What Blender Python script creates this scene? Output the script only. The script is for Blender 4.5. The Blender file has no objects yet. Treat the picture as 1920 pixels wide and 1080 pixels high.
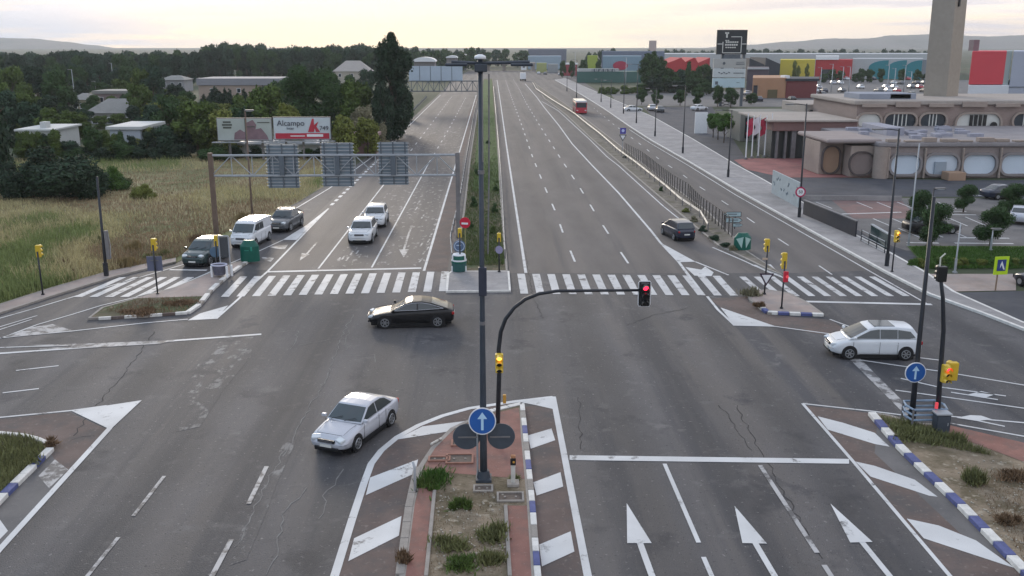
import bpy, math, random
from mathutils import Vector, Matrix
R = math.radians
random.seed(7)
scene = bpy.context.scene
COL = scene.collection

# ---------------------------------------------------------------- camera
F_PX, CAM_H = 1750.0, 14.9
PITCH, YAW = math.atan(455 / F_PX), R(1.27)
cam = bpy.data.cameras.new('camera'); cam_ob = bpy.data.objects.new('camera', cam); COL.objects.link(cam_ob)
cam_ob.location = (0, 0, CAM_H); cam_ob.rotation_euler = (math.pi / 2 - PITCH, 0, -YAW)
cam.sensor_width = 36; cam.lens = 36 * F_PX / 1920; cam.clip_start = 0.1; cam.clip_end = 30000
scene.camera = cam_ob

# ---------------------------------------------------------------- sky, sun, exposure
SUN_EL, SUN_AZ = R(13), R(-14)          # azimuth from +Y towards +X
w = bpy.data.worlds.new("World"); scene.world = w; w.use_nodes = True
wn, wl = w.node_tree.nodes, w.node_tree.links
bg = wn['Background']; bg.inputs[1].default_value = 0.1
sky = wn.new('ShaderNodeTexSky'); sky.sky_type = 'NISHITA'; sky.sun_disc = False
sky.sun_elevation = SUN_EL; sky.sun_rotation = SUN_AZ; sky.air_density = 1.3; sky.dust_density = 3.0
tc = wn.new('ShaderNodeTexCoord'); sx = wn.new('ShaderNodeSeparateXYZ'); wl.new(tc.outputs['Generated'], sx.inputs[0])
def wmath(op, a, b=None, clamp=False):
    n = wn.new('ShaderNodeMath'); n.operation = op; n.use_clamp = clamp
    for i, v in enumerate((a, b)):
        if v is None: continue
        if isinstance(v, (int, float)): n.inputs[i].default_value = v
        else: wl.new(v, n.inputs[i])
    return n.outputs[0]
def wmix(fac, a, b):
    n = wn.new('ShaderNodeMix'); n.data_type = 'RGBA'
    for i, v in ((0, fac), (6, a), (7, b)):
        if isinstance(v, (int, float, tuple)): n.inputs[i].default_value = v
        else: wl.new(v, n.inputs[i])
    return n.outputs[2]
mp = wn.new('ShaderNodeMapping'); wl.new(tc.outputs['Generated'], mp.inputs[0]); mp.inputs['Scale'].default_value = (2.2, 1.0, 34.0)
nz = wn.new('ShaderNodeTexNoise'); wl.new(mp.outputs[0], nz.inputs['Vector']); nz.inputs['Scale'].default_value = 2.1; nz.inputs['Detail'].default_value = 5
elev = wmath('MULTIPLY', wmath('ADD', sx.outputs['Z'], wmath('MULTIPLY', wmath('SUBTRACT', nz.outputs[0], 0.5), 0.10)), 1.0)
rp = wn.new('ShaderNodeValToRGB'); wl.new(wmath('MULTIPLY_ADD' if False else 'ADD', elev, 0.0), rp.inputs[0])
cr = rp.color_ramp; cr.elements[0].position = 0.0; cr.elements[0].color = (.94, .80, .66, 1)
cr.elements[1].position = 1.0; cr.elements[1].color = (.56, .63, .76, 1)
for p_, c_ in ((.016, (1.02, .84, .64, 1)), (.030, (.93, .83, .76, 1)), (.044, (.70, .67, .71, 1)), (.075, (.72, .74, .80, 1)), (.3, (.70, .75, .84, 1))):
    e = cr.elements.new(p_); e.color = c_
# glow side (towards the low sun) and the bluer side on the left
dotp = wn.new('ShaderNodeVectorMath'); dotp.operation = 'DOT_PRODUCT'; wl.new(tc.outputs['Generated'], dotp.inputs[0])
dotp.inputs[1].default_value = (math.sin(R(-3)), math.cos(R(-3)), 0.03)
glow = wmath('POWER', wmath('MAXIMUM', dotp.outputs['Value'], 0.0), 26.0)
c0 = wmix(wmath('MULTIPLY', wmath('MULTIPLY', wmath('SUBTRACT', nz.outputs[0], .45), 6.0, True), .85), rp.outputs[0], (.54, .52, .60, 1))
c1 = wmix(wmath('MULTIPLY', glow, 0.85, True), c0, (1.14, .99, .66, 1))
lf = wmath('MULTIPLY', wmath('ADD', wmath('MULTIPLY', sx.outputs['X'], -1.0), -0.20), 5.0, True)
nz2 = wn.new('ShaderNodeTexNoise'); wl.new(mp.outputs[0], nz2.inputs['Vector']); nz2.inputs['Scale'].default_value = 3.7
lf2 = wmath('MULTIPLY', lf, wmath('MULTIPLY', wmath('SUBTRACT', nz2.outputs[0], .27), 3.6, True))
c2 = wmix(lf2, c1, (.42, .56, .74, 1))
sc10 = wn.new('ShaderNodeVectorMath'); sc10.operation = 'SCALE'; wl.new(c2, sc10.inputs[0]); sc10.inputs[3].default_value = 10.8
fin = wmix(0.90, sky.outputs[0], sc10.outputs[0]); wl.new(fin, bg.inputs[0])

sun = bpy.data.lights.new('sun', 'SUN'); sun.energy = 1.1; sun.angle = R(11); sun.color = (1, .88, .74)
so = bpy.data.objects.new('sun', sun); COL.objects.link(so)
sd = Vector((math.sin(SUN_AZ) * math.cos(SUN_EL), math.cos(SUN_AZ) * math.cos(SUN_EL), math.sin(SUN_EL)))
so.rotation_euler = sd.to_track_quat('Z', 'Y').to_euler(); so.location = (0, 0, 60)
vs = scene.view_settings; vs.view_transform = 'Standard'; vs.look = 'None'; vs.exposure = 0.52; vs.gamma = 1; vs.use_curve_mapping = False
scene.cycles.max_bounces = 6; scene.cycles.transparent_max_bounces = 8

# ---------------------------------------------------------------- photograph geometry helpers
cp, sp, cy, sy = math.cos(PITCH), math.sin(PITCH), math.cos(YAW), math.sin(YAW)
FW, RT, UP = Vector((sy * cp, cy * cp, -sp)), Vector((cy, -sy, 0)), Vector((sy * sp, cy * sp, cp))
def ray(px, py): return FW * F_PX + RT * (px - 960) - UP * (py - 540)
def G(px, py, z=0.0):
    r = ray(px, py); t = (z - CAM_H) / r.z
    return Vector((r.x * t, r.y * t, z))
def P(px, py, Y):
    r = ray(px, py); t = Y / r.y
    return Vector((r.x * t, Y, CAM_H + r.z * t))
def HT(px, pyb, pyt):            # height of a vertical thing whose foot is at (px,pyb) and whose top shows at row pyt
    g = G(px, pyb); d = math.hypot(g.x, g.y); r = ray(px, pyt)
    return CAM_H + r.z * d / math.hypot(r.x, r.y)
def SC(py): return (py - 85) * cp / CAM_H       # pixels per metre on the ground at that row

# ---------------------------------------------------------------- mesh helpers
class MB:
    def __init__(s): s.v, s.f, s.mi = [], [], []
    def add(s, vs_, fs, m=0):
        o = len(s.v); s.v += [tuple(v) for v in vs_]
        for f in fs: s.f.append(tuple(i + o for i in f)); s.mi.append(m)
        return s
    def box(s, c, d, rz=0, m=0, ry=0, rx=0):
        M = Matrix.Rotation(rz, 3, 'Z') @ Matrix.Rotation(ry, 3, 'Y') @ Matrix.Rotation(rx, 3, 'X')
        vs_ = [Vector(c) + M @ Vector((x * d[0] / 2, y * d[1] / 2, z * d[2] / 2)) for z in (-1, 1) for y in (-1, 1) for x in (-1, 1)]
        return s.add(vs_, [(0, 2, 3, 1), (4, 5, 7, 6), (0, 1, 5, 4), (2, 6, 7, 3), (0, 4, 6, 2), (1, 3, 7, 5)], m)
    def tube(s, pts, rad, n=10, m=0, caps=True):
        pts = [Vector(p) for p in pts]
        if not isinstance(rad, (list, tuple)): rad = [rad] * len(pts)
        o = len(s.v); k = len(pts); prev = None
        for i, p in enumerate(pts):
            a = pts[max(i - 1, 0)]; b = pts[min(i + 1, k - 1)]
            t = (b - a).normalized()
            u = Vector((0, 0, 1)) if abs(t.z) < .9 else Vector((1, 0, 0))
            if prev is not None: u = prev
            x = (u - t * u.dot(t)).normalized(); prev = x; y = t.cross(x)
            for j in range(n):
                an = 2 * math.pi * j / n; s.v.append(tuple(p + (x * math.cos(an) + y * math.sin(an)) * rad[i]))
        for i in range(k - 1):
            for j in range(n):
                a = o + i * n + j; b = o + i * n + (j + 1) % n
                s.f.append((a, b, b + n, a + n)); s.mi.append(m)
        if caps:
            s.f.append(tuple(o + j for j in range(n))[::-1]); s.mi.append(m)
            s.f.append(tuple(o + (k - 1) * n + j for j in range(n))); s.mi.append(m)
        return s
    def prism(s, pts, z0, z1, m=0, mside=None):
        n = len(pts); o = len(s.v)
        s.v += [(p[0], p[1], z0) for p in pts] + [(p[0], p[1], z1) for p in pts]
        s.f.append(tuple(o + i for i in range(n))[::-1]); s.mi.append(m)
        s.f.append(tuple(o + n + i for i in range(n))); s.mi.append(m)
        for i in range(n):
            j = (i + 1) % n; s.f.append((o + i, o + j, o + n + j, o + n + i)); s.mi.append(m if mside is None else mside)
        return s
    def slab(s, pts, d, m=0):                     # polygon (3-D points) given thickness d (vector)
        n = len(pts); o = len(s.v); d = Vector(d)
        s.v += [tuple(Vector(p)) for p in pts] + [tuple(Vector(p) + d) for p in pts]
        s.f.append(tuple(o + i for i in range(n))); s.mi.append(m)
        s.f.append(tuple(o + n + i for i in range(n))[::-1]); s.mi.append(m)
        for i in range(n):
            j = (i + 1) % n; s.f.append((o + j, o + i, o + n + i, o + n + j)); s.mi.append(m)
        return s
    def poly(s, pts, m=0):
        return s.add(pts, [tuple(range(len(pts)))], m)
    def disc(s, c, r, nrm, th, n=24, m=0):        # short cylinder along nrm
        c = Vector(c); nrm = Vector(nrm).normalized()
        return s.tube([c - nrm * th / 2, c + nrm * th / 2], r, n, m)
    def build(s, name, mats, parent=None, smooth=False, world=False, bevel=0, sub=0, fix=True):
        me = bpy.data.meshes.new(name); me.from_pydata(s.v, [], s.f)
        if not isinstance(mats, (list, tuple)): mats = [mats]
        for m in mats: me.materials.append(m)
        if len(mats) > 1: me.polygons.foreach_set('material_index', s.mi)
        if fix:
            import bmesh
            bm = bmesh.new(); bm.from_mesh(me); bmesh.ops.recalc_face_normals(bm, faces=bm.faces); bm.to_mesh(me); bm.free()
        if smooth: me.polygons.foreach_set('use_smooth', [True] * len(me.polygons))
        ob = bpy.data.objects.new(name, me); COL.objects.link(ob)
        if parent is not None:
            ob.parent = parent
            if world:
                t = parent; M = Matrix()
                while t is not None: M = (Matrix.Translation(t.location) @ t.rotation_euler.to_matrix().to_4x4()) @ M; t = t.parent
                me.transform(M.inverted())
        if bevel:
            b = ob.modifiers.new('bevel', 'BEVEL'); b.width = bevel; b.segments = 2; b.limit_method = 'ANGLE'
        if sub:
            q = ob.modifiers.new('sub', 'SUBSURF'); q.levels = sub; q.render_levels = sub
        me.update()
        return ob

def tag(o, label, cat, group=None, kind=None):
    if label: o['label'] = label
    if cat: o['category'] = cat
    if group: o['group'] = group
    if kind: o['kind'] = kind
    return o
def thing(name, label, cat, loc=(0, 0, 0), rz=0, group=None):
    o = bpy.data.objects.new(name, None); COL.objects.link(o); o.location = loc; o.rotation_euler = (0, 0, rz)
    o.empty_display_size = .3
    return tag(o, label, cat, group)
def struct(name, mb, mat, **k):
    o = mb.build(name, mat, **k); o['kind'] = 'structure'; return o
def dup(root, loc, rz=None, label=None, group=None, scale=None):
    def cp_(o, par):
        c = o.copy(); COL.objects.link(c)
        if par is not None: c.parent = par; c.matrix_parent_inverse = o.matrix_parent_inverse.copy()
        for ch in KIDS.get(o.name, [q for q in o.children]): cp_(ch, c)
        return c
    r = cp_(root, None); r.location = loc
    if rz is not None: r.rotation_euler = (0, 0, rz)
    if scale is not None: r.scale = scale if isinstance(scale, (tuple, list)) else (scale,) * 3
    if label: r['label'] = label
    if group: r['group'] = group
    return r
KIDS = {}

# ---------------------------------------------------------------- materials
MATS = {}
def nd(nt, t, **k):
    n = nt.nodes.new(t)
    for a, b in k.items(): setattr(n, a, b)
    return n
def mat(name, col, rough=.75, var=.18, scale=4.0, metal=0.0, spec=.4, bump=0.0, bscale=None, coat=0.0, stretch=None, world=False, emit=0, fine=0.0):
    if name in MATS: return MATS[name]
    m = bpy.data.materials.new(name); m.use_nodes = True; nt = m.node_tree; b = nt.nodes['Principled BSDF']; L = nt.links
    b.inputs['Roughness'].default_value = rough; b.inputs['Metallic'].default_value = metal; b.inputs['Specular IOR Level'].default_value = spec
    if coat: b.inputs['Coat Weight'].default_value = coat; b.inputs['Coat Roughness'].default_value = .12
    t = nd(nt, 'ShaderNodeTexCoord'); src = t.outputs['Object']
    if world:
        g = nd(nt, 'ShaderNodeNewGeometry'); src = g.outputs['Position']
    if stretch:
        q = nd(nt, 'ShaderNodeMapping'); q.inputs['Scale'].default_value = stretch; L.new(src, q.inputs[0]); src = q.outputs[0]
    n = nd(nt, 'ShaderNodeTexNoise'); n.inputs['Scale'].default_value = scale; n.inputs['Detail'].default_value = 6; n.inputs['Roughness'].default_value = .6
    L.new(src, n.inputs['Vector'])
    r = nd(nt, 'ShaderNodeMapRange'); r.inputs['From Min'].default_value = .25; r.inputs['From Max'].default_value = .75
    r.inputs['To Min'].default_value = 1 - var; r.inputs['To Max'].default_value = 1 + var; L.new(n.outputs[0], r.inputs[0])
    fac = r.outputs[0]
    if fine:
        n2 = nd(nt, 'ShaderNodeTexNoise'); n2.inputs['Scale'].default_value = scale * 14; n2.inputs['Detail'].default_value = 3; L.new(src, n2.inputs['Vector'])
        r2 = nd(nt, 'ShaderNodeMapRange'); r2.inputs['From Min'].default_value = .3; r2.inputs['From Max'].default_value = .7
        r2.inputs['To Min'].default_value = 1 - fine; r2.inputs['To Max'].default_value = 1 + fine; L.new(n2.outputs[0], r2.inputs[0])
        mm = nd(nt, 'ShaderNodeMath', operation='MULTIPLY'); L.new(fac, mm.inputs[0]); L.new(r2.outputs[0], mm.inputs[1]); fac = mm.outputs[0]
    v = nd(nt, 'ShaderNodeVectorMath', operation='SCALE'); v.inputs[0].default_value = col[:3]; L.new(fac, v.inputs[3]); L.new(v.outputs[0], b.inputs['Base Color'])
    if bump:
        bn = nd(nt, 'ShaderNodeTexNoise'); bn.inputs['Scale'].default_value = bscale or scale * 6; bn.inputs['Detail'].default_value = 4; L.new(src, bn.inputs['Vector'])
        bp = nd(nt, 'ShaderNodeBump'); bp.inputs['Strength'].default_value = bump; bp.inputs['Distance'].default_value = .05; L.new(bn.outputs[0], bp.inputs['Height']); L.new(bp.outputs[0], b.inputs['Normal'])
    if emit:
        b.inputs['Emission Color'].default_value = (*col[:3], 1); b.inputs['Emission Strength'].default_value = emit
    MATS[name] = m; return m
def mixmat(name, layers, rough=.85, bump=.3, bscale=3.0, spec=.3, tracks=None):
    """layers: [(colour, noise scale, threshold, softness, stretch)], first is the base"""
    if name in MATS: return MATS[name]
    m = bpy.data.materials.new(name); m.use_nodes = True; nt = m.node_tree; b = nt.nodes['Principled BSDF']; L = nt.links
    b.inputs['Roughness'].default_value = rough; b.inputs['Specular IOR Level'].default_value = spec
    g = nd(nt, 'ShaderNodeNewGeometry'); cur = None
    for i, (c, sc_, th, so_, st) in enumerate(layers):
        q = nd(nt, 'ShaderNodeMapping'); q.inputs['Scale'].default_value = st or (1, 1, 1); q.inputs['Location'].default_value = (i * 17.3, i * 7.7, 0)
        L.new(g.outputs['Position'], q.inputs[0])
        n = nd(nt, 'ShaderNodeTexNoise'); n.inputs['Scale'].default_value = sc_; n.inputs['Detail'].default_value = 7; n.inputs['Roughness'].default_value = .62; L.new(q.outputs[0], n.inputs['Vector'])
        if cur is None:
            v = nd(nt, 'ShaderNodeVectorMath', operation='SCALE'); v.inputs[0].default_value = c
            r = nd(nt, 'ShaderNodeMapRange'); r.inputs['To Min'].default_value = .7; r.inputs['To Max'].default_value = 1.3; r.inputs['From Min'].default_value = .25; r.inputs['From Max'].default_value = .75
            L.new(n.outputs[0], r.inputs[0]); L.new(r.outputs[0], v.inputs[3]); cur = v.outputs[0]
        else:
            r = nd(nt, 'ShaderNodeMapRange'); r.inputs['From Min'].default_value = th - so_; r.inputs['From Max'].default_value = th + so_; L.new(n.outputs[0], r.inputs[0])
            x = nd(nt, 'ShaderNodeMix', data_type='RGBA'); L.new(r.outputs[0], x.inputs[0]); L.new(cur, x.inputs[6]); x.inputs[7].default_value = (*c, 1); cur = x.outputs[2]
    if tracks:          # tyre-polished bands running along the lanes: (period, phase, strength)
        sxx = nd(nt, 'ShaderNodeSeparateXYZ'); L.new(g.outputs['Position'], sxx.inputs[0])
        def mm(op, u, v=None, cl=False):
            q_ = nd(nt, 'ShaderNodeMath', operation=op); q_.use_clamp = cl
            for i_, w_ in enumerate((u, v)):
                if w_ is None: continue
                if isinstance(w_, (int, float)): q_.inputs[i_].default_value = w_
                else: L.new(w_, q_.inputs[i_])
            return q_.outputs[0]
        wob = nd(nt, 'ShaderNodeTexNoise'); wob.inputs['Scale'].default_value = .06; L.new(g.outputs['Position'], wob.inputs['Vector'])
        ph = mm('MULTIPLY', mm('ADD', mm('ADD', sxx.outputs['X'], tracks[1]), mm('MULTIPLY', wob.outputs[0], 1.2)), 2 * math.pi / tracks[0])
        mk = nd(nt, 'ShaderNodeTexNoise'); mk.inputs['Scale'].default_value = .5; mk.inputs['Detail'].default_value = 3; mq = nd(nt, 'ShaderNodeMapping'); mq.inputs['Scale'].default_value = (.6, .08, 1); L.new(g.outputs['Position'], mq.inputs[0]); L.new(mq.outputs[0], mk.inputs['Vector'])
        fac_ = mm('ADD', mm('MULTIPLY', mm('MULTIPLY', mm('SINE', ph), tracks[2]), mm('MULTIPLY', mm('SUBTRACT', mk.outputs[0], .3), 3.0, True)), 1.0)
        sc_ = nd(nt, 'ShaderNodeVectorMath', operation='SCALE'); L.new(cur, sc_.inputs[0]); L.new(fac_, sc_.inputs[3]); cur = sc_.outputs[0]
    L.new(cur, b.inputs['Base Color'])
    if bump:
        bn = nd(nt, 'ShaderNodeTexNoise'); bn.inputs['Scale'].default_value = bscale; bn.inputs['Detail'].default_value = 5; L.new(g.outputs['Position'], bn.inputs['Vector'])
        bp = nd(nt, 'ShaderNodeBump'); bp.inputs['Strength'].default_value = bump; bp.inputs['Distance'].default_value = .08; L.new(bn.outputs[0], bp.inputs['Height']); L.new(bp.outputs[0], b.inputs['Normal'])
    MATS[name] = m; return m

ASPH = mixmat('asphalt', [((.070, .067, .070), .35, 0, 0, (1, .5, 1)), ((.098, .088, .083), .16, .55, .10, (1.8, .16, 1)),
                          ((.046, .046, .052), .22, .56, .06, (2.2, .10, 1)), ((.040, .039, .044), .40, .62, .05, (1, .8, 1)), ((.105, .10, .10), .8, .64, .06, (1, 1, 1)),
                          ((.19, .18, .175), 6, .655, .04, None), ((.022, .022, .024), 9, .64, .04, None)], rough=.74, bump=.35, bscale=22, spec=.45, tracks=(3.45, .4, .26))
ASPHB = mixmat('brown_grey_asphalt', [((.098, .088, .084), .35, 0, 0, (1, .3, 1)), ((.122, .106, .098), .18, .55, .10, (1.8, .12, 1)), ((.072, .067, .067), .25, .58, .06, (2.4, .07, 1)),
                          ((.20, .185, .175), 6, .66, .04, None), ((.04, .037, .037), 8, .645, .04, None)], rough=.74, bump=.3, bscale=22, spec=.45, tracks=(3.5, 1.2, .16))
ASPHW = mixmat('scuffed_asphalt', [((.070, .067, .070), .35, 0, 0, (1, .5, 1)), ((.098, .088, .083), .16, .55, .10, (1.8, .16, 1)),
                          ((.046, .046, .052), .22, .56, .06, (2.2, .10, 1)), ((.040, .039, .044), .40, .62, .05, (1, .8, 1)), ((.105, .10, .10), .8, .64, .06, (1, 1, 1)),
                          ((.19, .18, .175), 6, .655, .04, None), ((.022, .022, .024), 9, .64, .04, None), ((.19, .185, .18), 1.7, .585, .035, (1, .6, 1))], rough=.74, bump=.35, bscale=22, spec=.45, tracks=(3.45, .4, .26))
ASPHBW = mixmat('scuffed_brown_asphalt', [((.098, .088, .084), .35, 0, 0, (1, .3, 1)), ((.122, .106, .098), .18, .55, .10, (1.8, .12, 1)), ((.072, .067, .067), .25, .58, .06, (2.4, .07, 1)),
                          ((.20, .185, .175), 6, .66, .04, None), ((.04, .037, .037), 8, .645, .04, None), ((.26, .24, .23), 2.2, .60, .03, (1, .4, 1))], rough=.74, bump=.3, bscale=22, spec=.45, tracks=(3.5, 1.2, .16))
ASPH2 = mixmat('dark_asphalt', [((.062, .064, .075), .3, 0, 0, None), ((.085, .083, .088), .5, .58, .1, None)], rough=.8, bump=.1, bscale=20)
ASPH3 = mixmat('pale_asphalt', [((.145, .138, .135), .3, 0, 0, None), ((.10, .098, .10), .4, .6, .1, None), ((.2, .19, .185), 7, .66, .06, None)], rough=.8, bump=.1, bscale=20)
BROWN = mixmat('brown_stained_asphalt', [((.135, .100, .088), .5, 0, 0, None), ((.095, .085, .082), .6, .56, .1, None), ((.20, .165, .145), 5, .64, .06, None)], rough=.85, bump=.2, bscale=20)
PAVE = mixmat('pavement_concrete', [((.30, .285, .28), .3, 0, 0, None), ((.24, .23, .23), .8, .57, .1, None), ((.37, .35, .34), 5, .64, .05, None)], rough=.85, bump=.1)
PAVEP = mixmat('pinkish_paving', [((.34, .275, .245), .4, 0, 0, None), ((.28, .25, .235), .8, .57, .1, None)], rough=.85, bump=.1)
REDPAVE = mixmat('red_paving', [((.25, .125, .100), .7, 0, 0, None), ((.19, .115, .097), 1.4, .56, .1, None), ((.33, .22, .185), 8, .66, .05, None)], rough=.85, bump=.2)
REDPLAZA = mixmat('red_plaza', [((.30, .125, .115), .3, 0, 0, None), ((.22, .10, .095), .7, .56, .1, None)], rough=.85, bump=.1)
FIELD = mixmat('dry_field', [((.26, .23, .12), .12, 0, 0, None), ((.12, .145, .055), .045, .52, .07, None), ((.28, .22, .12), .35, .58, .07, None), ((.15, .095, .06), .9, .64, .05, None)], rough=.95, bump=.6, bscale=2)
SOIL = mixmat('dry_soil', [((.26, .205, .145), .5, 0, 0, None), ((.13, .105, .065), .9, .50, .09, None), ((.34, .29, .22), 3.0, .62, .05, None), ((.09, .07, .045), 6, .66, .04, None)], rough=.95, bump=.6, bscale=9)
VERGE = mixmat('verge_ground', [((.10, .085, .052), .5, 0, 0, None), ((.065, .085, .035), .35, .50, .08, None), ((.17, .135, .09), 2.0, .60, .06, None)], rough=.95, bump=.6, bscale=5)
SEPG = mixmat('separator_ground', [((.17, .15, .125), .5, 0, 0, None), ((.10, .095, .06), .6, .56, .08, None), ((.24, .21, .18), 2.0, .60, .06, None)], rough=.95, bump=.5, bscale=5)
LAND = mixmat('far_land', [((.055, .068, .036), .02, 0, 0, None), ((.10, .09, .06), .012, .58, .08, None)], rough=.95, bump=0)
LAWN = mixmat('green_lawn', [((.060, .110, .022), .3, 0, 0, None), ((.045, .075, .02), .8, .55, .1, None)], rough=.9, bump=.5, bscale=8)

def paint_mat(name, col, wear=.60):
    m = bpy.data.materials.new(name); m.use_nodes = True; nt = m.node_tree; b = nt.nodes['Principled BSDF']; L = nt.links
    b.inputs['Roughness'].default_value = .65; g = nd(nt, 'ShaderNodeNewGeometry')
    out = None; cur = None
    n = nd(nt, 'ShaderNodeTexNoise'); n.inputs['Scale'].default_value = 1.1; n.inputs['Detail'].default_value = 9; n.inputs['Roughness'].default_value = .72; L.new(g.outputs['Position'], n.inputs['Vector'])
    r = nd(nt, 'ShaderNodeMapRange'); r.inputs['From Min'].default_value = wear; r.inputs['From Max'].default_value = wear + .09; L.new(n.outputs[0], r.inputs[0])
    n2 = nd(nt, 'ShaderNodeTexNoise'); n2.inputs['Scale'].default_value = .5; n2.inputs['Detail'].default_value = 5; L.new(g.outputs['Position'], n2.inputs['Vector'])
    r2 = nd(nt, 'ShaderNodeMapRange'); r2.inputs['From Min'].default_value = .3; r2.inputs['From Max'].default_value = .7; r2.inputs['To Min'].default_value = .82; r2.inputs['To Max'].default_value = 1.08; L.new(n2.outputs[0], r2.inputs[0])
    v = nd(nt, 'ShaderNodeVectorMath', operation='SCALE'); v.inputs[0].default_value = col; L.new(r2.outputs[0], v.inputs[3])
    x = nd(nt, 'ShaderNodeMix', data_type='RGBA'); L.new(r.outputs[0], x.inputs[0]); L.new(v.outputs[0], x.inputs[6]); x.inputs[7].default_value = (.10, .095, .095, 1)
    L.new(x.outputs[2], b.inputs['Base Color']); MATS[name] = m; return m
PAINT = paint_mat('white_road_paint', (.60, .60, .595), .575)
PAINT_OLD = paint_mat('worn_road_paint', (.42, .41, .405), .47)
KERBW = mat('white_kerb_paint', (.66, .64, .60), .7, .2, 3, fine=.1)
KERBB = mat('blue_kerb_paint', (.085, .10, .24), .7, .25, 3, fine=.15)
KERBG = mat('grey_kerb_stone', (.30, .27, .24), .85, .2, 2, fine=.1)
DARK = mat('dark_painted_steel', (.022, .024, .030), .45, .2, 3)
DARKB = mat('blue_grey_steel', (.045, .055, .070), .45, .2, 2)
BLACK = mat('black_plastic', (.012, .012, .013), .4, .1, 3)
GALV = mat('galvanised_steel', (.36, .38, .40), .5, .15, 3, metal=.3)
GALVD = mat('weathered_steel', (.20, .19, .19), .6, .2, 2, metal=.2)
RUST = mat('brown_rusted_steel', (.15, .105, .08), .7, .25, 2)
YEL = mat('signal_yellow', (.62, .42, .03), .5, .12, 4)
WHT = mat('white_enamel', (.74, .75, .76), .45, .06, 3)
BLUE = mat('sign_blue', (.012, .095, .34), .4, .08, 3)
REDS = mat('sign_red', (.55, .015, .04), .45, .08, 3)
SIGNBACK = mat('sign_back_grey', (.060, .072, .090), .55, .15, 3)
GREENP = mat('green_plastic', (.004, .10, .07), .45, .15, 3)
RUBBER = mat('tyre_rubber', (.014, .014, .015), .85, .15, 8)
RIM = mat('alloy_rim', (.33, .34, .35), .35, .1, 5, metal=.7)
GLASS = mat('car_glass', (.040, .050, .053), .10, .1, 1, spec=.8)
LENS = mat('headlight_lens', (.62, .66, .68), .15, .1, 5, spec=.8)
TAIL = mat('tail_light', (.35, .01, .012), .2, .1, 5, spec=.7)
PLATE = mat('number_plate', (.62, .62, .58), .5, .05, 5)
BARK = mat('tree_bark', (.085, .065, .048), .9, .3, 3, bump=.5)

# ---------------------------------------------------------------- ground and carriageways
def gp(pts, z=0.0): return [G(x, y, z) if y > 112 else P(x, 112, 900) for x, y in pts]
def flat(name, pts, z, m): return struct(name, MB().poly(gp_z(pts, z)), m, fix=False)
def gp_z(pts, z):
    o = []
    for x, y in pts:
        q = G(x, y); o.append(Vector((q.x, q.y, z)))
    return o
def flatm(name, polys, z, m):
    mb = MB()
    for p in polys: mb.poly(gp_z(p, z))
    return struct(name, mb, m, fix=False)

mb = MB(); mb.poly([(-4500, -300, -.012), (4500, -300, -.012), (4500, 5600, -.012), (-4500, 5600, -.012)]); struct('terrain', mb, LAND, fix=False)
# field on the left
flat('field', [(-1500, 330), (-500, 300), (0, 296), (350, 288), (560, 290), (690, 262), (640, 335), (560, 385), (480, 420), (400, 455), (330, 492), (200, 518), (80, 552), (-60, 590), (-1500, 900)], -.006, FIELD)
ROADPTS = [(-1200, 1000), (-300, 690), (0, 590), (100, 556), (210, 520), (330, 494), (470, 425), (560, 378), (640, 330), (710, 278), (780, 215), (830, 170), (850, 150), (880, 132), (1060, 132), (1120, 170),
           (1150, 205), (1200, 235), (1290, 296), (1380, 352), (1470, 402), (1560, 452), (1660, 507), (1740, 548), (1840, 584), (1920, 614), (2400, 760), (3300, 1200)]
rp_ = gp_z(ROADPTS, 0.0)
rp_ += [Vector((60, 2, 0)), Vector((60, -30, 0)), Vector((-60, -30, 0)), Vector((-60, 6, 0))]
struct('road', MB().poly([(v.x, v.y, 0) for v in rp_]), ASPH, fix=False)
flat('carriageway', [(478, 506), (600, 395), (715, 288), (790, 212), (835, 170), (858, 150), (905, 150), (896, 180), (866, 300), (846, 508)], .003, ASPHB)
flat('carriageway', [(954, 512), (942, 300), (932, 180), (926, 150), (1040, 150), (1130, 203), (1220, 264), (1380, 358), (1560, 458), (1645, 507), (1480, 512), (1290, 512)], .003, ASPHB)
MK = 0.012     # height of the painted markings
mkN, mkO, mkC, mkA = MB(), MB(), MB(), MB()
_zc = [0]
def zz():
    _zc[0] = (_zc[0] + 1) % 7
    return MK + _zc[0] * .0009
def ln(pts, wd=.15, mb=None, z=None):
    mb = mkN if mb is None else mb
    q = [G(*p) for p in pts]; z = zz() if z is None else z
    L_, R_ = [], []
    for i, p in enumerate(q):
        a = q[max(i - 1, 0)]; b = q[min(i + 1, len(q) - 1)]; t = (b - a); t.z = 0; t.normalize(); n = Vector((-t.y, t.x, 0)) * (wd / 2)
        L_.append(p + n); R_.append(p - n)
    for i in range(len(q) - 1):
        mb.poly([(R_[i].x, R_[i].y, z), (R_[i + 1].x, R_[i + 1].y, z), (L_[i + 1].x, L_[i + 1].y, z), (L_[i].x, L_[i].y, z)])
def pg(pts, mb=None):
    (mkN if mb is None else mb).poly(gp_z(pts, zz()))
def dashes(pts, period, length, wd=.12, off=0, mb=None):
    q = [G(*p) for p in pts]; mb = mkN if mb is None else mb
    cum = [0]
    for a, b in zip(q, q[1:]): cum.append(cum[-1] + (b - a).length)
    def at(s):
        s = min(max(s, 0), cum[-1] - 1e-4)
        for i in range(len(q) - 1):
            if s <= cum[i + 1]:
                t = (s - cum[i]) / (cum[i + 1] - cum[i]); return q[i].lerp(q[i + 1], t), (q[i + 1] - q[i]).normalized()
    s = off
    while s + length < cum[-1]:
        a, t = at(s); b, _ = at(s + length); n = Vector((-t.y, t.x, 0)) * wd / 2; z = MK + .001
        mb.poly([(v.x, v.y, z) for v in (a - n, b - n, b + n, a + n)]); s += period
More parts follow.
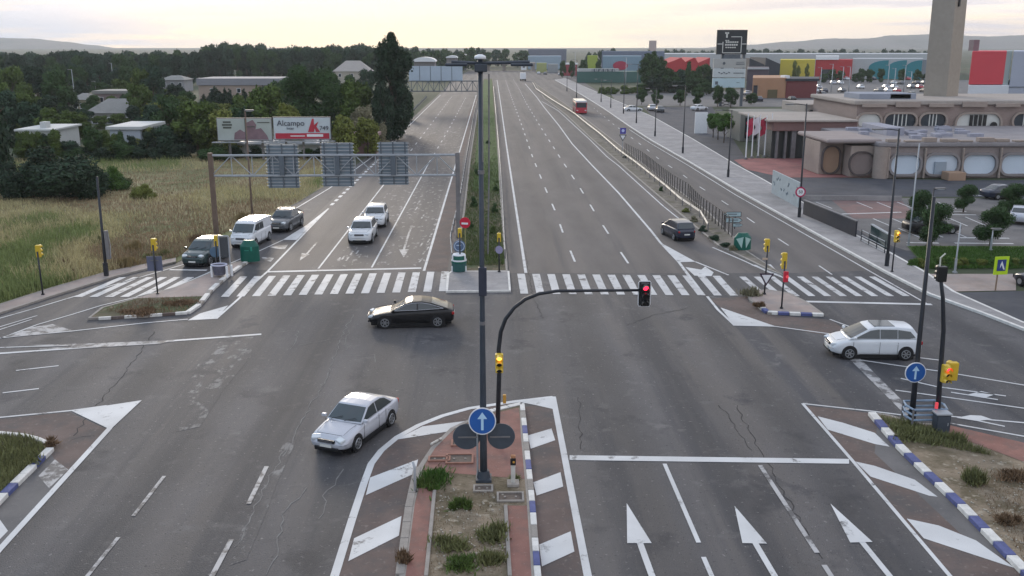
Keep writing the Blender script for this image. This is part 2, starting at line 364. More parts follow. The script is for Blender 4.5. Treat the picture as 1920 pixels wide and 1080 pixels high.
# near approach, right half
pg([(1068, 854), (1592, 861), (1592, 870), (1068, 863)])
ln([(1037, 744), (1064, 885), (1103, 1085)], .24)
ln([(1246, 870), (1310, 1018)], .15); ln([(1319, 1045), (1345, 1105)], .15)
ln([(1425, 873), (1532, 1037)], .16, mkO); ln([(1545, 1060), (1600, 1145)], .16, mkO)
ln([(1505, 757), (1600, 866), (1785, 1085)], .14)
ln([(1505, 757), (1640, 772), (1712, 781)], .12)
pg([(1175, 944), (1222, 1019), (1176, 1019)], mkA); ln([(1199, 1016), (1226, 1090)], .2, mkA)
pg([(1377, 949), (1438, 1020), (1392, 1019)], mkA); ln([(1415, 1017), (1458, 1090)], .19, mkA)
pg([(1557, 945), (1636, 1017), (1594, 1018)], mkA); ln([(1614, 1014), (1680, 1095)], .19, mkA)
for p in ([(1533, 781), (1580, 793), (1640, 812), (1668, 838), (1640, 833), (1552, 806)], [(1604, 866), (1640, 874), (1715, 900), (1758, 932), (1742, 930), (1632, 894)],
          [(1700, 973), (1760, 986), (1830, 1014), (1903, 1066), (1878, 1058), (1732, 1010)],
          [(990, 817), (1034, 804), (1041, 826), (995, 842)], [(1000, 905), (1051, 886), (1056, 913), (1006, 930)], [(1011, 1022), (1070, 997), (1077, 1035), (1016, 1063)],
          [(968, 753), (1036, 743), (1040, 768), (1005, 760)],
          [(742, 825), (792, 800), (872, 790), (850, 808)], [(686, 929), (694, 896), (784, 862), (778, 888)], [(653, 1053), (664, 1010), (753, 968), (748, 1005)]): pg(p)
ln([(1036, 745), (968, 753), (880, 766), (830, 780), (785, 798), (745, 820), (715, 845), (696, 870), (683, 905), (660, 975), (626, 1085)], .26)
# junction left
ln([(206, 803), (0, 1030), (-60, 1100)], .22); pg([(134, 771), (266, 751), (207, 806)]); ln([(-200, 802), (0, 783), (135, 770), (200, 761)], .14)
pg([(103, 862), (128, 881), (92, 916), (72, 893)], mkO); pg([(-40, 950), (0, 975), (15, 996), (-10, 1022), (-80, 1000)])
for a in ([(308, 893), (250, 968)], [(222, 1008), (150, 1098)]): ln(a, .13, mkO)
for a in ([(500, 875), (466, 945)], [(434, 1012), (390, 1095)]): ln(a, .16, mkO)
ln([(30, 695), (110, 686)], .12); ln([(5, 737), (73, 729)], .12)
ln([(-100, 669), (0, 663), (170, 651), (300, 641), (490, 627)], .26); ln([(-60, 654), (60, 650), (200, 647)], .12)
pg([(45, 648), (180, 644), (330, 638), (300, 645), (160, 653), (60, 655), (140, 650)], mkO)
ln([(-80, 640), (0, 634), (137, 621), (270, 606), (352, 599)], .14)
pg([(10, 633), (60, 614), (98, 608), (136, 620), (60, 629)], mkO); pg([(352, 601), (375, 588), (428, 573), (405, 598)])
ln([(405, 598), (447, 561), (478, 530), (503, 508), (616, 391)], .16)
ln([(-80, 618), (0, 597), (60, 580), (150, 553), (345, 496), (400, 470)], .12)
ln([(-80, 636), (0, 613), (70, 592)], .1); ln([(-30, 628), (60, 599)], .1)
ln([(0, 635), (70, 609), (135, 590), (190, 573), (262, 556), (325, 540), (390, 512), (420, 498)], .12)
ln([(432, 494), (488, 470), (531, 450)], .12)
ln([(548, 395), (618, 353), (660, 322), (710, 286), (740, 262), (790, 213), (826, 178)], .14)
for i in range(7):
    bx, tx = 138 + i * 29, 224 + i * 25.5
    if tx < 372: pg([(bx, 557), (bx + 16, 557), (tx + 13, 520), (tx, 520)], mkC)
pg([(616, 390), (556, 450), (530, 450), (575, 422)]); pg([(503, 463), (540, 459), (534, 468), (515, 466)], mkO); pg([(489, 482), (514, 484), (508, 491), (496, 488)], mkO)
ln([(500, 510), (790, 503)], .4); ln([(318, 506), (388, 507)], .3)
ln([(597, 504), (716, 351)], .13); ln([(697, 502), (804, 306)], .13); ln([(795, 508), (857, 300), (893, 178)], .18)
dashes([(621, 385), (714, 295), (760, 245)], 2.4, 1.3, .32)
dashes([(716, 351), (770, 283), (805, 237), (848, 180)], 9, 3, .14); dashes([(804, 306), (840, 245), (874, 182)], 9, 3, .14)
pg([(748, 468), (767, 468), (757, 483)], mkO); ln([(757, 469), (766, 440), (772, 424)], .16, mkO)
pg([(562, 489), (577, 478), (570, 477)], mkO); ln([(573, 479), (594, 455)], .16, mkO)
pg([(562, 489), (581, 477), (566, 475)], mkO)
for (x, y) in ((633, 490), (641, 487), (649, 489), (657, 478), (668, 476), (672, 484), (786, 492), (792, 478), (799, 470), (788, 462), (801, 455), (806, 444), (783, 383), (778, 395), (790, 410)):
    ln([(x, y), (x + 5, y - 7)], .13, mkO)
for x, y in ((771, 250), (812, 250), (851, 249), (828, 272), (760, 285)): ln([(x - 3, y), (x + 5, y - 1)], .5, mkO)
for i in range(15):   # crossing of the left carriageway
    bx, tx = 414 + 29.2 * i, 450 + 27.0 * i
    pg([(bx, 557 - i * .75), (bx + 15, 557 - i * .75), (tx + 13.5, 519 - i * .7), (tx, 519 - i * .7)], mkC)
for i in range(14):
    pg([(975.8 + 30.25 * i, 551 + .28 * i), (990.5 + 30.25 * i, 551 + .28 * i), (984 + 28.14 * i, 513.6 + .3 * i), (969.8 + 28.14 * i, 513.6 + .3 * i)], mkC)
for i in range(10):
    pg([(1693 - 29.5 * i, 555.5), (1706 - 29.5 * i, 555.5), (1641 - 27 * i, 519), (1629 - 27 * i, 519)], mkC)
# right carriageway
ln([(986, 512), (968, 395), (950, 275), (938, 190), (932, 150)], .2)
dashes([(1078, 491), (1056, 438), (1041, 396), (1021, 350), (998, 293), (978, 234), (959, 183), (948, 150)], 10.7, 3.7, .15)
dashes([(1178, 494), (1139.5, 436.6), (1118, 403), (1086, 350), (1051, 297), (1011, 234), (987, 194), (973, 166), (962, 148)], 10.7, 3.7, .15)
ln([(1292, 518), (1273, 492), (1238, 455), (1220, 432), (1160, 362), (1110, 310), (1073, 270), (1047, 234), (1020, 201), (1007, 183), (984.5, 157)], .2)
ln([(1280, 416), (1244, 387), (1204, 351), (1160, 311), (1138, 294), (1107, 263), (1073, 232), (1047, 208), (1015.5, 190)], .14)
ln([(1273, 492), (1310, 540)], .16); pg([(1238, 455), (1304, 491), (1273, 492)]); ln([(1304, 491), (1366, 516)], .15)
pg([(1285, 501), (1315, 506), (1322, 500), (1338, 511), (1334, 518), (1302, 517)])
ln([(1336, 464), (1392, 488), (1440, 510), (1485, 527)], .15)
pg([(1408, 497), (1445, 496), (1468, 521)]);
ln([(1326, 556), (1346, 581), (1378, 611)], .16); pg([(1351, 577), (1456, 613), (1377, 611)]); ln([(1450, 612), (1560, 627)], .13)
ln([(1483, 565), (1747, 571)], .35)
dashes([(1560, 515), (1553.5, 510.5), (1498, 473), (1450, 442), (1411, 415.5), (1375.6, 391), (1345.5, 371.5), (1319.6, 355.5), (1295.5, 339.5), (1277, 325.5), (1240, 302), (1200, 270), (1150, 233), (1110, 200)], 9.4, 2.6, .12)
ln([(1740, 571), (1640, 514), (1560, 468), (1470, 417), (1380, 366), (1290, 310), (1220, 269), (1180, 243)], .12)
pg([(1591, 672), (1612, 672), (1708, 768), (1702, 783)], mkO)
for a in ([(1611, 675), (1692, 687), (1759, 696), (1917, 722), (2100, 755)], [(1679, 732), (1759, 743), (1920, 766), (2100, 790)], [(1689, 710), (1754, 725), (1886, 743)], [(1783, 736), (1871, 750)],
          [(1715, 670), (1765, 676)], [(1770, 780), (1920, 793), (2100, 810)], [(1770, 792), (1917, 818), (2100, 850)], [(1832, 789), (1884, 800)], [(1556, 599), (1604, 617)]): ln(a, .12)
pg([(1812, 741), (1840, 734), (1866, 740), (1845, 747)]); pg([(1793, 784), (1819, 779), (1840, 780), (1860, 787), (1832, 790)])
struct('lane_markings', mkN, PAINT, fix=False); struct('worn_lane_markings', mkO, PAINT_OLD, fix=False)
struct('crosswalk_markings', mkC, paint_mat('crossing_paint', (.54, .535, .53), .545), fix=False); struct('lane_arrow_markings', mkA, PAINT, fix=False)

flatm('scuffed_road_surface', [[(430, 628), (475, 632), (470, 670), (420, 730), (375, 800), (330, 810), (335, 770), (360, 700), (395, 650)], [(538, 822), (556, 826), (520, 905), (500, 960), (462, 1050), (432, 1060), (455, 990), (490, 900)]], .0065, ASPHW)
flatm('scuffed_road_surface', [[(712, 380), (760, 320), (852, 308), (800, 498), (705, 498), (740, 440)], [(615, 500), (650, 462), (690, 462), (690, 500)], [(690, 288), (760, 238), (870, 240), (858, 296)]], .0068, ASPHBW)
# stained / coloured sheets on the asphalt
Z1 = .005
flatm('stained_road_surface', [[(1037, 748), (1003, 760), (980, 764), (1008, 1100), (1100, 1085)],
    [(968, 755), (880, 768), (830, 782), (785, 801), (745, 823), (715, 848), (697, 873), (684, 908), (660, 978), (630, 1085), (750, 1085), (765, 960), (785, 880), (808, 845), (845, 808), (905, 780)],
    [(1508, 760), (1700, 783), (1640, 782), (1930, 1085), (1790, 1085)], [(1330, 560), (1400, 556), (1440, 590), (1560, 600), (1610, 640), (1450, 611), (1356, 580)],
    [(-100, 800), (0, 786), (130, 773), (203, 806), (120, 890), (92, 850), (0, 815), (-100, 812)],
    [(838, 512), (858, 400), (868, 300), (896, 178), (880, 205), (858, 300), (797, 506)]], Z1, BROWN)
flatm('patched_road_surface', [[(0, 940), (95, 850), (120, 890), (0, 1022)], [(1645, 790), (1690, 850), (1930, 1075), (1800, 1000), (1640, 850)]], Z1 + .002, ASPH3)

# ---- kerbed islands
def island(name, pts, top, h=.14, kerb=KERBG, kw=.18):
    q = gp_z(pts, 0); c = sum(q, Vector()) / len(q)
    ins = []
    n = len(q); area = sum(q[i].x * q[(i + 1) % n].y - q[(i + 1) % n].x * q[i].y for i in range(n)); sg = 1 if area > 0 else -1
    for i in range(n):
        a, b, d = q[i - 1], q[i], q[(i + 1) % n]
        t1 = (b - a).normalized(); t2 = (d - b).normalized(); t = (t1 + t2)
        t = t.normalized() if t.length > .1 else t1
        nn = Vector((-t.y, t.x, 0)) * sg; ins.append(b + nn * kw)
    mb = MB()
    mb.add([(v.x, v.y, 0) for v in q] + [(v.x, v.y, h) for v in q] + [(v.x, v.y, h) for v in ins],
           [(i, (i + 1) % n, n + (i + 1) % n, n + i) for i in range(n)] + [(n + i, n + (i + 1) % n, 2 * n + (i + 1) % n, 2 * n + i) for i in range(n)])
    struct('kerb', mb, kerb)
    struct(name, MB().poly([(v.x, v.y, h - .006) for v in ins]), top, fix=True)
    return h
def kerb_blocks(pts, n, mats, h=.165, wd=.26, name='painted_kerb', gap=.03):
    q = [G(*p) for p in pts]; cum = [0]
    for a, b in zip(q, q[1:]): cum.append(cum[-1] + (b - a).length)
    def at(s):
        for i in range(len(q) - 1):
            if s <= cum[i + 1] + 1e-6: return q[i].lerp(q[i + 1], (s - cum[i]) / (cum[i + 1] - cum[i]))
        return q[-1]
    mb = MB(); step = cum[-1] / n
    for i in range(n):
        a, b = at(i * step), at((i + 1) * step); t = b - a
        mb.box(((a.x + b.x) / 2, (a.y + b.y) / 2, h / 2 + .002), (t.length - gap, wd, h), math.atan2(t.y, t.x), m=i % len(mats))
    return struct(name, mb, mats, bevel=.02)
island('median_island', [(978, 763), (905, 780), (845, 808), (808, 845), (785, 880), (768, 950), (750, 1080), (690, 1500), (1070, 1500), (1008, 1085), (998, 950), (990, 870), (985, 820)], SOIL)
flatm('red_paving', [[(972, 770), (905, 786), (848, 814), (815, 848), (796, 880), (840, 893), (988, 905), (984, 870), (979, 820)], [(796, 884), (776, 960), (758, 1090), (798, 1090), (814, 930), (822, 892)],
                     [(950, 955), (996, 955), (1002, 1090), (957, 1090)]], .139, REDPAVE)
kerb_blocks([(979, 762), (985, 820), (990, 870), (998, 950), (1008, 1085), (1016, 1160)], 19, [KERBW, KERBG, KERBW, KERBB], wd=.2)
kerb_blocks([(978, 762), (940, 771), (900, 781)], 3, [KERBW])
kerb_blocks([(783, 882), (767, 955), (750, 1085)], 7, [KERBG])
mb = MB()
for a, b in (((815, 928), (799, 1090)), ((948, 956), (956, 1090))):
    A, B = G(*a), G(*b); t = B - A; mb.box(((A.x + B.x) / 2, (A.y + B.y) / 2, .15), (t.length, .12, .1), math.atan2(t.y, t.x))
struct('edging_kerb', mb, KERBG, bevel=.015)
island('verge', [(1634, 778), (1668, 782), (1715, 797), (1760, 800), (1920, 850), (2200, 920), (3400, 1500), (2300, 1500), (1930, 1085), (1800, 950), (1690, 845)], SOIL, h=.12)
kerb_blocks([(1634, 779), (1690, 845), (1800, 950), (1930, 1085), (2010, 1170)], 18, [KERBW, KERBB], wd=.32)
flat('brick_strip', [(1770, 800), (1920, 836), (2200, 900), (2200, 930), (1920, 872), (1760, 812)], .125, REDPAVE)
island('left_island', [(-300, 805), (0, 817), (60, 823), (90, 836), (95, 847), (0, 940), (-300, 1260)], VERGE, h=.12)
kerb_blocks([(95, 846), (0, 940), (-70, 1015)], 9, [KERBW, KERBB, KERBW], wd=.3)
kerb_blocks([(-60, 812), (0, 817), (60, 823), (92, 838)], 5, [KERBW], wd=.2)
island('slip_island', [(165, 600), (190, 580), (262, 560), (330, 541), (400, 512), (440, 495), (470, 488), (430, 516), (397, 545), (374, 574), (354, 588), (270, 596)], VERGE, h=.13)
flat('island_paving', [(256, 563), (330, 543), (400, 514), (440, 497), (463, 490), (427, 517), (396, 545), (385, 559)], .132, PAVEP)
kerb_blocks([(352, 589), (374, 574), (397, 545), (430, 516), (472, 487)], 17, [KERBW, KERBW, KERBG], wd=.3)
kerb_blocks([(185, 600), (270, 595), (352, 589)], 7, [KERBW, BROWN], wd=.18)
island('pavement', [(-300, 690), (0, 573), (100, 541), (200, 512), (290, 494), (330, 486), (330, 493), (215, 521), (100, 557), (0, 590), (-300, 715)], PAVEP, h=.12)
# junction refuge on the right
island('refuge_paving', [(1398, 548), (1440, 546), (1480, 552), (1515, 570), (1545, 592), (1440, 590), (1425, 578), (1405, 566)], PAVEP, h=.12)
kerb_blocks([(1425, 577), (1440, 589), (1544, 593)], 7, [KERBW, KERBB], wd=.3)
# crossing refuge between the carriageways
island('refuge_paving', [(838, 516), (846, 511), (955, 511), (958, 548), (836, 549)], PAVE, h=.12, kerb=KERBW)
# central reservation
island('central_reservation', [(850, 511), (868, 400), (880, 300), (899, 180), (906, 148), (924, 148), (933, 250), (942, 400), (951, 490), (952, 510)], VERGE, h=.10)
flat('grass_strip', [(886, 360), (899, 200), (908, 150), (922, 150), (929, 250), (934, 300), (936, 360)], .108, LAWN)
# separator between slip lane and service road
island('separator_verge', [(1000, 152), (1008, 160), (1060, 195), (1100, 225), (1165, 275), (1250, 342), (1330, 400), (1370, 440), (1400, 472), (1468, 518), (1440, 508), (1345, 462), (1300, 425), (1244, 378), (1200, 340), (1150, 297), (1105, 258), (1060, 215), (1020, 185)], SEPG, h=.12)
# right pavement with kerb
PT = [(2500, 760), (1920, 608), (1790, 550), (1738, 514), (1650, 465), (1600, 440), (1507, 382), (1435, 340), (1380, 310), (1300, 262), (1225, 220), (1130, 178), (1060, 147)]
PB = [(1040, 150), (1090, 178), (1130, 203), (1180, 238), (1220, 264), (1290, 304), (1380, 358), (1470, 408), (1560, 458), (1660, 513), (1740, 554), (1840, 590), (1920, 621), (2500, 800)]
island('pavement', PT + PB, PAVE, h=.14, kerb=KERBW, kw=.2)
flat('paved_apron', [(1738, 514), (1905, 514), (1905, 545), (1790, 547)], .02, PAVEP)
flat('side_road', [(1790, 549), (1905, 546), (2400, 546), (2700, 800), (1920, 608)], .012, ASPH2)
flat('yard', [(1600, 440), (1507, 380), (1435, 338), (1300, 262), (1225, 220), (1205, 200), (1335, 200), (1400, 300), (1500, 332), (1800, 338), (2600, 338), (2600, 372), (1520, 368), (1540, 380), (1750, 470), (1700, 490)], .004, ASPH2)
flat('car_park', [(1508, 372), (2600, 372), (2600, 470), (1700, 470), (1640, 450)], .009, ASPH3)
flat('car_park_brick_bays', [(1560, 376), (1690, 376), (1720, 410), (1600, 410)], .013, mixmat('brick_bays', [((.20, .125, .115), .4, 0, 0, None), ((.16, .12, .115), .8, .57, .1, None)], rough=.85, bump=.1))
flat('lawn', [(1700, 462), (2500, 462), (2500, 502), (1735, 502)], .05, LAWN)
flat('plaza', [(1376, 300), (1400, 297), (1700, 297), (1700, 333), (1470, 333), (1400, 318)], .02, REDPLAZA)
flat('far_car_park', [(1160, 198), (1340, 200), (1560, 200), (1900, 205), (1900, 150), (1500, 150), (1350, 172), (1140, 168)], .004, ASPH3)
mb = MB(); save = mkN; mkN = mb
for i in range(7):
    x = 1530 + i * 38; ln([(x, 379), (x + 30, 391)], .12, mb)
for i in range(6):
    x = 1630 + i * 36; ln([(x, 407), (x + 40, 424)], .12, mb)
for i in range(4):
    x = 1640 + i * 44; ln([(x, 428), (x + 40, 445)], .12, mb)
for a in ([(1700, 455), (1760, 456)], [(1790, 456), (1900, 457)], [(1800, 446), (1892, 447)], [(1760, 390), (1800, 391)], [(1764, 396), (1812, 397)], [(1780, 402), (1830, 403)], [(1560, 402), (1690, 398)], [(1520, 370), (1690, 372)], [(1820, 366), (1870, 368)]): ln(a, .3, mb)
struct('parking_markings', mb, PAINT, fix=False); mkN = save

# cracks in the asphalt, sealed and pale
mb = MB(); rc = random.Random(3)
def crack(pts, wd):
    q = [G(*p) for p in pts]; out = []
    for a, b in zip(q, q[1:]):
        k = max(2, int((b - a).length / .35)); t = (b - a); n = Vector((-t.y, t.x, 0)).normalized()
        for i in range(k): out.append(a.lerp(b, i / k) + n * rc.uniform(-.10, .10))
    for a, b in zip(out, out[1:]):
        t = (b - a).normalized(); n = Vector((-t.y, t.x, 0)) * wd * rc.uniform(.3, 1) / 2; z = .010
        mb.poly([(v.x, v.y, z) for v in (a - n, b - n, b + n, a + n)])
for a in ([(664, 590), (640, 630), (620, 690), (600, 730), (560, 800), (545, 830), (520, 865)], [(540, 830), (505, 900), (480, 950), (455, 1000), (440, 1040)], [(578, 915), (530, 965), (520, 1030), (500, 1090)],
          [(645, 880), (610, 930), (595, 985)], [(515, 622), (560, 620), (552, 640), (540, 660)], [(560, 648), (620, 636), (690, 632)], [(655, 618), (648, 655), (640, 662)], [(640, 668), (705, 665), (700, 685)]): crack(a, .05)
def remnants(pts, n, spread, smax=.22):
    q = [G(*p) for p in pts]
    for i in range(n):
        k = rc.randrange(len(q) - 1); p = q[k].lerp(q[k + 1], rc.random()) + Vector((rc.gauss(0, spread), rc.gauss(0, spread), 0)); s_ = smax * .62 * rc.random() ** 3 + .015; a0 = rc.uniform(0, 6)
        mb.poly([(p.x + s_ * rc.uniform(.5, 1.3) * math.cos(a0 + j * 1.05), p.y + s_ * rc.uniform(.6, 1.8) * math.sin(a0 + j * 1.05), .0085 + (i % 9) * .0001) for j in range(6)])
struct('road_cracks', mb, mat('crack_sealant', (.17, .165, .16), .8, .3, 3), fix=False)
mb = MB()
for a in ([(290, 622), (240, 690), (200, 740), (160, 790), (130, 825)], [(1350, 760), (1400, 830), (1412, 852)], [(1175, 610), (1230, 590), (1300, 577)], [(1380, 760), (1440, 870), (1545, 1060)], [(985, 470), (1000, 560), (1020, 600)], [(1085, 745), (1092, 850)], [(130, 825), (200, 812)]): crack(a, .045)
struct('road_cracks', mb, mat('open_crack', (.035, .033, .033), .9, .3, 3), fix=False)

# ================================================================ vehicles
def paint(name, col, metal=.0, rough=.28):
    return mat('car_paint_' + name, col, rough, .05, 1.5, metal=metal, spec=.5, coat=.6)
PW, PBK, PGR, PSV, PRED, PBL, PGN = paint('white', (.66, .68, .70)), mat('car_paint_black', (.006, .006, .007), .38, .05, 1.5, spec=.4, coat=.15), paint('grey', (.10, .11, .12), .3), paint('silver', (.50, .51, .55), .15), paint('red', (.45, .02, .04)), paint('navy', (.022, .028, .05), .2), paint('green_grey', (.040, .065, .065), .3)
CHR = mat('chrome_trim', (.6, .6, .62), .2, .05, 3, metal=.9)
SPECS = {
 'sedan': dict(L=4.45, W=1.72, top=[(2.20, .52), (2.05, .66), (1.75, .76), (1.0, .88), (.55, .93), (-.4, .95), (-1.3, .98), (-1.75, .98), (-2.05, .94), (-2.2, .80)],
      cab=[(.98, .90), (.22, 1.36), (-.2, 1.42), (-.75, 1.41), (-1.05, 1.34), (-1.72, .96)], side=[(.80, .95), (.20, 1.30), (-.2, 1.35), (-.75, 1.34), (-1.03, 1.27), (-1.42, .97)], bp=[-.28], wb=2.6, fx=1.35, r=.31),
 'coupe': dict(L=4.7, W=1.84, top=[(2.32, .50), (2.2, .66), (1.85, .78), (1.2, .88), (.6, .94), (-.4, .96), (-1.3, 1.0), (-1.9, 1.03), (-2.2, 1.0), (-2.34, .85)],
      cab=[(1.15, .90), (.30, 1.33), (-.1, 1.42), (-.6, 1.43), (-1.05, 1.36), (-2.1, 1.02)], side=[(.92, .96), (.28, 1.27), (-.1, 1.35), (-.6, 1.355), (-1.0, 1.29), (-1.55, 1.04)], bp=[-.35], wb=2.85, fx=1.42, r=.34),
 'mpv': dict(L=4.4, W=1.79, top=[(2.18, .56), (2.08, .74), (1.8, .88), (1.35, .99), (1.0, 1.04), (-.4, 1.06), (-1.5, 1.08), (-1.95, 1.08), (-2.12, 1.04), (-2.2, .85)],
      cab=[(1.42, 1.0), (.42, 1.53), (0, 1.60), (-.9, 1.61), (-1.75, 1.55), (-2.12, 1.06)], side=[(1.12, 1.06), (.36, 1.44), (0, 1.50), (-.9, 1.50), (-1.55, 1.42), (-1.8, 1.14), (-1.5, 1.08)], bp=[-.1, -.95], wb=2.7, fx=1.32, r=.32),
 'suv': dict(L=4.4, W=1.85, top=[(2.17, .62), (2.08, .84), (1.8, .95), (1.2, 1.03), (.85, 1.07), (-.4, 1.09), (-1.5, 1.11), (-1.95, 1.10), (-2.12, 1.04), (-2.2, .85)],
      cab=[(1.1, 1.04), (.40, 1.55), (0, 1.63), (-.9, 1.64), (-1.6, 1.58), (-2.12, 1.07)], side=[(.92, 1.09), (.36, 1.48), (0, 1.54), (-.9, 1.54), (-1.5, 1.47), (-1.75, 1.12)], bp=[-.15, -1.0], wb=2.62, fx=1.33, r=.36),
 'pickup': dict(L=4.4, W=1.85, top=[(2.17, .62), (2.08, .84), (1.8, .95), (1.2, 1.03), (.85, 1.07), (-.4, 1.09), (-1.5, 1.09), (-1.95, 1.09), (-2.12, 1.07), (-2.2, .85)],
      cab=[(1.1, 1.04), (.40, 1.55), (0, 1.63), (-.6, 1.63), (-.85, 1.60), (-1.0, 1.07)], side=[(.92, 1.09), (.36, 1.48), (0, 1.54), (-.6, 1.54), (-.8, 1.49), (-.9, 1.12)], bp=[-.15], wb=2.62, fx=1.33, r=.36),
 'van': dict(L=4.9, W=1.92, top=[(2.42, .62), (2.35, .86), (2.2, 1.02), (1.85, 1.14), (1.6, 1.20), (-.4, 1.22), (-1.5, 1.22), (-2.2, 1.22), (-2.38, 1.22), (-2.43, .85)],
      cab=[(1.95, 1.12), (1.15, 1.84), (.7, 1.95), (-1.0, 1.97), (-2.2, 1.95), (-2.42, 1.2)], side=[(1.62, 1.22), (1.08, 1.70), (.7, 1.76), (-.45, 1.76), (-.50, 1.24)], bp=[.35], wb=3.0, fx=1.55, r=.34),
}
def car(name, label, cat, kind, body, loc, heading, group=None, detail=True, plate=True, tone=None):
    s = SPECS[kind]; L, W = s['L'], s['W']; hw = W / 2
    root = thing(name, label, cat, loc, heading, group)
    top = s['top']; secs = []
    for x, z in top:
        e = min(1, (L / 2 - abs(x)) / .55); tp = .80 + .20 * math.sin(max(0, e) * math.pi / 2)
        w_ = hw * tp; zb = .20 + .12 * (1 - min(1, e * 1.4))
        secs.append([(x, y, zz_) for y, zz_ in ((0, zb), (.84 * w_, zb), (.965 * w_, zb + .08), (w_, zb + .28), (w_, min(z - .16, .68)), (.985 * w_, z - .10), (.93 * w_, z - .025), (.72 * w_, z), (0, z + .02))])
    mb = MB(); ring = []
    for sc_ in secs: ring.append(sc_ + [(x, -y, z) for x, y, z in sc_[-2:0:-1]])
    n = len(ring[0])
    for r_ in ring: mb.v += r_
    for i in range(len(ring) - 1):
        for j in range(n): a, b = i * n + j, i * n + (j + 1) % n; mb.f.append((a, b, b + n, a + n)); mb.mi.append(0)
    for e, o in ((0, 0), (1, (len(ring) - 1) * n)):
        m_ = n // 2
        for j in range(m_): 
            a, b, c_, d = j, j + 1, n - j - 1, (n - j) % n
            f = (o + a, o + b, o + c_, o + d) if a != d else (o + a, o + b, o + c_)
            if len(set(f)) >= 3: mb.f.append(tuple(dict.fromkeys(f))); mb.mi.append(0)
    b = mb.build('body', body, root, smooth=True, sub=1 if detail else 0)
    cab = s['cab']; zr = max(z for _, z in cab); zb = cab[0][1]
    def wz(z): t = max(0, (z - zb) / (zr - zb)); return hw * (.925 - (.20 if kind != 'van' else .08) * t)
    mb = MB(); n = len(cab)
    k = 4
    for x, z in cab:
        ww = wz(z)
        for j in range(k + 1):
            u = j / k * 2 - 1; mb.v.append((x - .05 * u * u * (1 if x > 0 else -1), ww * u, z + .025 * (1 - u * u) * (1 if z > zb + .2 else 0)))
    for i in range(n - 1):
        for j in range(k): a = i * (k + 1) + j; mb.f.append((a, a + 1, a + k + 2, a + k + 1)); mb.mi.append(0)
    for j in (0, k): mb.f.append(tuple(i * (k + 1) + j for i in range(n))); mb.mi.append(0)
    mb.f.append(tuple([j for j in range(k + 1)] + [(n - 1) * (k + 1) + j for j in range(k, -1, -1)])); mb.mi.append(0)
    mb.build('roof', body, root, bevel=.045 if detail else 0)
    def strip(i0, i1, a=.07, bq=.10, nm='windscreen', m=GLASS):
        (x0, z0), (x1, z1) = cab[i0], cab[i1]; lo = .10; hi = .90
        dx, dz = x1 - x0, z1 - z0; l_ = math.hypot(dx, dz); nx, nz_ = (dz / l_, -dx / l_) if i0 < 2 else (dz / l_, -dx / l_)
        if nz_ < 0: nx, nz_ = -nx, -nz_
        mb = MB(); rows = []
        for t in (lo, hi):
            x, z = x0 + dx * t, z0 + dz * t; ww = wz(z) * (1 - a)
            for j in range(k + 1):
                u = j / k * 2 - 1; uu = u * (1 - a); mb.v.append((x - .05 * uu * uu * (1 if x > 0 else -1) + nx * .012, ww * u, z + .025 * (1 - uu * uu) * (t if i0 == 0 else 1 - t) + nz_ * .012))
        for j in range(k): mb.f.append((j, j + 1, j + k + 2, j + k + 1)); mb.mi.append(0)
        mb.build(nm, m, root)
    strip(0, 1); strip(n - 2, n - 1, nm='rear_window')
    for sgn in (1, -1):
        pts = s['side']; xs = [max(p[0] for p in pts)] + s['bp'] + [min(p[0] for p in pts)]
        def clip(poly, xa, keep_less):
            out = []
            for i in range(len(poly)):
                p, q = poly[i], poly[(i + 1) % len(poly)]
                ip, iq = (p[0] <= xa) == keep_less or p[0] == xa, (q[0] <= xa) == keep_less or q[0] == xa
                if ip: out.append(p)
                if ip != iq: t = (xa - p[0]) / (q[0] - p[0]); out.append((xa, p[1] + t * (q[1] - p[1])))
            return out
        pil = .014 if kind == 'mpv' else .035
        for a_, b_ in zip(xs, xs[1:]):
            pp = clip(clip(pts, a_ - (.0 if a_ == xs[0] else pil), True), b_ + (0 if b_ == xs[-1] else pil), False)
            if len(pp) < 3: continue
            mb = MB(); mb.slab([(x, sgn * (wz(z) - .02), z) for x, z in pp], (0, sgn * .032, 0)); mb.build('side_window', GLASS, root)
        if kind == 'coupe':
            mb = MB(); mb.tube([(x, sgn * (wz(z) + .016), z) for x, z in pts[:5] + [(-1.75, 1.06)]], .016, 6); mb.tube([(x, sgn * (wz(z) + .02), z) for x, z in ((.92, .965), (-.3, .985), (-1.75, 1.05))], .013, 6); mb.build('window_trim', CHR, root)
    r = s['r']; fx = s['fx']
    for x in (fx, fx - s['wb']):
        for sgn in (1, -1):
            mb = MB(); mb.disc((x, sgn * (hw - .10), r + .03), r * 1.16, (0, 1, 0), .205, 24); mb.build('wheel_arch', BLACK, root)
            mb = MB(); mb.disc((x, sgn * (hw - .09), r), r, (0, 1, 0), .215, 24); wl_ = mb.build('wheel', RUBBER, root, bevel=.03 if detail else 0)
            mb = MB(); y = sgn * (hw + .021)
            if detail:
                mb.tube([(x + r * .64 * math.cos(a), y, r + r * .64 * math.sin(a)) for a in [i * math.pi / 10 for i in range(21)]], .022, 6, caps=False)
                for i in range(6):
                    a = i * math.pi / 3; mb.box((x + r * .33 * math.cos(a), y, r + r * .33 * math.sin(a)), (r * .62, .02, .055), ry=-a)
            else: mb.disc((x, y, r), r * .6, (0, 1, 0), .02, 12)
            mb.build('rim', RIM, wl_)
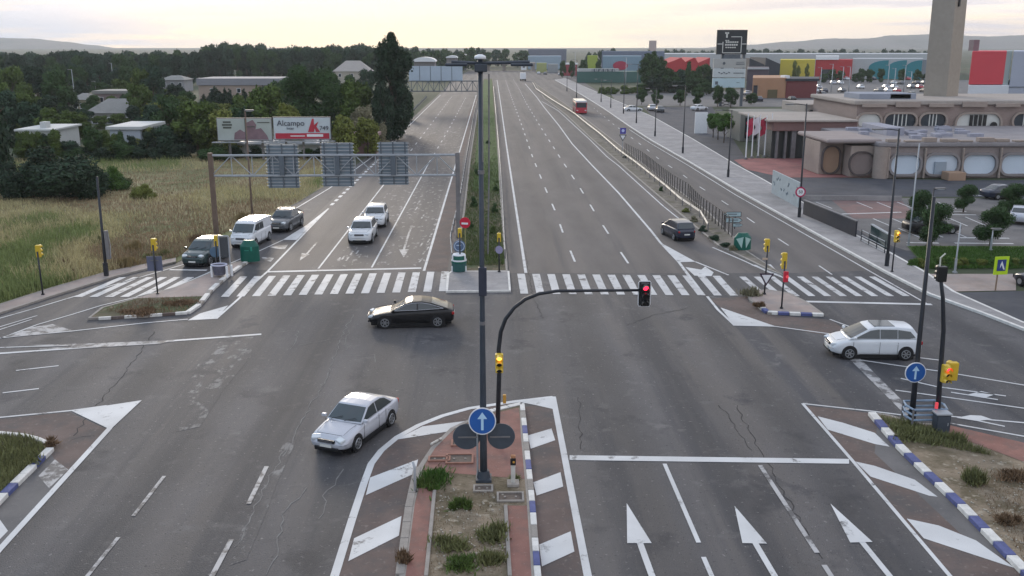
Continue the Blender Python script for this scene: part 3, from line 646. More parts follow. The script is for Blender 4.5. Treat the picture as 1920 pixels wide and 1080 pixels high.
    if detail:
        fz = top[1][1]
        for sgn in (1, -1):
            mb = MB(); mb.box((L / 2 - .20, sgn * (hw - .34), fz - .02), (.26, .36, .13), rz=-sgn * .45, ry=.25); mb.build('headlight', LENS, root, bevel=.04)
            mb = MB(); mb.box((-L / 2 + .13, sgn * (hw - .28), fz + .10), (.16, .30, .17), rz=sgn * .5); mb.build('tail_light', TAIL, root, bevel=.03)
            mb = MB(); mb.box((s['side'][0][0] + .02, sgn * (hw + .07), s['side'][0][1] + .06), (.13, .20, .13)); mb.build('mirror', body, root, bevel=.03)
            mb = MB()
            for xb in [s['side'][0][0] + .05] + s['bp'][:1] + [max(fx - s['wb'] + .42, s['side'][-1][0] - .1)]:
                mb.box((xb, sgn * (hw + .0005), .60), (.014, .008, .62))
            mb.box((-.15, sgn * (hw + .0005), .27), (2.0, .012, .05)); mb.build('door_seam', BLACK, root)
            for xb in (s['bp'][0] + .12, s['bp'][0] - .85):
                mb = MB(); mb.box((xb, sgn * (hw - .002), .80), (.16, .03, .03)); mb.build('door_handle', body, root)
        (hx0, hz0), (hx1, hz1) = top[2], (cab[0][0] + .05, cab[0][1])
        mb = MB()
        for sgn in (1, -1): mb.tube([(hx0 + .12, sgn * (hw * .66), hz0 + .03), ((hx0 + hx1) / 2, sgn * hw * .70, top[3][1] - .002), (hx1, sgn * hw * .72, hz1 - .01)], .008, 4)
        mb.tube([(hx0 + .16, -hw * .64, hz0 + .022), (hx0 + .2, 0, hz0 + .045), (hx0 + .16, hw * .64, hz0 + .022)], .008, 4); mb.build('bonnet_seam', BLACK, root)
        mb = MB(); mb.tube([(cab[0][0] + .0, .05, cab[0][1] + .06), (cab[0][0] - .18, .5, cab[0][1] + .17)], .012, 4); mb.tube([(cab[0][0] + .0, -.55, cab[0][1] + .06), (cab[0][0] - .18, -.1, cab[0][1] + .17)], .012, 4); mb.build('wiper', BLACK, root)
        mb = MB(); mb.box((L / 2 - .045, 0, fz - .06), (.10, .72, .12)); mb.box((L / 2 - .03, 0, .33), (.10, 1.0, .10)); mb.build('grille', BLACK, root, bevel=.02)
        mb = MB(); mb.box((L / 2 - .04, 0, fz - .04), (.125, .60, .015)); mb.box((L / 2 - .04, 0, fz - .08), (.125, .60, .012)); mb.build('grille_bar', CHR, root)
        mb = MB(); mb.box((L / 2 + .015, 0, .44), (.02, .50, .11)); mb.build('number_plate', PLATE, root)
        mb = MB(); mb.box((-L / 2 - .012, 0, .62 if kind != 'sedan' else .5), (.02, .50, .11)); mb.build('number_plate', PLATE, root)
        mb = MB(); mb.box((-.02, 0, .145), (L * .80, W * .90, .19)); mb.box((0, 0, .19), (L * .93, W * .70, .10)); mb.build('underbody_shade_box', BLACK, root)  # black underbody set low and wide to deepen the contact shade beneath the car
    return root
def face(ax, ay, bx, by):      # heading from ground pixel a to ground pixel b
    d = G(bx, by) - G(ax, ay); return math.atan2(d.y, d.x)
def mid(*p): q = [G(*a) for a in p]; v = sum(q, Vector()) / len(q); v.z = .012; return v
def cpos(px, py, hd, dx, dy):  # centre of a car whose (dx,dy) body point touches the ground at pixel (px,py)
    g = G(px, py); c, s_ = math.cos(hd), math.sin(hd); return (g.x - (dx * c - dy * s_), g.y - (dx * s_ + dy * c), .012)
# silver sedan turning, seen from its front left
h = R(180 + 67); sed = car('parked_car' if 0 else 'sedan_car', 'silver four-door saloon turning on the open asphalt beside the kerbed island, dark windscreen', 'car', 'sedan', PSV, cpos(672, 846, h, 1.35, .86), h)
h = R(180 + 3); cou = car('coupe_car', 'black low saloon with a sloping rear and chrome window line crossing just before the crosswalk', 'car', 'coupe', PBK, cpos(722, 617, h, 1.42, .92), h)
h = R(180 - 4); mpv = car('family_car', 'white tall hatchback with dark panoramic roof crossing behind the blue arrow sign', 'car', 'mpv', PW, cpos(1592, 675, h, 1.32, .895), h)
mb = MB(); mb.box((-.35, 0, 1.625), (1.0, 1.05, .02)); mb.build('glass_roof', GLASS, mpv, bevel=.01)
h = face(700, 360, 597, 504) ; 
su1 = car('suv_car', 'white SUV first in the queue at the stop line of the oncoming lanes', 'car', 'suv', PW, cpos(652, 459, R(270 - 1), 2.0, -.92), R(270 - 1))
su2 = car('suv_car', 'white SUV waiting directly behind another white SUV in the oncoming lanes', 'car', 'suv', PW, cpos(681, 428, R(270 + 1), 1.9, -.92), R(270 + 1))
hs = R(270 - 9)
gc = car('compact_suv_car', 'dark green-grey compact SUV stopped at the line of the left slip lane, roof pale', 'car', 'suv', PGN, cpos(340, 501, hs, 2.0, -.92), hs)
vn = car('panel_van', 'white van with side window waiting second in the left slip lane', 'van', 'van', PW, cpos(428, 467, hs, 2.2, -.96), hs); vn.scale = (.88, .97, .97)
pk = car('pickup_truck', 'grey pickup with roof bars third in the left slip lane behind the white van', 'pickup', 'pickup', PGR, cpos(500, 436, hs, 2.0, -.92), hs)
mb = MB()
for x in (.1, -.5): mb.box((x, 0, 1.70), (.05, 1.3, .04))
for y in (.62, -.62): mb.box((-.2, y, 1.69), (.9, .04, .06))
mb.build('roof_rack', BLACK, pk)
mb = MB(); mb.tube([(-1.05, .8, 1.05), (-1.1, .72, 1.45), (-1.1, -.72, 1.45), (-1.05, -.8, 1.05)], .035, 8); mb.tube([(-1.1, .72, 1.45), (-1.95, .82, 1.09)], .03, 8); mb.tube([(-1.1, -.72, 1.45), (-1.95, -.82, 1.09)], .03, 8); mb.build('roll_bar', BLACK, pk)
hd = R(101); nv = car('hatchback_car', 'dark navy car seen from behind joining the main road from the right slip lane', 'car', 'mpv', PBL, cpos(1304, 452, hd, -1.8, -.8), hd); nv.scale = (.9, .92, .92)
# red bus far up the service road
def bus(loc, hd):
    r = thing('bus', 'small red bus with white roof driving far up the service road', 'bus', loc, hd)
    mb = MB(); mb.box((0, 0, 1.35), (9.5, 2.5, 2.3)); mb.build('body', PRED, r, bevel=.12)
    mb = MB(); mb.box((0, 0, 2.72), (9.3, 2.45, .42)); mb.build('roof', PW, r, bevel=.1)
    mb = MB(); mb.box((4.76, 0, 1.95), (.03, 2.2, 1.05)); mb.build('windscreen', GLASS, r)
    for s_ in (1, -1):
        mb = MB(); mb.box((0, s_ * 1.255, 1.95), (8.6, .03, .85)); mb.build('side_window', GLASS, r)
        mb = MB(); mb.box((4.76, s_ * .9, .8), (.04, .35, .2)); mb.build('headlight', LENS, r)
        for x in (3, -2.6): mb = MB(); mb.disc((x, s_ * 1.15, .5), .5, (0, 1, 0), .3, 20); mb.build('wheel', RUBBER, r)
    mb = MB(); mb.box((-4.76, 0, 1.95), (.03, 2.1, .9)); mb.build('rear_window', GLASS, r)
    return r
hb_ = face(1075, 195, 1118, 228); bus(cpos(1090, 214, hb_, 4.7, 0), hb_)
def lorry(loc, hd, label):
    r = thing('box_truck', label, 'truck', loc, hd)
    mb = MB(); mb.box((-.9, 0, 2.1), (5.6, 2.4, 2.6)); mb.build('cargo_box', WHT, r, bevel=.05)
    mb = MB(); mb.box((2.9, 0, 1.5), (1.8, 2.2, 2.1)); mb.build('cab', PW, r, bevel=.15)
    mb = MB(); mb.box((3.81, 0, 1.9), (.03, 1.9, .8)); mb.build('windscreen', GLASS, r)
    mb = MB(); mb.box((0, 0, .55), (7, 1.2, .3)); mb.build('chassis', BLACK, r)
    for x in (2.6, -2.4):
        for s_ in (1, -1): mb = MB(); mb.disc((x, s_ * 1.05, .48), .48, (0, 1, 0), .3, 16); mb.build('wheel', RUBBER, r)
lorry(cpos(981, 152, R(90), -3.5, 0), R(90), 'white box truck at the far end of the main road')
# parked and driving cars further off: one light model per colour, then copies
lite = [car('parked_car', 'x', 'car', 'sedan', c, (0, 0, 0), 0, 'cars parked in the far car parks', detail=False) for c in (PW, PBK, PGR, PSV, PRED, PBL)]
used = set(); CN = ['white', 'black', 'grey', 'silver', 'red', 'navy']
def pcar(px, py, ci, hd, label, group='cars parked in the far car parks'):
    loc = G(px, py); loc.z = .012
    if ci not in used:
        used.add(ci); o = lite[ci]; o.location = loc; o.rotation_euler = (0, 0, hd); o['label'] = label; o['group'] = group; return o
    return dup(lite[ci], loc, hd, label, group)
pcar(1187, 209, 0, R(5), 'white car parked at the edge of the yard beside the pavement lamp post')
pcar(1236, 210, 2, R(92), 'grey car parked beyond the dark yard left of the tall lamp post')
pcar(1311, 207, 0, R(30), 'white car parked beyond the white yard wall')
pcar(1222, 207, 3, R(90), 'silver car parked by the far edge of the dark yard')
pcar(1912, 415, 3, R(60), 'silver car half hidden at the right edge of the brick car park')
pcar(1925, 388, 1, R(60), 'black car parked behind the tree at the right edge of the car park')
pcar(1880, 372, 5, R(10), 'navy car parked beyond the last tree of the car park')
pcar(1745, 436, 1, R(4), 'dark car parked under the tree of the brick car park')
pcar(1962, 545, 5, R(100), 'blue car at the kerb of the side road on the right edge of the photo')
rc = random.Random(11); far = []
for row, (y, x0, x1) in enumerate(((158, 1500, 1745), (166, 1500, 1745), (173, 1490, 1745), (180, 1500, 1745), (187, 1510, 1745), (190, 1400, 1500), (178, 1400, 1490), (150, 1560, 1740))):
    x = x0 + rc.uniform(0, 9)
    while x < x1:
        if rc.random() < .55: far.append((x, y, rc.choice([0, 0, 1, 2, 3, 3, 4, 5])))
        x += 3.0 * SC(y) * rc.choice([1, 1, 2])
for x, y, ci in far: pcar(x, y, ci, R(90 + rc.uniform(-4, 4)), '%s car in the rows of the shopping centre car park' % CN[ci], '%s cars in the shopping centre car park' % CN[ci])
for x, y, ci, lb in ((862, 121, 0, 'white car far up the oncoming lanes beyond the second gantry'), (1010, 139, 0, 'white car queuing at the far junction'), (1022, 140, 2, 'grey car queuing at the far junction'), (1050, 141, 0, 'white car on the far side of the service road'), (1065, 140, 1, 'black car on the far side of the service road'), (1115, 152, 0, 'white car on the far crossing road beyond the service road')):
    pcar(x, y, ci, R(85), lb, 'distant cars on the road')

# ================================================================ lamp posts
def lamp(px, pyb, pyt, label, name='street_lamp', r0=.10, r1=.055, col=None, arm=1.4, armdir=(-1, 0), group=None, head=True, lean=0, base=True, both=False):
    g = G(px, pyb); H = HT(px, pyb, pyt) if pyt is not None else 10
    o = thing(name, label, 'lamp post', g, 0, group); col = col or DARK
    mb = MB(); mb.tube([(0, 0, 0), (lean * .3, 0, H * .3), (lean, 0, H)], [r0, (r0 + r1) / 2, r1], 10); mb.build('pole', col, o, smooth=True)
    if base: mb = MB(); mb.box((0, 0, .06), (r0 * 4, r0 * 4, .1)); mb.tube([(0, 0, .1), (0, 0, 1.0)], r0 * 1.35, 10); mb.build('base', col, o)
    if head:
        d = Vector((armdir[0], armdir[1], 0)).normalized()
        for sgn in ((1, -1) if both else (1,)):
            e = d * arm * sgn + Vector((lean, 0, H - .02)); s_ = Vector((lean, 0, H - .12))
            mb = MB(); mb.tube([s_, s_.lerp(e, .5) + Vector((0, 0, .04)), e], .035, 8); mb.build('arm', col, o)
            mb = MB(); mb.box(tuple(e), (.75, .32, .11), rz=math.atan2(d.y, d.x)); hd_ = mb.build('lamp_head', GALVD, o, bevel=.04)
            mb = MB(); mb.box((e.x, e.y, e.z - .065), (.5, .24, .03), rz=math.atan2(d.y, d.x)); mb.build('lens', LENS, hd_)
    return o
TLP = 'lamp posts along the right pavement'
for px, yb, yt, nm in ((1498, 410, 194, 'lamp post behind the round 50 sign on the right pavement'), (1662, 502, 240, 'tall dark lamp post on the right pavement nearest the crosswalk'), (1365, 334, 206, 'lamp post on the right pavement opposite the palm-like trees'),
        (1280, 289, 160, 'tall lamp post on the right pavement by the dark yard corner'), (1228, 257, 165, 'lamp post on the right pavement beside the start of the dark yard'), (1193, 232, 120, 'lamp post on the right pavement by the white parked car'), (1169, 214, 130, 'lamp post on the right pavement before the grassy bank'),
        (1145, 203, 150, 'slim lamp post on the right pavement near the far grassy bank'), (1127, 192, 148, 'slim lamp post on the right pavement below the green canopy'), (1081, 183, 112, 'lamp post near the red bus on the service road'), (1063, 171, 135, 'small distant lamp post beyond the red bus')):
    lamp(px, yb, yt, nm, arm=1.6, armdir=(-1, -.2), r0=.11, r1=.06, group=TLP, lean=-.1 if px > 1400 else 0)
lamp(200, 520, 330, 'dark leaning lamp post at the edge of the dry field beside the left slip lane', r0=.12, r1=.07, head=False, lean=.1)
g = G(200, 520); o = thing('electrical_box', 'grey electrical box strapped to the dark post at the field edge', 'electrical box', (g.x + .18, g.y - .02, 1.2))
mb = MB(); mb.box((.1, 0, 1.0), (.22, .2, 1.9)); mb.build('cabinet', GALVD, o, bevel=.02); mb = MB(); mb.tube([(.22, 0, 2.0), (.3, 0, 1.0), (.25, 0, .1)], .02, 6); mb.build('conduit', GALV, o)
lamp(475, 428, 206, 'lamp post rising in front of the roadside billboards', r0=.11, r1=.06, arm=.35, armdir=(1, 0), col=RUST)
for px, yb, yt, lb in ((1703, 462, 268, 'pale slim lamp post in the brick car park beside the trees'), (1790, 512, 418, 'pale grey post standing at the front edge of the green lawn'), (1857, 470, 428, 'short lamp post in the car park in front of the round tree'), (1739, 462, 352, 'car park lamp with flat white head among the trees')):
    lamp(px, yb, yt, lb, col=GALV if px != 1739 else DARK, r0=.06, r1=.045, arm=.5 if px in (1739,) else .25, head=px in (1739, 1857), armdir=(1, 0))
for px, yb, yt in ((1537, 175, 126), (1558, 172, 120), (1578, 173, 125), (1591, 174, 125), (1663, 172, 122), (1676, 168, 128), (1694, 172, 122), (1706, 172, 134), (1236, 172, 124), (1209, 172, 118), (1258, 172, 134), (1316, 172, 128), (1298, 172, 140), (1173, 160, 108), (1078, 146, 98)):
    lamp(px, yb, yt, 'thin pale lamp post standing far off among the shops on the right', col=GALV, r0=.14, r1=.10, arm=.9, base=False, group='thin pale lamp posts far off around the shops')
for px, yb, yt in ((142, 200, 130), (94, 190, 155), (182, 190, 152), (214, 170, 118)):
    lamp(px, yb, yt, 'thin pale pole among the dark trees beyond the field', col=GALV, r0=.10, r1=.07, arm=.6, base=False, group='thin pale poles among the trees on the left')
# the big mast in the foreground
g = G(907, 906); g.z = .14
ml = thing('high_mast_lamp', 'tall dark blue-grey lamp mast on a concrete base in the island, arms at its top', 'lamp post', g)
mb = MB(); mb.tube([(0, 0, .1), (0, 0, 1.9), (0, 0, 7), (0, 0, 14.18)], [.135, .118, .080, .080], 20); mb.build('pole', DARKB, ml, smooth=True)
mb = MB(); mb.box((0, 0, .05), (.55, .55, .1)); mb.tube([(0, 0, .08), (0, 0, .35)], [.25, .19], 16)
for a in range(4): mb.tube([(.2 * math.cos(a * 1.57 + .78), .2 * math.sin(a * 1.57 + .78), .1), (.2 * math.cos(a * 1.57 + .78), .2 * math.sin(a * 1.57 + .78), .2)], .03, 8)
mb.build('base_flange', DARKB, ml)
mb = MB(); mb.box((.02, -.08, 7.1), (.27, .18, .95)); mb.build('junction_box', mat('navy_box', (.035, .04, .06), .5, .2, 3), ml, bevel=.02)
mb = MB(); mb.tube([(0, 0, 14.02), (1.55, 0, 14.06)], .05, 8); mb.tube([(0, 0, 14.02), (-.9, 0, 14.06)], .05, 8); mb.build('arm', DARKB, ml)
for x in (1.3, -.75): mb = MB(); mb.box((x, 0, 13.98), (.7, .3, .10)); mb.build('lamp_head', DARKB, ml, bevel=.04)
mb = MB(); mb.box((.02, -.03, 13.88), (.40, .36, .24)); mb.build('mounting_box', DARKB, ml, bevel=.03)
mb = MB(); mb.tube([(0, 0, 14.15), (0, 0, 14.24), (0, 0, 14.29)], [.19, .17, .06], 20); mb.build('photocell_dome', WHT, ml, smooth=True)
mb = MB(); mb.tube([(.27, 0, 13.7), (.25, 0, 10.5), (.2, 0, 8.0)], .025, 8); mb.tube([(.06, -.16, 13.7), (.05, -.16, 11)], .02, 6); mb.build('cable', GALVD, ml)
for z in (5.6, 10.6, 1.75): mb = MB(); mb.tube([(0, 0, z), (0, 0, z + .12)], .14 if z < 3 else .105, 20); mb.build('clamp', GALVD, ml)
mb = MB(); mb.tube([(-.21, .02, .1), (-.21, .02, 2.1)], .035, 8); mb.build('conduit', GALV, ml)
C0 = Vector((g.x, g.y, 0)); ml.scale = (1, 1, 1.014)
def arrow_face(root, cx, y, cz, r, blue=BLUE):
    mb = MB(); mb.disc((cx, y, cz), r, (0, 1, 0), .03, 36); mb.build('border', WHT, root)
    mb = MB(); mb.disc((cx, y - .012, cz), r * .92, (0, 1, 0), .03, 36); mb.build('face', blue, root)
    a = r * .92; yy = y - .03
    mb = MB(); mb.slab([(cx, yy, cz + .72 * a), (cx + .38 * a, yy, cz + .18 * a), (cx - .38 * a, yy, cz + .18 * a)], (0, .008, 0))
    mb.box((cx, yy + .004, cz - .26 * a), (.20 * a, .008, .92 * a)); mb.build('arrow', mat('pale_reflective', (.42, .62, .78), .5, .05, 3), root)
sg = thing('direction_sign', 'round blue sign with a white upward arrow on the tall mast in the island', 'road sign', C0 + Vector((0, -.20, 2.0))); sg.rotation_euler = (R(-8), 0, 0)
arrow_face(sg, -.03, -.05, .42, .475)
mb = MB(); mb.box((0, .05, .42), (.5, .06, .06)); mb.build('bracket', GALV, sg)
sb = thing('double_sign', 'pair of round grey sign backs on one bar behind the blue arrow sign', 'road sign', C0 + Vector((0, .0, 1.75)))
for x in (-.58, .62):
    mb = MB(); mb.disc((x, .05, 0), .475, (0, 1, 0), .03, 36); q = mb.build('sign_back', SIGNBACK, sb)
    mb = MB(); mb.tube([(x + .468 * math.cos(i * math.pi / 18), .05, .468 * math.sin(i * math.pi / 18)) for i in range(37)], .014, 6, caps=False); mb.build('rim', GALVD, q)
mb = MB(); mb.box((-.55, .0, .0), (.66, .04, .05)); mb.box((.58, .0, .0), (.70, .04, .05)); mb.build('bar', GALVD, sb)

# ================================================================ traffic signals
ORNG = mat('lit_amber', (1.0, .42, .06), .5, 0, 3, emit=2.2)
REDL = mat('lit_red', (1.0, .02, .06), .5, 0, 3, emit=2.4)
REDF = mat('lit_red_soft', (.9, .08, .10), .5, 0, 3, emit=.2)
def signal_head(root, c, face_dir=-1, mt=YEL, lit=None, w=.30, h=.90, litm=REDL, board=False):
    """three-lens signal; face_dir -1 shows its lenses to the camera side (-Y), +1 away from it"""
    cx, cy_, cz = c; d = face_dir
    mb = MB(); mb.box((cx, cy_, cz), (w, .24, h)); hb = mb.build('signal_head', mt, root, bevel=.03)
    for i in range(3):
        z = cz + (1 - i) * h / 3; on = lit == i
        mb = MB(); mb.disc((cx, cy_ + d * .125, z), .105, (0, 1, 0), .02, 20); mb.build('lens', litm if on else BLACK, hb)
        mb = MB(); pts = [(cx + .125 * math.cos(a), cy_ + d * .12, z + .125 * math.sin(a)) for a in [R(-20 + 220 * k / 10) for k in range(11)]]
        k_ = len(pts); mb.v += pts + [(p[0], cy_ + d * .34, p[2] - .03) for p in pts]
        for j in range(k_ - 1): mb.f.append((j, j + 1, k_ + j + 1, k_ + j)); mb.mi.append(0)
        mb.build('visor', mt, hb, fix=False)
    if board:
        mb = MB(); mb.slab([(cx + x, cy_ - d * .10, cz + z) for x, z in ((-.24, -.42), (-.19, -.49), (.19, -.49), (.24, -.42), (.24, .42), (.19, .49), (-.19, .49), (-.24, .42))], (0, -.02, 0)); mb.build('white_border', WHT, hb)
        mb = MB(); mb.box((cx, cy_ - d * .10 - .024 * 1, cz), (.41, .02, .90)); mb.build('backboard', BLACK, hb)
    return hb
g = G(932, 838); g.z = .13
tm = thing('traffic_signal_mast', 'curved dark traffic signal mast arching over the junction beside the tall lamp mast', 'traffic light', g)
s0 = 50.0
def L_(px, py, Y=None):    # local point of the mast's upright plane
    q = P(px, py, g.y if Y is None else Y); return (q.x - g.x, q.y - g.y, q.z - g.z)
pp = [L_(*a) for a in ((936, 700), (935, 655), (939, 622), (948, 598), (964, 577), (985, 561), (1010, 551), (1045, 545.5), (1100, 545), (1206, 544))]
mb = MB(); mb.tube([(0, 0, 0), (pp[0][0], 0, pp[0][2])] + pp[1:], [.095, .085] + [.08, .078, .075, .07, .07, .065, .06, .055, .05], 12); mb.build('mast', DARK, tm, smooth=True)
c = L_(1208.5, 551); hb = signal_head(tm, (c[0], -.06, c[2]), -1, BLACK, lit=0, w=.32, h=.86, board=True)
c = L_(936, 677); signal_head(tm, (c[0] + .0, -.22, c[2]), -1, YEL, lit=0, w=.29, h=.72, litm=ORNG)
c = L_(940, 748); mb = MB(); mb.box((c[0] + .12, 0, c[2]), (.12, .12, .34)); mb.build('pedestrian_box', mat('button_orange', (.55, .28, .05), .5, .1, 3), tm, bevel=.01)  # orange push button for pedestrians
mb = MB(); mb.tube([(0, 0, 0), (0, 0, .12)], .2, 12); mb.build('base', DARK, tm)

def ped_signal(px, pyb, pyt, label, headw=.26, face=1, lit=None, extra=None, pole=DARK, hm=YEL, r=.05, hh=.75, litm=ORNG):
    g = G(px, pyb); g.z = .12; H = HT(px, pyb, pyt); o = thing('traffic_signal', label, 'traffic light', g)
    mb = MB(); mb.tube([(0, 0, 0), (0, 0, H - hh * .5)], r, 10); mb.build('pole', pole, o, smooth=True)
    signal_head(o, (0, face * .13, H - hh / 2), face, hm, lit, w=headw, h=hh, litm=litm)
    mb = MB(); mb.tube([(0, 0, 0), (0, 0, .08)], r * 2, 10); mb.build('base', pole, o)
    return o, H
o, H = ped_signal(81, 556, 463, 'yellow traffic light on a thin dark post at the lower corner of the dry field', face=1)
o, H = ped_signal(296, 555, 451, 'yellow traffic light backed by a grey square panel on the left triangular island', face=1)
q = thing('square_sign', 'grey back of a square sign on the traffic light post of the left island', 'road sign', o.location + Vector((-.02, .02, H - 1.55)))
mb = MB(); mb.box((-.02, .08, 0), (.92, .03, .92)); mb.build('sign_back', mat('slate_sign_back', (.12, .13, .19), .6, .1, 2), q); mb = MB(); mb.box((0, .05, .2), (.5, .05, .05)); mb.build('bracket', GALVD, q)
o, H = ped_signal(936, 513, 441, 'small yellow pedestrian light at the right end of the central refuge', face=1, hh=.6)
q = thing('round_sign', 'small round grey sign below the pedestrian light of the central refuge', 'road sign', o.location + Vector((0, -.06, H - 1.1)))
mb = MB(); mb.disc((0, 0, 0), .27, (.5, 1, 0), .03, 24); mb.build('sign_back', mat('lilac_grey', (.30, .27, .40), .5, .1, 3), q); mb = MB(); mb.box((0, .05, 0), (.1, .06, .06)); mb.build('bracket', GALVD, q)
o, H = ped_signal(863, 512, 432, 'yellow traffic light above the round blue sign at the left end of the central refuge', face=1, hh=.62)
o, H = ped_signal(1433, 555, 452, 'yellow traffic light above the give-way triangle on the right refuge', face=1, hh=.8)
mb = MB(); mb.box((-.12, -.04, H - 1.2), (.3, .06, .12)); mb.build('bracket', mat('tan_bracket', (.5, .38, .28), .6, .1, 3), o)
q = thing('give_way_sign', 'white triangular give-way sign with black rim on the right refuge', 'road sign', o.location + Vector((.03, -.10, H - 2.5)))
mb = MB(); mb.slab([(-.45, 0, .4), (.45, 0, .4), (0, 0, -.4)], (0, .03, 0)); mb.build('border', mat('dark_sign_rim', (.05, .03, .05), .5, .1, 3), q)
mb = MB(); mb.slab([(-.30, -.012, .31), (.30, -.012, .31), (0, -.012, -.22)], (0, .02, 0)); mb.build('face', WHT, q)
o, H = ped_signal(1465, 582, 478, 'yellow traffic light standing on the kerbed tip of the right refuge', face=1, hh=.95)
hb = thing('pedestrian_signal', 'small red pedestrian light on the post of the kerbed refuge tip', 'traffic light', o.location + Vector((.06, -.16, H - 1.35)))
mb = MB(); mb.box((0, 0, 0), (.26, .2, .62)); mb.build('housing', REDS, hb, bevel=.03); mb = MB(); mb.disc((.05, -.11, .02), .09, (0, 1, 0), .02, 16); mb.build('lens', REDF, hb)
o, H = ped_signal(1672, 513, 434, 'amber traffic light on the pavement beside the tall dark lamp post', face=-1, lit=0, hh=.8)
# right mast pair and blue sign
g = G(1708, 796); g.z = .12; H = HT(1708, 796, 372)
pl = thing('lamp_column', 'dark tapering lamp column rising from the planted verge with the blue sign', 'lamp post', g)
mb = MB(); mb.tube([(0, 0, 0), (-.05, 0, 3), (-.12, 0, H)], [.12, .095, .065], 14); mb.build('pole', DARK, pl, smooth=True); mb = MB(); mb.tube([(0, 0, 0), (0, 0, .5)], .15, 14); mb.build('base', DARK, pl)
q = P(1716, 698, g.y - .2); sg = thing('direction_sign', 'round blue sign with white upward arrow on the dark column in the right verge', 'road sign', q)
arrow_face(sg, 0, -.02, 0, .42); mb = MB(); mb.box((0, .08, 0), (.4, .1, .05)); mb.build('bracket', GALV, sg)
g = G(1756, 806); g.z = .12; H = HT(1760, 806, 497)
tm = thing('traffic_signal_mast', 'dark slightly bent signal mast behind the guard rail frame on the right verge', 'traffic light', g)
mb = MB(); pts_ = [P(x, y, g.y) - g for x, y in ((1756, 800), (1763, 700), (1769, 620), (1768, 560), (1762, 505))]; mb.tube([(0, 0, 0)] + pts_[1:], [.105, .095, .085, .075, .065], 12); mb.build('mast', DARK, tm, smooth=True)
c = pts_[-1]; signal_head(tm, (c.x + .10, .0, c.z - .18), 1, BLACK, w=.34, h=.6)
mb = MB(); mb.tube([(c.x, 0, c.z), (c.x - .02, 0, c.z + .45), (c.x + .15, 0, c.z + .62)], .03, 8); mb.build('bracket', mat('pale_bracket', (.6, .6, .5), .5, .1, 3), tm)
c = P(1769, 697, g.y) - g; signal_head(tm, (c.x - .02, -.2, c.z), -1, YEL, lit=0, w=.27, h=.72)
c = P(1783, 695, g.y) - g; signal_head(tm, (c.x + .04, -.05, c.z), 1, YEL, w=.36, h=.74)
c = P(1754, 758, g.y) - g; mb = MB(); mb.box((c.x - .02, -.14, c.z), (.10, .1, .26)); mb.build('pedestrian_box', REDF, tm, bevel=.01)  # red pedestrian signal, its whole box made to glow faintly
# guard frame round the two posts
A, B = G(1700, 800), G(1770, 806)
gf = thing('guard_rail', 'blue-grey metal rail frame round the feet of the two dark masts', 'guard rail', (G(1735, 803).x, G(1735, 803).y, .12))
mb = MB(); w_ = (B.x - A.x) / 2
for z in (.78, .55, .34):
    pts = [(-w_, -.25, z), (-w_ - .1, .2, z), (-w_, .7, z), (w_ * .9, .75, z), (w_ + .12, .3, z), (w_, -.25, z), (-w_, -.25, z)]
    mb.tube(pts, .045, 8)
mb.build('rail', mat('blue_grey_rail', (.22, .30, .40), .5, .2, 4), gf)
for x, y in ((-w_, -.25), (w_, -.25), (-w_, .7), (w_ * .9, .75)): mb = MB(); mb.tube([(x, y, 0), (x, y, .8)], .045, 8); mb.build('post', GALVD, gf)
cb = thing('control_cabinet', 'small dark metal cabinet at the foot of the bent signal mast', 'cabinet', (G(1762, 815).x, G(1762, 815).y, .12))
mb = MB(); mb.box((0, 0, .38), (.55, .4, .76)); mb.build('body', DARKB, cb, bevel=.02); mb = MB(); mb.box((0, -.205, .40), (.46, .015, .62)); d_ = mb.build('door', SIGNBACK, cb); mb = MB(); mb.box((.16, -.22, .4), (.03, .03, .12)); mb.build('handle', GALV, d_)
mb = MB(); mb.box((0, 0, .80), (.62, .46, .06)); mb.build('lid', GALV, cb, bevel=.01)

# ================================================================ gantries
def truss(root, A, B, z0, z1, m, n=9, r=.07, br=.045, chord='chord', depth=.0):
    A, B = Vector(A), Vector(B)
    for z in (z0, z1):
        mb = MB(); mb.tube([A + Vector((0, 0, z)), B + Vector((0, 0, z))], r, 6); mb.build('chord', m, root, world=True)
    for i in range(n):
        a, b = A.lerp(B, i / n), A.lerp(B, (i + 1) / n); mb = MB()
        mb.tube([a + Vector((0, 0, z1 if i % 2 else z0)), b + Vector((0, 0, z0 if i % 2 else z1))], br, 6); mb.tube([b + Vector((0, 0, z0)), b + Vector((0, 0, z1))], br, 6)
        mb.build('brace', m, root, world=True)
A = G(407, 452); B = G(861, 440); yy = (A.y + B.y) / 2; A.y = B.y = yy
A = P(407, 452, yy); B = P(860, 445, yy); A.z = B.z = 0
gt = thing('sign_gantry', 'steel gantry spanning the oncoming lanes, its three sign panels seen from behind', 'gantry', A)
zt, zl = P(630, 291, yy).z, P(630, 329, yy).z
for q_, m_ in ((A, RUST), (B, GALVD)): mb = MB(); mb.box((q_.x, q_.y, zt / 2 + .1), (.34, .34, zt + .2)); mb.build('column', m_, gt, world=True, bevel=.02)
truss(gt, A, B, zl, zt, GALV, 12, .09, .04)
SLAT = mat('sign_back_slats', (.17, .215, .25), .5, .2, 1.5, metal=.2, stretch=(.3, 1, 14)); SLATD = mat('sign_back_frame', (.10, .12, .14), .5, .2, 2)
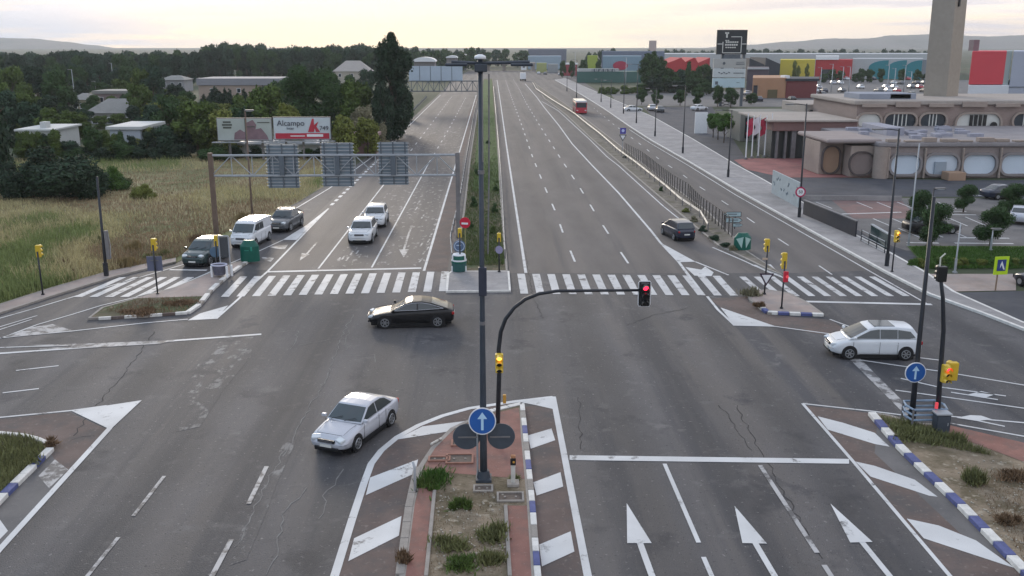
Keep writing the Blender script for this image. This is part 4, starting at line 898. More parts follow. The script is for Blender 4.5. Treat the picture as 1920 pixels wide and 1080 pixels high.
for x0, x1, t0, t1 in ((500, 563, 270, 352), (603, 666, 267, 349), (709, 768, 266, 346)):
    q0, q1 = P(x0, t1, yy), P(x1, t1, yy); ztop = P(x0, t0, yy).z; cx = (q0.x + q1.x) / 2; ww = q1.x - q0.x
    mb = MB(); mb.box((cx, yy + .25, (q0.z + ztop) / 2 - .05), (ww * .92, .05, (ztop - q0.z))); pn = mb.build('sign_panel', SLAT, gt, world=True)
    mb = MB(); k = 13
    for i in range(k): mb.box((cx, yy + .19, q0.z + (i + .5) * (ztop - q0.z) / k), (ww, .05, .07))
    mb.build('slat', SLATD if 0 else GALV, pn, world=True)
    mb = MB()
    for u in (-.38, 0, .38): mb.box((cx + u * ww, yy + .14, (q0.z + ztop) / 2), (.09, .05, ztop - q0.z))
    mb.box((cx, yy - .05, (zt + zl) / 2), (.38, .2, (zt - zl) * .95)); mb.build('mounting_rail', SLATD, pn, world=True)
# second gantry, far
yg = G(800, 206).y; A = P(752, 206, yg); B = P(897, 206, yg); A.z = B.z = 0
g2 = thing('sign_gantry', 'far gantry over the oncoming lanes carrying one wide pale panel above its truss', 'gantry', A)
zt, zl = P(820, 152, yg).z, P(820, 171, yg).z
for q_ in (A, B): mb = MB(); mb.box((q_.x, q_.y, zt / 2), (.5, .5, zt)); mb.build('column', GALVD, g2, world=True)
truss(g2, A, B, zl, zt, SLATD, 14, .12, .07)
q0, q1 = P(767, 152, yg), P(867, 124, yg); mb = MB(); mb.box(((q0.x + q1.x) / 2, yg + .3, (q0.z + q1.z) / 2), (q1.x - q0.x, .15, q1.z - q0.z)); pn = mb.build('sign_panel', mat('pale_blue_panel', (.40, .47, .54), .5, .1, .3), g2, world=True, bevel=.05)
mb = MB()
for i in range(1, 5): x = q0.x + (q1.x - q0.x) * i / 5; mb.box((x, yg + .2, (q0.z + q1.z) / 2), (.12, .06, q1.z - q0.z))
mb.build('panel_rib', SLATD, pn, world=True)

# ================================================================ signs
def text(s, size, m, root, c, rx=90, name='lettering', ext=.01, align='CENTER'):
    cu = bpy.data.curves.new('t', 'FONT'); cu.body = s; cu.size = size; cu.extrude = ext; cu.align_x = align; cu.align_y = 'CENTER'
    ob = bpy.data.objects.new('t', cu); COL.objects.link(ob); bpy.context.view_layer.update()
    me = bpy.data.meshes.new_from_object(ob.evaluated_get(bpy.context.evaluated_depsgraph_get())); bpy.data.objects.remove(ob)
    me.name = name; me.materials.clear(); me.materials.append(m); o = bpy.data.objects.new(name, me); COL.objects.link(o)
    o.parent = root; o.location = c; o.rotation_euler = (R(rx), 0, 0); return o
def post_sign(name, label, cat, px, pyb, z0=0.0):
    g = G(px, pyb); g.z = z0; return thing(name, label, cat, g), g
# 50 limit, fixed to the lamp post
q = G(1498, 410); c = P(1501, 360, q.y - .25); o = thing('speed_limit_sign', 'round red-rimmed 50 speed limit sign on a lamp post of the right pavement', 'road sign', c)
mb = MB(); mb.disc((0, 0, 0), .46, (0, 1, 0), .04, 30); mb.build('rim', mat('crimson_rim', (.42, .02, .09), .5, .05, 3), o); mb = MB(); mb.disc((0, -.012, 0), .33, (0, 1, 0), .04, 30); mb.build('face', WHT, o)
text('50', .38, BLACK, o, (0, -.04, 0)); mb = MB(); mb.box((0, .1, 0), (.1, .16, .08)); mb.build('bracket', GALV, o)
# no entry
o, g = post_sign('no_entry_sign', 'red round no-entry sign with a white bar behind the central refuge', 'road sign', 873, 500, .1); H = HT(873, 500, 420)
mb = MB(); mb.tube([(0, 0, 0), (0, 0, H)], .035, 8); mb.build('post', mat('olive_post', (.3, .28, .12), .6, .1, 3), o); mb = MB(); mb.disc((0, -.06, H), .38, (.25, 1, 0), .03, 30); mb.build('face', REDS, o); mb = MB(); mb.box((-.02, -.095, H - .05), (.46, .03, .13), rz=-.24); mb.build('white_bar', WHT, o)
# blue ring sign and green bin-like delineator at the refuge
o, g = post_sign('ring_sign', 'round blue-grey sign with a pale ring beside the no-entry sign', 'road sign', 862, 505, .1); H = HT(862, 505, 464)
mb = MB(); mb.tube([(0, 0, 0), (0, 0, H)], .04, 8); mb.build('post', GALVD, o); mb = MB(); mb.disc((0, -.06, H), .42, (0, 1, 0), .03, 30); mb.build('face', mat('dusk_blue', (.10, .15, .25), .5, .1, 3), o)
mb = MB(); mb.tube([(.33 * math.cos(i * .3307), -.085, H + .33 * math.sin(i * .3307)) for i in range(20)], .03, 6, caps=False); mb.tube([(-.2, -.085, H + .06), (.12, -.085, H + .06)], .03, 6); mb.build('ring', mat('pale_ring', (.45, .52, .62), .5, .1, 3), o)
o, g = post_sign('divider_marker', 'green drum-shaped divider marker with a white band at the nose of the central reservation', 'divider marker', 861, 511, .1)
mb = MB(); mb.tube([(0, 0, .05), (0, 0, .55), (0, 0, .62)], [.5, .5, .46], 20); mb.build('drum', mat('teal_drum', (.02, .085, .08), .5, .1, 3), o, smooth=False)
mb = MB(); mb.tube([(0, 0, .62), (0, 0, .72)], .53, 20); mb.tube([(0, 0, .72), (0, 0, 1.15)], [.50, .44], 20); mb.build('upper_shell', GREENP, o)
mb = MB(); mb.tube([(0, 0, .74), (0, 0, .84)], .515, 20); mb.tube([(0, 0, 1.12), (0, 0, 1.2)], [.46, .40], 20)
for s_ in (-1, 1): mb.box((s_ * .42, -.33, .98), (.1, .06, .34)); mb.box((s_ * .46, -.2, .2), (.1, .1, .4))
mb.build('white_band', WHT, o)
# green chevron divider markers
def divider(px, py, label, w=1.25, h=1.35, white=True):
    o, g = post_sign('divider_marker', label, 'divider marker', px, py, .13); n = 14
    arc = [(w / 2 * math.sin(R(-90 + 180 * i / n)), -w / 2 * .7 * math.cos(R(-90 + 180 * i / n))) for i in range(n + 1)]
    mb = MB(); m_ = len(arc)
    for z, k in ((0, 1), (h * .72, .98), (h, .55)): mb.v += [(x * k, y * k, z) for x, y in arc]
    for r_ in range(2):
        for i in range(n): a = r_ * m_ + i; mb.f.append((a, a + 1, a + m_ + 1, a + m_)); mb.mi.append(0)
    mb.f.append(tuple(range(2 * m_, 3 * m_))); mb.mi.append(0); mb.f += [(0, m_, 2 * m_, 3 * m_ - 1, 2 * m_ - 1, m_ - 1)]; mb.mi.append(0)
    mb.build('shell', GREENP, o)
    mb = MB()
    for s_ in ((-1, 1) if white else ()):
        yy_ = lambda t: -w / 2 * .7 * math.cos(t) - .02
        a0, a1, a2 = s_ * R(6), s_ * R(14), s_ * R(58)
        mb.slab([(w / 2 * math.sin(a0) , yy_(a0) - .02, h * .80), (w / 2 * math.sin(a2), yy_(a2) - .04, h * .66), (w / 2 * math.sin(a1), yy_(a1) - .02, h * .12)], (0, .015, 0))
    if white: mb.build('white_chevron', mat('pale_green_white', (.36, .52, .47), .5, .1, 3), o)
    else:
        mb.box((-.1, -w / 2 * .7 - .01, h * .55), (.3, .02, .05)); mb.box((.2, -w / 2 * .6 - .03, h * .62), (.14, .03, .3)); mb.build('reflector', mat('teal_reflector', (.03, .28, .20), .4, .1, 3), o)
    return o
divider(1391, 470, 'green bifurcation marker with two pale triangles at the tip of the right separator', 1.3, 1.25)
divider(470, 492, 'rounded green bifurcation marker between slip lane and oncoming lanes', 1.35, 1.5, white=False)
# direction arrows
o, g = post_sign('direction_sign', 'stack of three pale arrow panels on dark posts in the right separator', 'road sign', 1357, 432, .12)
H = HT(1357, 432, 402); mb = MB(); mb.tube([(0, 0, 0), (0, 0, H + .1)], .045, 8); mb.tube([(.9, 0, 0), (.9, 0, H)], .045, 8); mb.build('post', DARK, o)
ARW = mat('arrow_panel', (.38, .50, .52), .5, .08, 3)
for (x0, x1, y, pt, hh) in ((1357, 1390, 402, -1, .42), (1360, 1392, 413, 1, .42), (1374, 1393, 422, 1, .30)):
    a, b = P(x0, y, g.y - .08), P(x1, y, g.y - .08); a -= g; b -= g; z = a.z
    if pt < 0: pts = [(a.x, -.08, z), (a.x + .25, -.08, z + hh / 2), (b.x, -.08, z + hh / 2), (b.x, -.08, z - hh / 2), (a.x + .25, -.08, z - hh / 2)]
    else: pts = [(a.x, -.08, z + hh / 2), (b.x - .25, -.08, z + hh / 2), (b.x, -.08, z), (b.x - .25, -.08, z - hh / 2), (a.x, -.08, z - hh / 2)]
    mb = MB(); mb.slab(pts, (0, .04, 0)); pn = mb.build('arrow_panel', DARK, o); cx = (a.x + b.x) / 2
    mb = MB(); mb.slab([(cx + (p[0] - cx) * .93, -.10, z + (p[2] - z) * .78) for p in pts], (0, .02, 0)); mb.build('face', ARW, pn)
    mb = MB(); mb.box((cx, -.11, z + .02), ((b.x - a.x) * .5, .01, .07)); mb.build('text_bar', SLATD, pn)
# blue sign with triangle below, service road
o, g = post_sign('service_road_sign', 'blue square sign above a white triangle on a thin post beside the service road', 'road sign', 1167, 283, .12); H = HT(1167, 283, 241)
mb = MB(); mb.tube([(0, 0, 0), (0, 0, H)], .04, 8); mb.build('post', GALV, o); mb = MB(); mb.box((0, -.06, H - .45), (.85, .03, .85)); mb.build('blue_panel', mat('violet_blue', (.06, .05, .30), .5, .1, 3), o)
mb = MB(); mb.disc((0, -.085, H - .42), .22, (0, 1, 0), .02, 16); mb.build('white_symbol', mat('pale_symbol', (.5, .55, .8), .5, .05, 3), o)
mb = MB(); mb.slab([(-.55, -.06, H - 1.0), (.55, -.06, H - 1.0), (0, -.06, H - 1.95)], (0, .03, 0)); mb.build('triangle_rim', DARK, o); mb = MB(); mb.slab([(-.38, -.08, H - 1.1), (.38, -.08, H - 1.1), (0, -.08, H - 1.75)], (0, .03, 0)); mb.build('triangle_face', WHT, o)
# pedestrian crossing sign, fluorescent
o, g = post_sign('crossing_sign', 'fluorescent yellow pedestrian crossing sign on a brown post by the side road', 'road sign', 1866, 546, .05); H = HT(1866, 546, 484)
mb = MB(); mb.tube([(0, 0, 0), (0, 0, H)], .05, 8); mb.build('post', mat('tan_post', (.28, .19, .13), .7, .1, 3), o)
mb = MB(); mb.box((.12, -.08, H - .48), (.95, .04, 1.15), rz=.12); mb.build('panel', mat('fluorescent_yellow', (.50, .70, .02), .5, .05, 3), o)
mb = MB(); mb.box((.12, -.115, H - .45), (.58, .02, .72), rz=.12); mb.build('blue_square', mat('deep_blue', (.03, .05, .20), .5, .05, 3), o)
mb = MB(); yv = -.13; mb.slab([(.12, yv, H - .18), (.34, yv, H - .72), (.24, yv, H - .72), (.12, yv, H - .42), (.0, yv, H - .72), (-.10, yv, H - .72)], (0, -.006, 0)); mb.build('walking_figure', WHT, o)
# blue-white panel wall with drawings, low dark wall, glass screens
def wall_px(name, label, cat, a, b, h, m, th=.12, z=.0, cap=None, group=None):
    A, B = G(*a), G(*b); d = B - A; mid_ = (A + B) / 2; mid_.z = z; o = thing(name, label, cat, mid_, math.atan2(d.y, d.x), group)
    mb = MB(); mb.box((0, 0, h / 2), (d.length, th, h)); mb.build('panel', m, o, bevel=.01)
    if cap: mb = MB(); mb.box((0, 0, h + .04), (d.length + .05, th + .1, .08)); mb.build('coping', cap, o)
    return o, d.length
o, l_ = wall_px('display_hoarding', 'pale blue-grey hoarding with small drawings standing at the inner edge of the pavement', 'hoarding', (1447, 364), (1497, 392), 2.4, mat('pale_hoarding', (.33, .38, .40), .6, .15, 1.5), z=.1)
mb = MB(); rr = random.Random(5)
for i in range(16):
    x, z = rr.uniform(-l_ / 2 + .4, l_ / 2 - .4), rr.uniform(.7, 1.9); a = rr.uniform(0, 3); mb.box((x, -.075, z), (.34, .02, .05), ry=a); mb.box((x + .1, -.077, z), (.25, .02, .05), ry=a + 1.2)
mb.build('drawing', mat('drawing_ink', (.07, .11, .14), .6, .1, 3), o)
wall_px('boundary_wall', 'low black wall between the right pavement and the brick car park', 'wall', (1506, 404), (1604, 447), 1.35, mat('dark_wall_cladding', (.028, .028, .036), .6, .2, 1), z=.02, cap=GALVD)
wall_px('glass_screen', 'dark green glass screen at the car park entrance beside the lamp post', 'screen', (1632, 450), (1664, 470), 1.2, mat('green_glass_screen', (.02, .05, .05), .15, .1, 1, spec=.7), z=.02, cap=GALV)
wall_px('car_park_wall', 'long low pale wall between the dark yard and the brick car park', 'wall', (1500, 375), (1690, 377), .5, PAVE, z=0)
o, _ = wall_px('yard_wall', 'white rendered wall end standing at the far side of the dark yard', 'wall', (1302, 250), (1325, 250), 3.6, WHT, th=.4)
# railing at yard entrance
A, B = G(1614, 455), G(1658, 478)
o = thing('cable_railing', 'flat metal grille beside the pavement at the car park entrance', 'railing', ((A.x + B.x) / 2, (A.y + B.y) / 2, .1), math.atan2(B.y - A.y, B.x - A.x))
mb = MB(); l_ = (B - A).length
for z in (.1, .5, .9): mb.tube([(-l_ / 2, 0, z), (l_ / 2, 0, z)], .03, 6)
mb.build('rail', GALV, o)
for i in range(4): mb = MB(); x = -l_ / 2 + l_ * i / 3; mb.tube([(x, 0, 0), (x, 0, .95)], .04, 8); mb.build('post', DARK, o)

# ================================================================ guard rails and fence
def rail(label, pts, h=.70, sp=2.0, m=GALV, dbl=False, z=.08, pm=GALVD, name='guard_rail', beam=.30, cat='guard rail', pr=.06):
    q = [G(*p) for p in pts]; o = thing(name, label, cat, (q[0].x, q[0].y, z)); b0 = q[0]
    cum = [0]
    for a, b in zip(q, q[1:]): cum.append(cum[-1] + (b - a).length)
    def at(s):
        for i in range(len(q) - 1):
            if s <= cum[i + 1] + 1e-6: return q[i].lerp(q[i + 1], (s - cum[i]) / (cum[i + 1] - cum[i])) - b0
        return q[-1] - b0
    mb = MB()
    for a, b in zip(q, q[1:]):
        a, b = a - b0, b - b0; t = (b - a).normalized(); n = Vector((-t.y, t.x, 0))
        for zz_, off in (((h - beam / 2, .0), (h - beam * .5, .03)) if beam > .1 else ((h, 0),)):
            prof = [(.0, h), (.05, h - beam * .22), (.0, h - beam * .5), (.05, h - beam * .78), (.0, h - beam)] if beam > .1 else None
        if prof:
            k = len(prof); base_ = len(mb.v)
            for e in (a, b): mb.v += [tuple(e + n * o_ + Vector((0, 0, z_))) for o_, z_ in prof]
            for j in range(k - 1): mb.f.append((base_ + j, base_ + j + 1, base_ + k + j + 1, base_ + k + j)); mb.mi.append(0)
        else:
            for z_ in (h, h * .55): mb.tube([a + Vector((0, 0, z_)), b + Vector((0, 0, z_))], .03, 6)
    mb.build('beam', m, o, fix=False)
    s_, k = 0, 0; step = max(sp, cum[-1] / 95)
    while s_ < cum[-1]:
        p = at(s_); mb = MB(); mb.box((p.x, p.y, (h if beam > .1 else h) / 2), (pr * 1.6, pr * 1.6, h)); mb.build('post', pm, o); s_ += step
    return o
rail('galvanised guard rail on the left edge of the central reservation', [(848, 494), (845, 458), (851, 430), (862, 385), (877, 290), (890, 215), (899, 170)], m=GALV)
rail('galvanised guard rail on the right edge of the central reservation', [(947, 487), (945, 440), (941, 360), (936, 290), (930, 215), (925, 165)], m=GALV)
rail('long curving guard rail between the right slip lane and the service road', [(1327, 436), (1313, 411), (1274, 384), (1249, 361), (1193, 315), (1160, 290), (1125, 258), (1094, 233), (1078, 219), (1058, 206), (1036, 192), (1005, 170), (999, 158)], m=mat('bright_galvanised', (.30, .30, .295), .55, .2, 3), z=.1, beam=.2)
FM = mat('fence_brown_grey', (.065, .058, .055), .7, .2, 3)
rail('row of dark slim fence posts with wires beside the service road', [(1372, 447), (1345, 425), (1314, 401), (1290, 374), (1262, 356), (1235, 334), (1205, 308), (1170, 288)], h=1.5, sp=1.15, m=FM, pm=FM, beam=.05, name='wire_fence', cat='fence', pr=.05)
rail('low guard rail at the tree-side edge of the far oncoming lanes', [(742, 248), (765, 220), (800, 184)], m=GALV)

# ================================================================ small street things
g = G(962, 916)
o = thing('signal_bollard', 'short white bollard with dark box near its top on a concrete block', 'bollard', (g.x, g.y, .14))
mb = MB(); mb.box((0, 0, .06), (.42, .42, .12)); mb.build('base', KERBG, o, bevel=.02); mb = MB(); mb.box((0, 0, .45), (.15, .13, .72)); mb.build('post', mat('off_white', (.55, .53, .48), .6, .15, 4), o, bevel=.02)
mb = MB(); mb.box((0, -.01, .90), (.19, .16, .26)); hb = mb.build('housing', BLACK, o, bevel=.02); mb = MB(); mb.disc((.02, -.10, .90), .04, (0, 1, 0), .02, 12); mb.build('lens', mat('button_orange', (.55, .28, .05), .5, .1, 3), hb); mb = MB(); mb.box((0, 0, 1.07), (.17, .14, .10)); mb.build('cap', mat('orange_cap', (.42, .2, .10), .6, .1, 3), o, bevel=.02)
g = G(779, 928); o = thing('marker_post', 'bent pale marker post standing at the left kerb of the island', 'marker post', (g.x, g.y, .12))
mb = MB(); mb.tube([(0, 0, 0), (0, 0, .9), (-.06, 0, 1.12)], [.045, .045, .04], 10); mb.build('tube', mat('grey_white_tube', (.42, .44, .46), .5, .1, 5), o, smooth=True); mb = MB(); mb.tube([(0, 0, 0), (0, 0, .04)], .1, 12); mb.build('base', BLACK, o)
g = G(818, 836); o = thing('fallen_post', 'white marker post lying flat on the red paving', 'marker post', (g.x, g.y, .19), R(55))
mb = MB(); mb.tube([(-.32, 0, 0), (.32, 0, 0)], .045, 10); mb.build('tube', mat('off_white', (.55, .53, .48), .6, .15, 4), o); mb = MB(); mb.tube([(.1, 0, 0), (.2, 0, 0)], .047, 10); mb.build('band', KERBG, o)
for px, py, sx_, sy_, lb in ((866, 838, .75, .5, 'brick-coloured manhole frame on the red paving left of the mast, rear one'), (862, 868, .95, .75, 'square manhole cover with two lugs left of the mast foot'), (824, 868, .75, .35, 'rust-red access cover near the weeds on the red paving'), (906, 924, .62, .42, 'concrete manhole box directly before the mast foot'), (957, 940, .85, .6, 'wide concrete manhole slab before the short bollard')):
    g = G(px, py); o = thing('manhole', lb, 'manhole', (g.x, g.y, .14)); mt_ = REDPAVE if py < 880 else KERBG
    mb = MB(); t = .07
    for s_ in (-1, 1): mb.box((s_ * sx_ / 2, 0, .03), (t, sy_ + t, .06)); mb.box((0, s_ * sy_ / 2, .03), (sx_ - t, t, .06))
    mb.build('frame', KERBG if py >= 880 else mat('terracotta', (.30, .15, .11), .85, .2, 5), o); mb = MB(); mb.box((0, 0, .012), (sx_ - t, sy_ - t, .024)); cv = mb.build('cover', mat('dark_cover', (.11, .085, .07), .8, .3, 6), o)
    mb = MB()
    for s_ in (-1, 1): mb.box((s_ * sx_ * .22, 0, .032), (.07, .07, .03))
    mb.build('lifting_lug', KERBG, cv)
# framed panel and bin-like housing on the left island
g = G(424, 512); o = thing('framed_sign', 'tall dark panel in a pale metal frame on two legs at the left island tip', 'road sign', (g.x, g.y, .13))
H = HT(424, 512, 446); w_ = 18 / SC(512); mb = MB()
for s_ in (-1, 1): mb.tube([(s_ * w_ / 2, 0, 0), (s_ * w_ / 2, 0, H)], .05, 8)
mb.tube([(-w_ / 2, 0, H), (w_ / 2, 0, H)], .05, 8); mb.build('frame', GALV, o); mb = MB(); mb.box((0, .03, H * .68), (w_, .04, H * .58)); mb.build('panel', mat('slate_panel', (.06, .065, .07), .6, .1, 2), o)
g = G(408, 478); o, H = ped_signal(408, 500, 445, 'yellow traffic light half hidden behind the framed panel of the left island', face=1, hh=.75)
g = G(404, 500); o2 = thing('round_sign', 'round blue-grey sign back beside the framed panel of the left island', 'road sign', (g.x, g.y + .2, .13)); H = HT(404, 500, 477)
mb = MB(); mb.disc((0, 0, H), .38, (0, 1, 0), .03, 24); mb.build('sign_back', mat('dusk_blue2', (.10, .17, .25), .5, .1, 3), o2); mb = MB(); mb.tube([(0, .04, 0), (0, .04, H)], .035, 8); mb.build('post', GALVD, o2)
g = G(417, 522); o = thing('litter_bin', 'pale round-rimmed litter bin on short white legs at the left island tip', 'litter bin', (g.x, g.y, .13))
mb = MB(); mb.tube([(-.15, 0, .15), (-.15, 0, .75)], [.36, .45], 18); mb.build('basket', mat('bin_slate', (.10, .10, .13), .6, .35, 6), o)
mb = MB(); mb.tube([(-.15 + .5 * math.cos(i * .3307), .5 * .8 * math.sin(i * .3307), .80) for i in range(20)], .05, 8, caps=False); mb.build('rim', mat('pale_lilac_metal', (.5, .5, .6), .5, .1, 4), o)
for x, y in ((.42, -.3), (.62, .1), (-.6, -.2)): mb = MB(); mb.box((x, y, .38), (.13, .13, .76)); mb.build('leg', WHT, o, bevel=.02)

# ================================================================ buildings on the right
BRICK = mat('brown_brick', (.28, .215, .19), .85, .12, .35, fine=.12, stretch=(1, 1, 3)); BRICKL = mat('pale_brown_render', (.33, .265, .225), .85, .12, .4, fine=.06)
CONC = mat('building_concrete', (.35, .305, .27), .85, .12, .3, fine=.06); ROOFG = mat('grey_roof', (.27, .245, .245), .85, .15, .4, fine=.08)
PANE = mat('window_glass', (.03, .04, .05), .12, .25, .6, spec=.8); PALE = mat('pale_blue_cladding', (.56, .63, .70), .6, .06, .3); IVORY = mat('ivory_panel', (.60, .60, .56), .6, .06, .4)
TAN = mat('tan_render', (.36, .24, .165), .85, .12, .4)
def rrect(cx, cz, w, h, r, n=6):
    pts = []
    for qx, qz, a0 in ((1, 1, 0), (-1, 1, 90), (-1, -1, 180), (1, -1, 270)):
        for i in range(n + 1):
            a = R(a0 + 90 * i / n); pts.append((cx + qx * (w / 2 - r) + r * math.cos(a), cz + qz * (h / 2 - r) + r * math.sin(a)))
    return pts
def window(root, x0, x1, z0, z1, y, m, r=.9, mull=0, mm=GALVD, name='window', frame=True, fw=.25):
    cx, cz, w_, h_ = (x0 + x1) / 2, (z0 + z1) / 2, x1 - x0, z1 - z0; r = min(r, w_ / 2 - .02, h_ / 2 - .02)
    if frame:
        mb = MB(); o_, i_ = rrect(cx, cz, w_ + 2 * fw, h_ + 2 * fw, r + fw * .8), rrect(cx, cz, w_, h_, r); k = len(o_)
        for pts, yy_ in ((o_, y + .05), (o_, y - .42), (i_, y - .42), (i_, y + .05)): mb.v += [(x, yy_, z) for x, z in pts]
        for s_ in range(3):
            for j in range(k): mb.f.append((s_ * k + j, s_ * k + (j + 1) % k, (s_ + 1) * k + (j + 1) % k, (s_ + 1) * k + j)); mb.mi.append(0)
        fr = mb.build(name, mm, root, world=True)
    else: fr = root
    mb = MB(); mb.slab([(x, y - .02, z) for x, z in rrect(cx, cz, w_ - .02, h_ - .02, r)], (0, -.05, 0)); pn = mb.build('pane', m, fr, world=True)
    if mull:
        mb = MB()
        for i in range(mull): mb.box((cx + (i - (mull - 1) / 2) * w_ * .13, y - .14, cz), (.14, .08, h_ * .96))
        mb.build('mullion', IVORY, fr, world=True)
RADIAL = [0]
def bx(root, name, x0, x1, y0, y1, z0, z1, m, bevel=0):
    if RADIAL[0] and y1 - y0 > 4:        # splayed plan: side walls run away from the street corner
        k = y1 / y0 * 1.0; mb = MB(); mb.prism([(x0, y0), (x1, y0), (x1 * k, y1), (x0 * k, y1)], z0, z1); return mb.build(name, m, root, world=True, bevel=bevel)
    mb = MB(); mb.box(((x0 + x1) / 2, (y0 + y1) / 2, (z0 + z1) / 2), (abs(x1 - x0), y1 - y0, z1 - z0)); return mb.build(name, m, root, world=True, bevel=bevel)
def grow(Y):             # picture row of the ground at depth Y
    d = Vector((0, Y, -CAM_H)); return 540 - F_PX * d.dot(UP) / d.dot(FW)
def U(px, Y): return P(px, 85 + (grow(Y) - 85) * .75, Y).x
def Zp(py, Y): return P(1400, py, Y).z
# lower wing
Y1 = G(1750, 334).y; Y2 = Y1 + 24
fb = thing('factory_building', 'long low brown brick building with rounded windows, grey roof and entrance court', 'building', (U(1750, Y1), Y1, 0))
Y3_ = Y1 + 22; zu_ = Zp(197, Y3_); zt = Zp(276, Y1); xL, xR = U(1652, Y1), U(2350, Y1)
bx(fb, 'ground_floor_wall', xL, xR, Y1, Y2, 0, zt, mat('grey_brown_wall', (.27, .225, .21), .85, .12, .35, fine=.08), .1)
bx(fb, 'lower_roof', xL - .4, xR, Y1 - .35, Y2, zt, zt + .55, ROOFG, .15)
for a, b in ((1672, 1727), (1737, 1798), (1808, 1869), (1880, 1942), (1953, 2012), (2022, 2080)):
    window(fb, U(a, Y1), U(b, Y1), Zp(327, Y1), Zp(291, Y1), Y1, PALE, .95, mm=mat('window_surround', (.24, .215, .21), .7, .1, 1))
for i_ in range(13):
    px_ = 1662 + i_ * 34; h_ = (.35, .2, .5)[i_ % 3]; bx(fb, 'parapet', U(px_, Y1), U(px_ + 24 + 5 * (i_ % 2), Y1), Y1 - .3, Y1 + .5, zt + .55, zt + .55 + h_, BRICKL, .05)
for px_ in (1664, 1732, 1803, 1874, 1947, 2017): bx(fb, 'pier', U(px_ + 1, Y1), U(px_ + 5, Y1), Y1 - .45, Y1 - .0, 0, zt - .1, BRICKL, .12)
for i_ in range(7): bx(fb, 'roof_cornice', U(1610 + i_ * 62, Y3_), U(1610 + i_ * 62 + 46, Y3_), Y3_ - .6, Y3_ - .35, zu_ - .3, zu_ + .2 + .25 * (i_ % 2), BRICKL, .05)
bx(fb, 'door', U(1755, Y1), U(1777, Y1), Y1 - .3, Y1 - .05, .4, Zp(304, Y1), mat('grey_door', (.30, .35, .40), .6, .05, 1), .03)
bx(fb, 'entrance_steps', U(1768, Y1), U(1800, Y1), Y1 - 2.2, Y1 - .4, 0, .9, TAN, .03)
rr = random.Random(2); VG = mat('vent_grey', (.30, .30, .35), .7, .15, 2)
for i in range(26):
    x, y = rr.uniform(U(1672, Y1), U(1900, Y1)), rr.uniform(Y1 + 2, Y1 + 18); w2 = rr.uniform(.4, .9); bx(fb, 'roof_vent', x - w2, x + w2, y - .45, y + .45, zt + .5, zt + .95, VG, .05)
bx(fb, 'roof_duct', U(1715, Y1), U(1715, Y1) + 2.2, Y1 + 8, Y1 + 16, zt + .5, zt + 1.5, VG, .05)
# rounded corner bay and arches left of the wing
bx(fb, 'corner_wall', U(1604, Y1), xL, Y1 + 1.2, Y1 + 8, 0, Zp(276, Y1), BRICKL, .1)
window(fb, U(1603, Y1), U(1648, Y1), .3, Zp(288, Y1), Y1 + 1.2, mat('dusky_glass', (.24, .19, .175), .3, .1, 1), 1.2, mm=mat('dark_arch', (.10, .08, .075), .7, .1, 1), name='arch_window', fw=.12)
mb = MB(); mb.tube([(U(1658, Y1), Y1 + .4, 0), (U(1658, Y1), Y1 + .4, zt)], .9, 20); mb.build('corner_column', BRICKL, fb, world=True, smooth=False)
bx(fb, 'porch_wall', U(1558, Y1), U(1604, Y1) - .05, Y1 + 3.5, Y1 + 9, 0, Zp(272, Y1), BRICKL, .1)
window(fb, U(1564, Y1), U(1596, Y1), .2, Zp(281, Y1), Y1 + 3.5, TAN, 1.4, mm=mat('dark_arch', (.10, .08, .075), .7, .1, 1), name='arch_opening', fw=.14)
bx(fb, 'porch_roof', U(1556, Y1), U(1660, Y1), Y1 + .8, Y1 + 12, Zp(272, Y1) + .05, Zp(263, Y1), mat('pale_roof_edge', (.30, .25, .235), .85, .1, .5), .25)
# upper block
Y3 = Y1 + 22; zu = Zp(197, Y3); xa, xb = U(1604, Y3), U(2400, Y3)
bx(fb, 'upper_wall', xa, xb, Y3, Y3 + 18, 0, zu, BRICK, .1)
bx(fb, 'upper_roof', xa - .5, xb, Y3 - .4, Y3 + 18.2, zu, zu + .6, CONC, .15)
for a, b, m_, mu in ((1606, 1648, IVORY, 0), (1656, 1714, PANE, 4), (1722, 1770, PANE, 3), (1790, 1872, IVORY, 0), (1896, 1950, PANE, 3), (1965, 2020, PANE, 3)):
    z1_ = Zp(214, Y3); z0_ = Zp(241 if m_ is PANE or a == 1606 else 256, Y3); window(fb, U(a, Y3), U(b, Y3), z0_, z1_, Y3, m_, 1.3, mull=mu, mm=BRICKL)
for i in range(4): bx(fb, 'dark_bar', U(1815 + i * 8.5, Y3), U(1820 + i * 8.5, Y3), Y3 - .3, Y3 - .1, Zp(254, Y3), Zp(216, Y3), BLACK)
mb = MB(); mb.disc((U(1860, Y3), Y3 - .28, Zp(236, Y3)), .5, (0, 1, 0), .1, 16); mb.build('fan_outlet', BLACK, fb, world=True)
mb = MB(); mb.box((U(1622, Y3) + 4, Y3 + 6, zu + .9), (8, 6, .9)); mb.box((U(1700, Y3), Y3 + 4, zu + 1.0), (3, 2, .8)); mb.build('rooftop_plant', mat('blue_grey_roof_unit', (.27, .29, .34), .8, .12, .5), fb, world=True, bevel=.08)
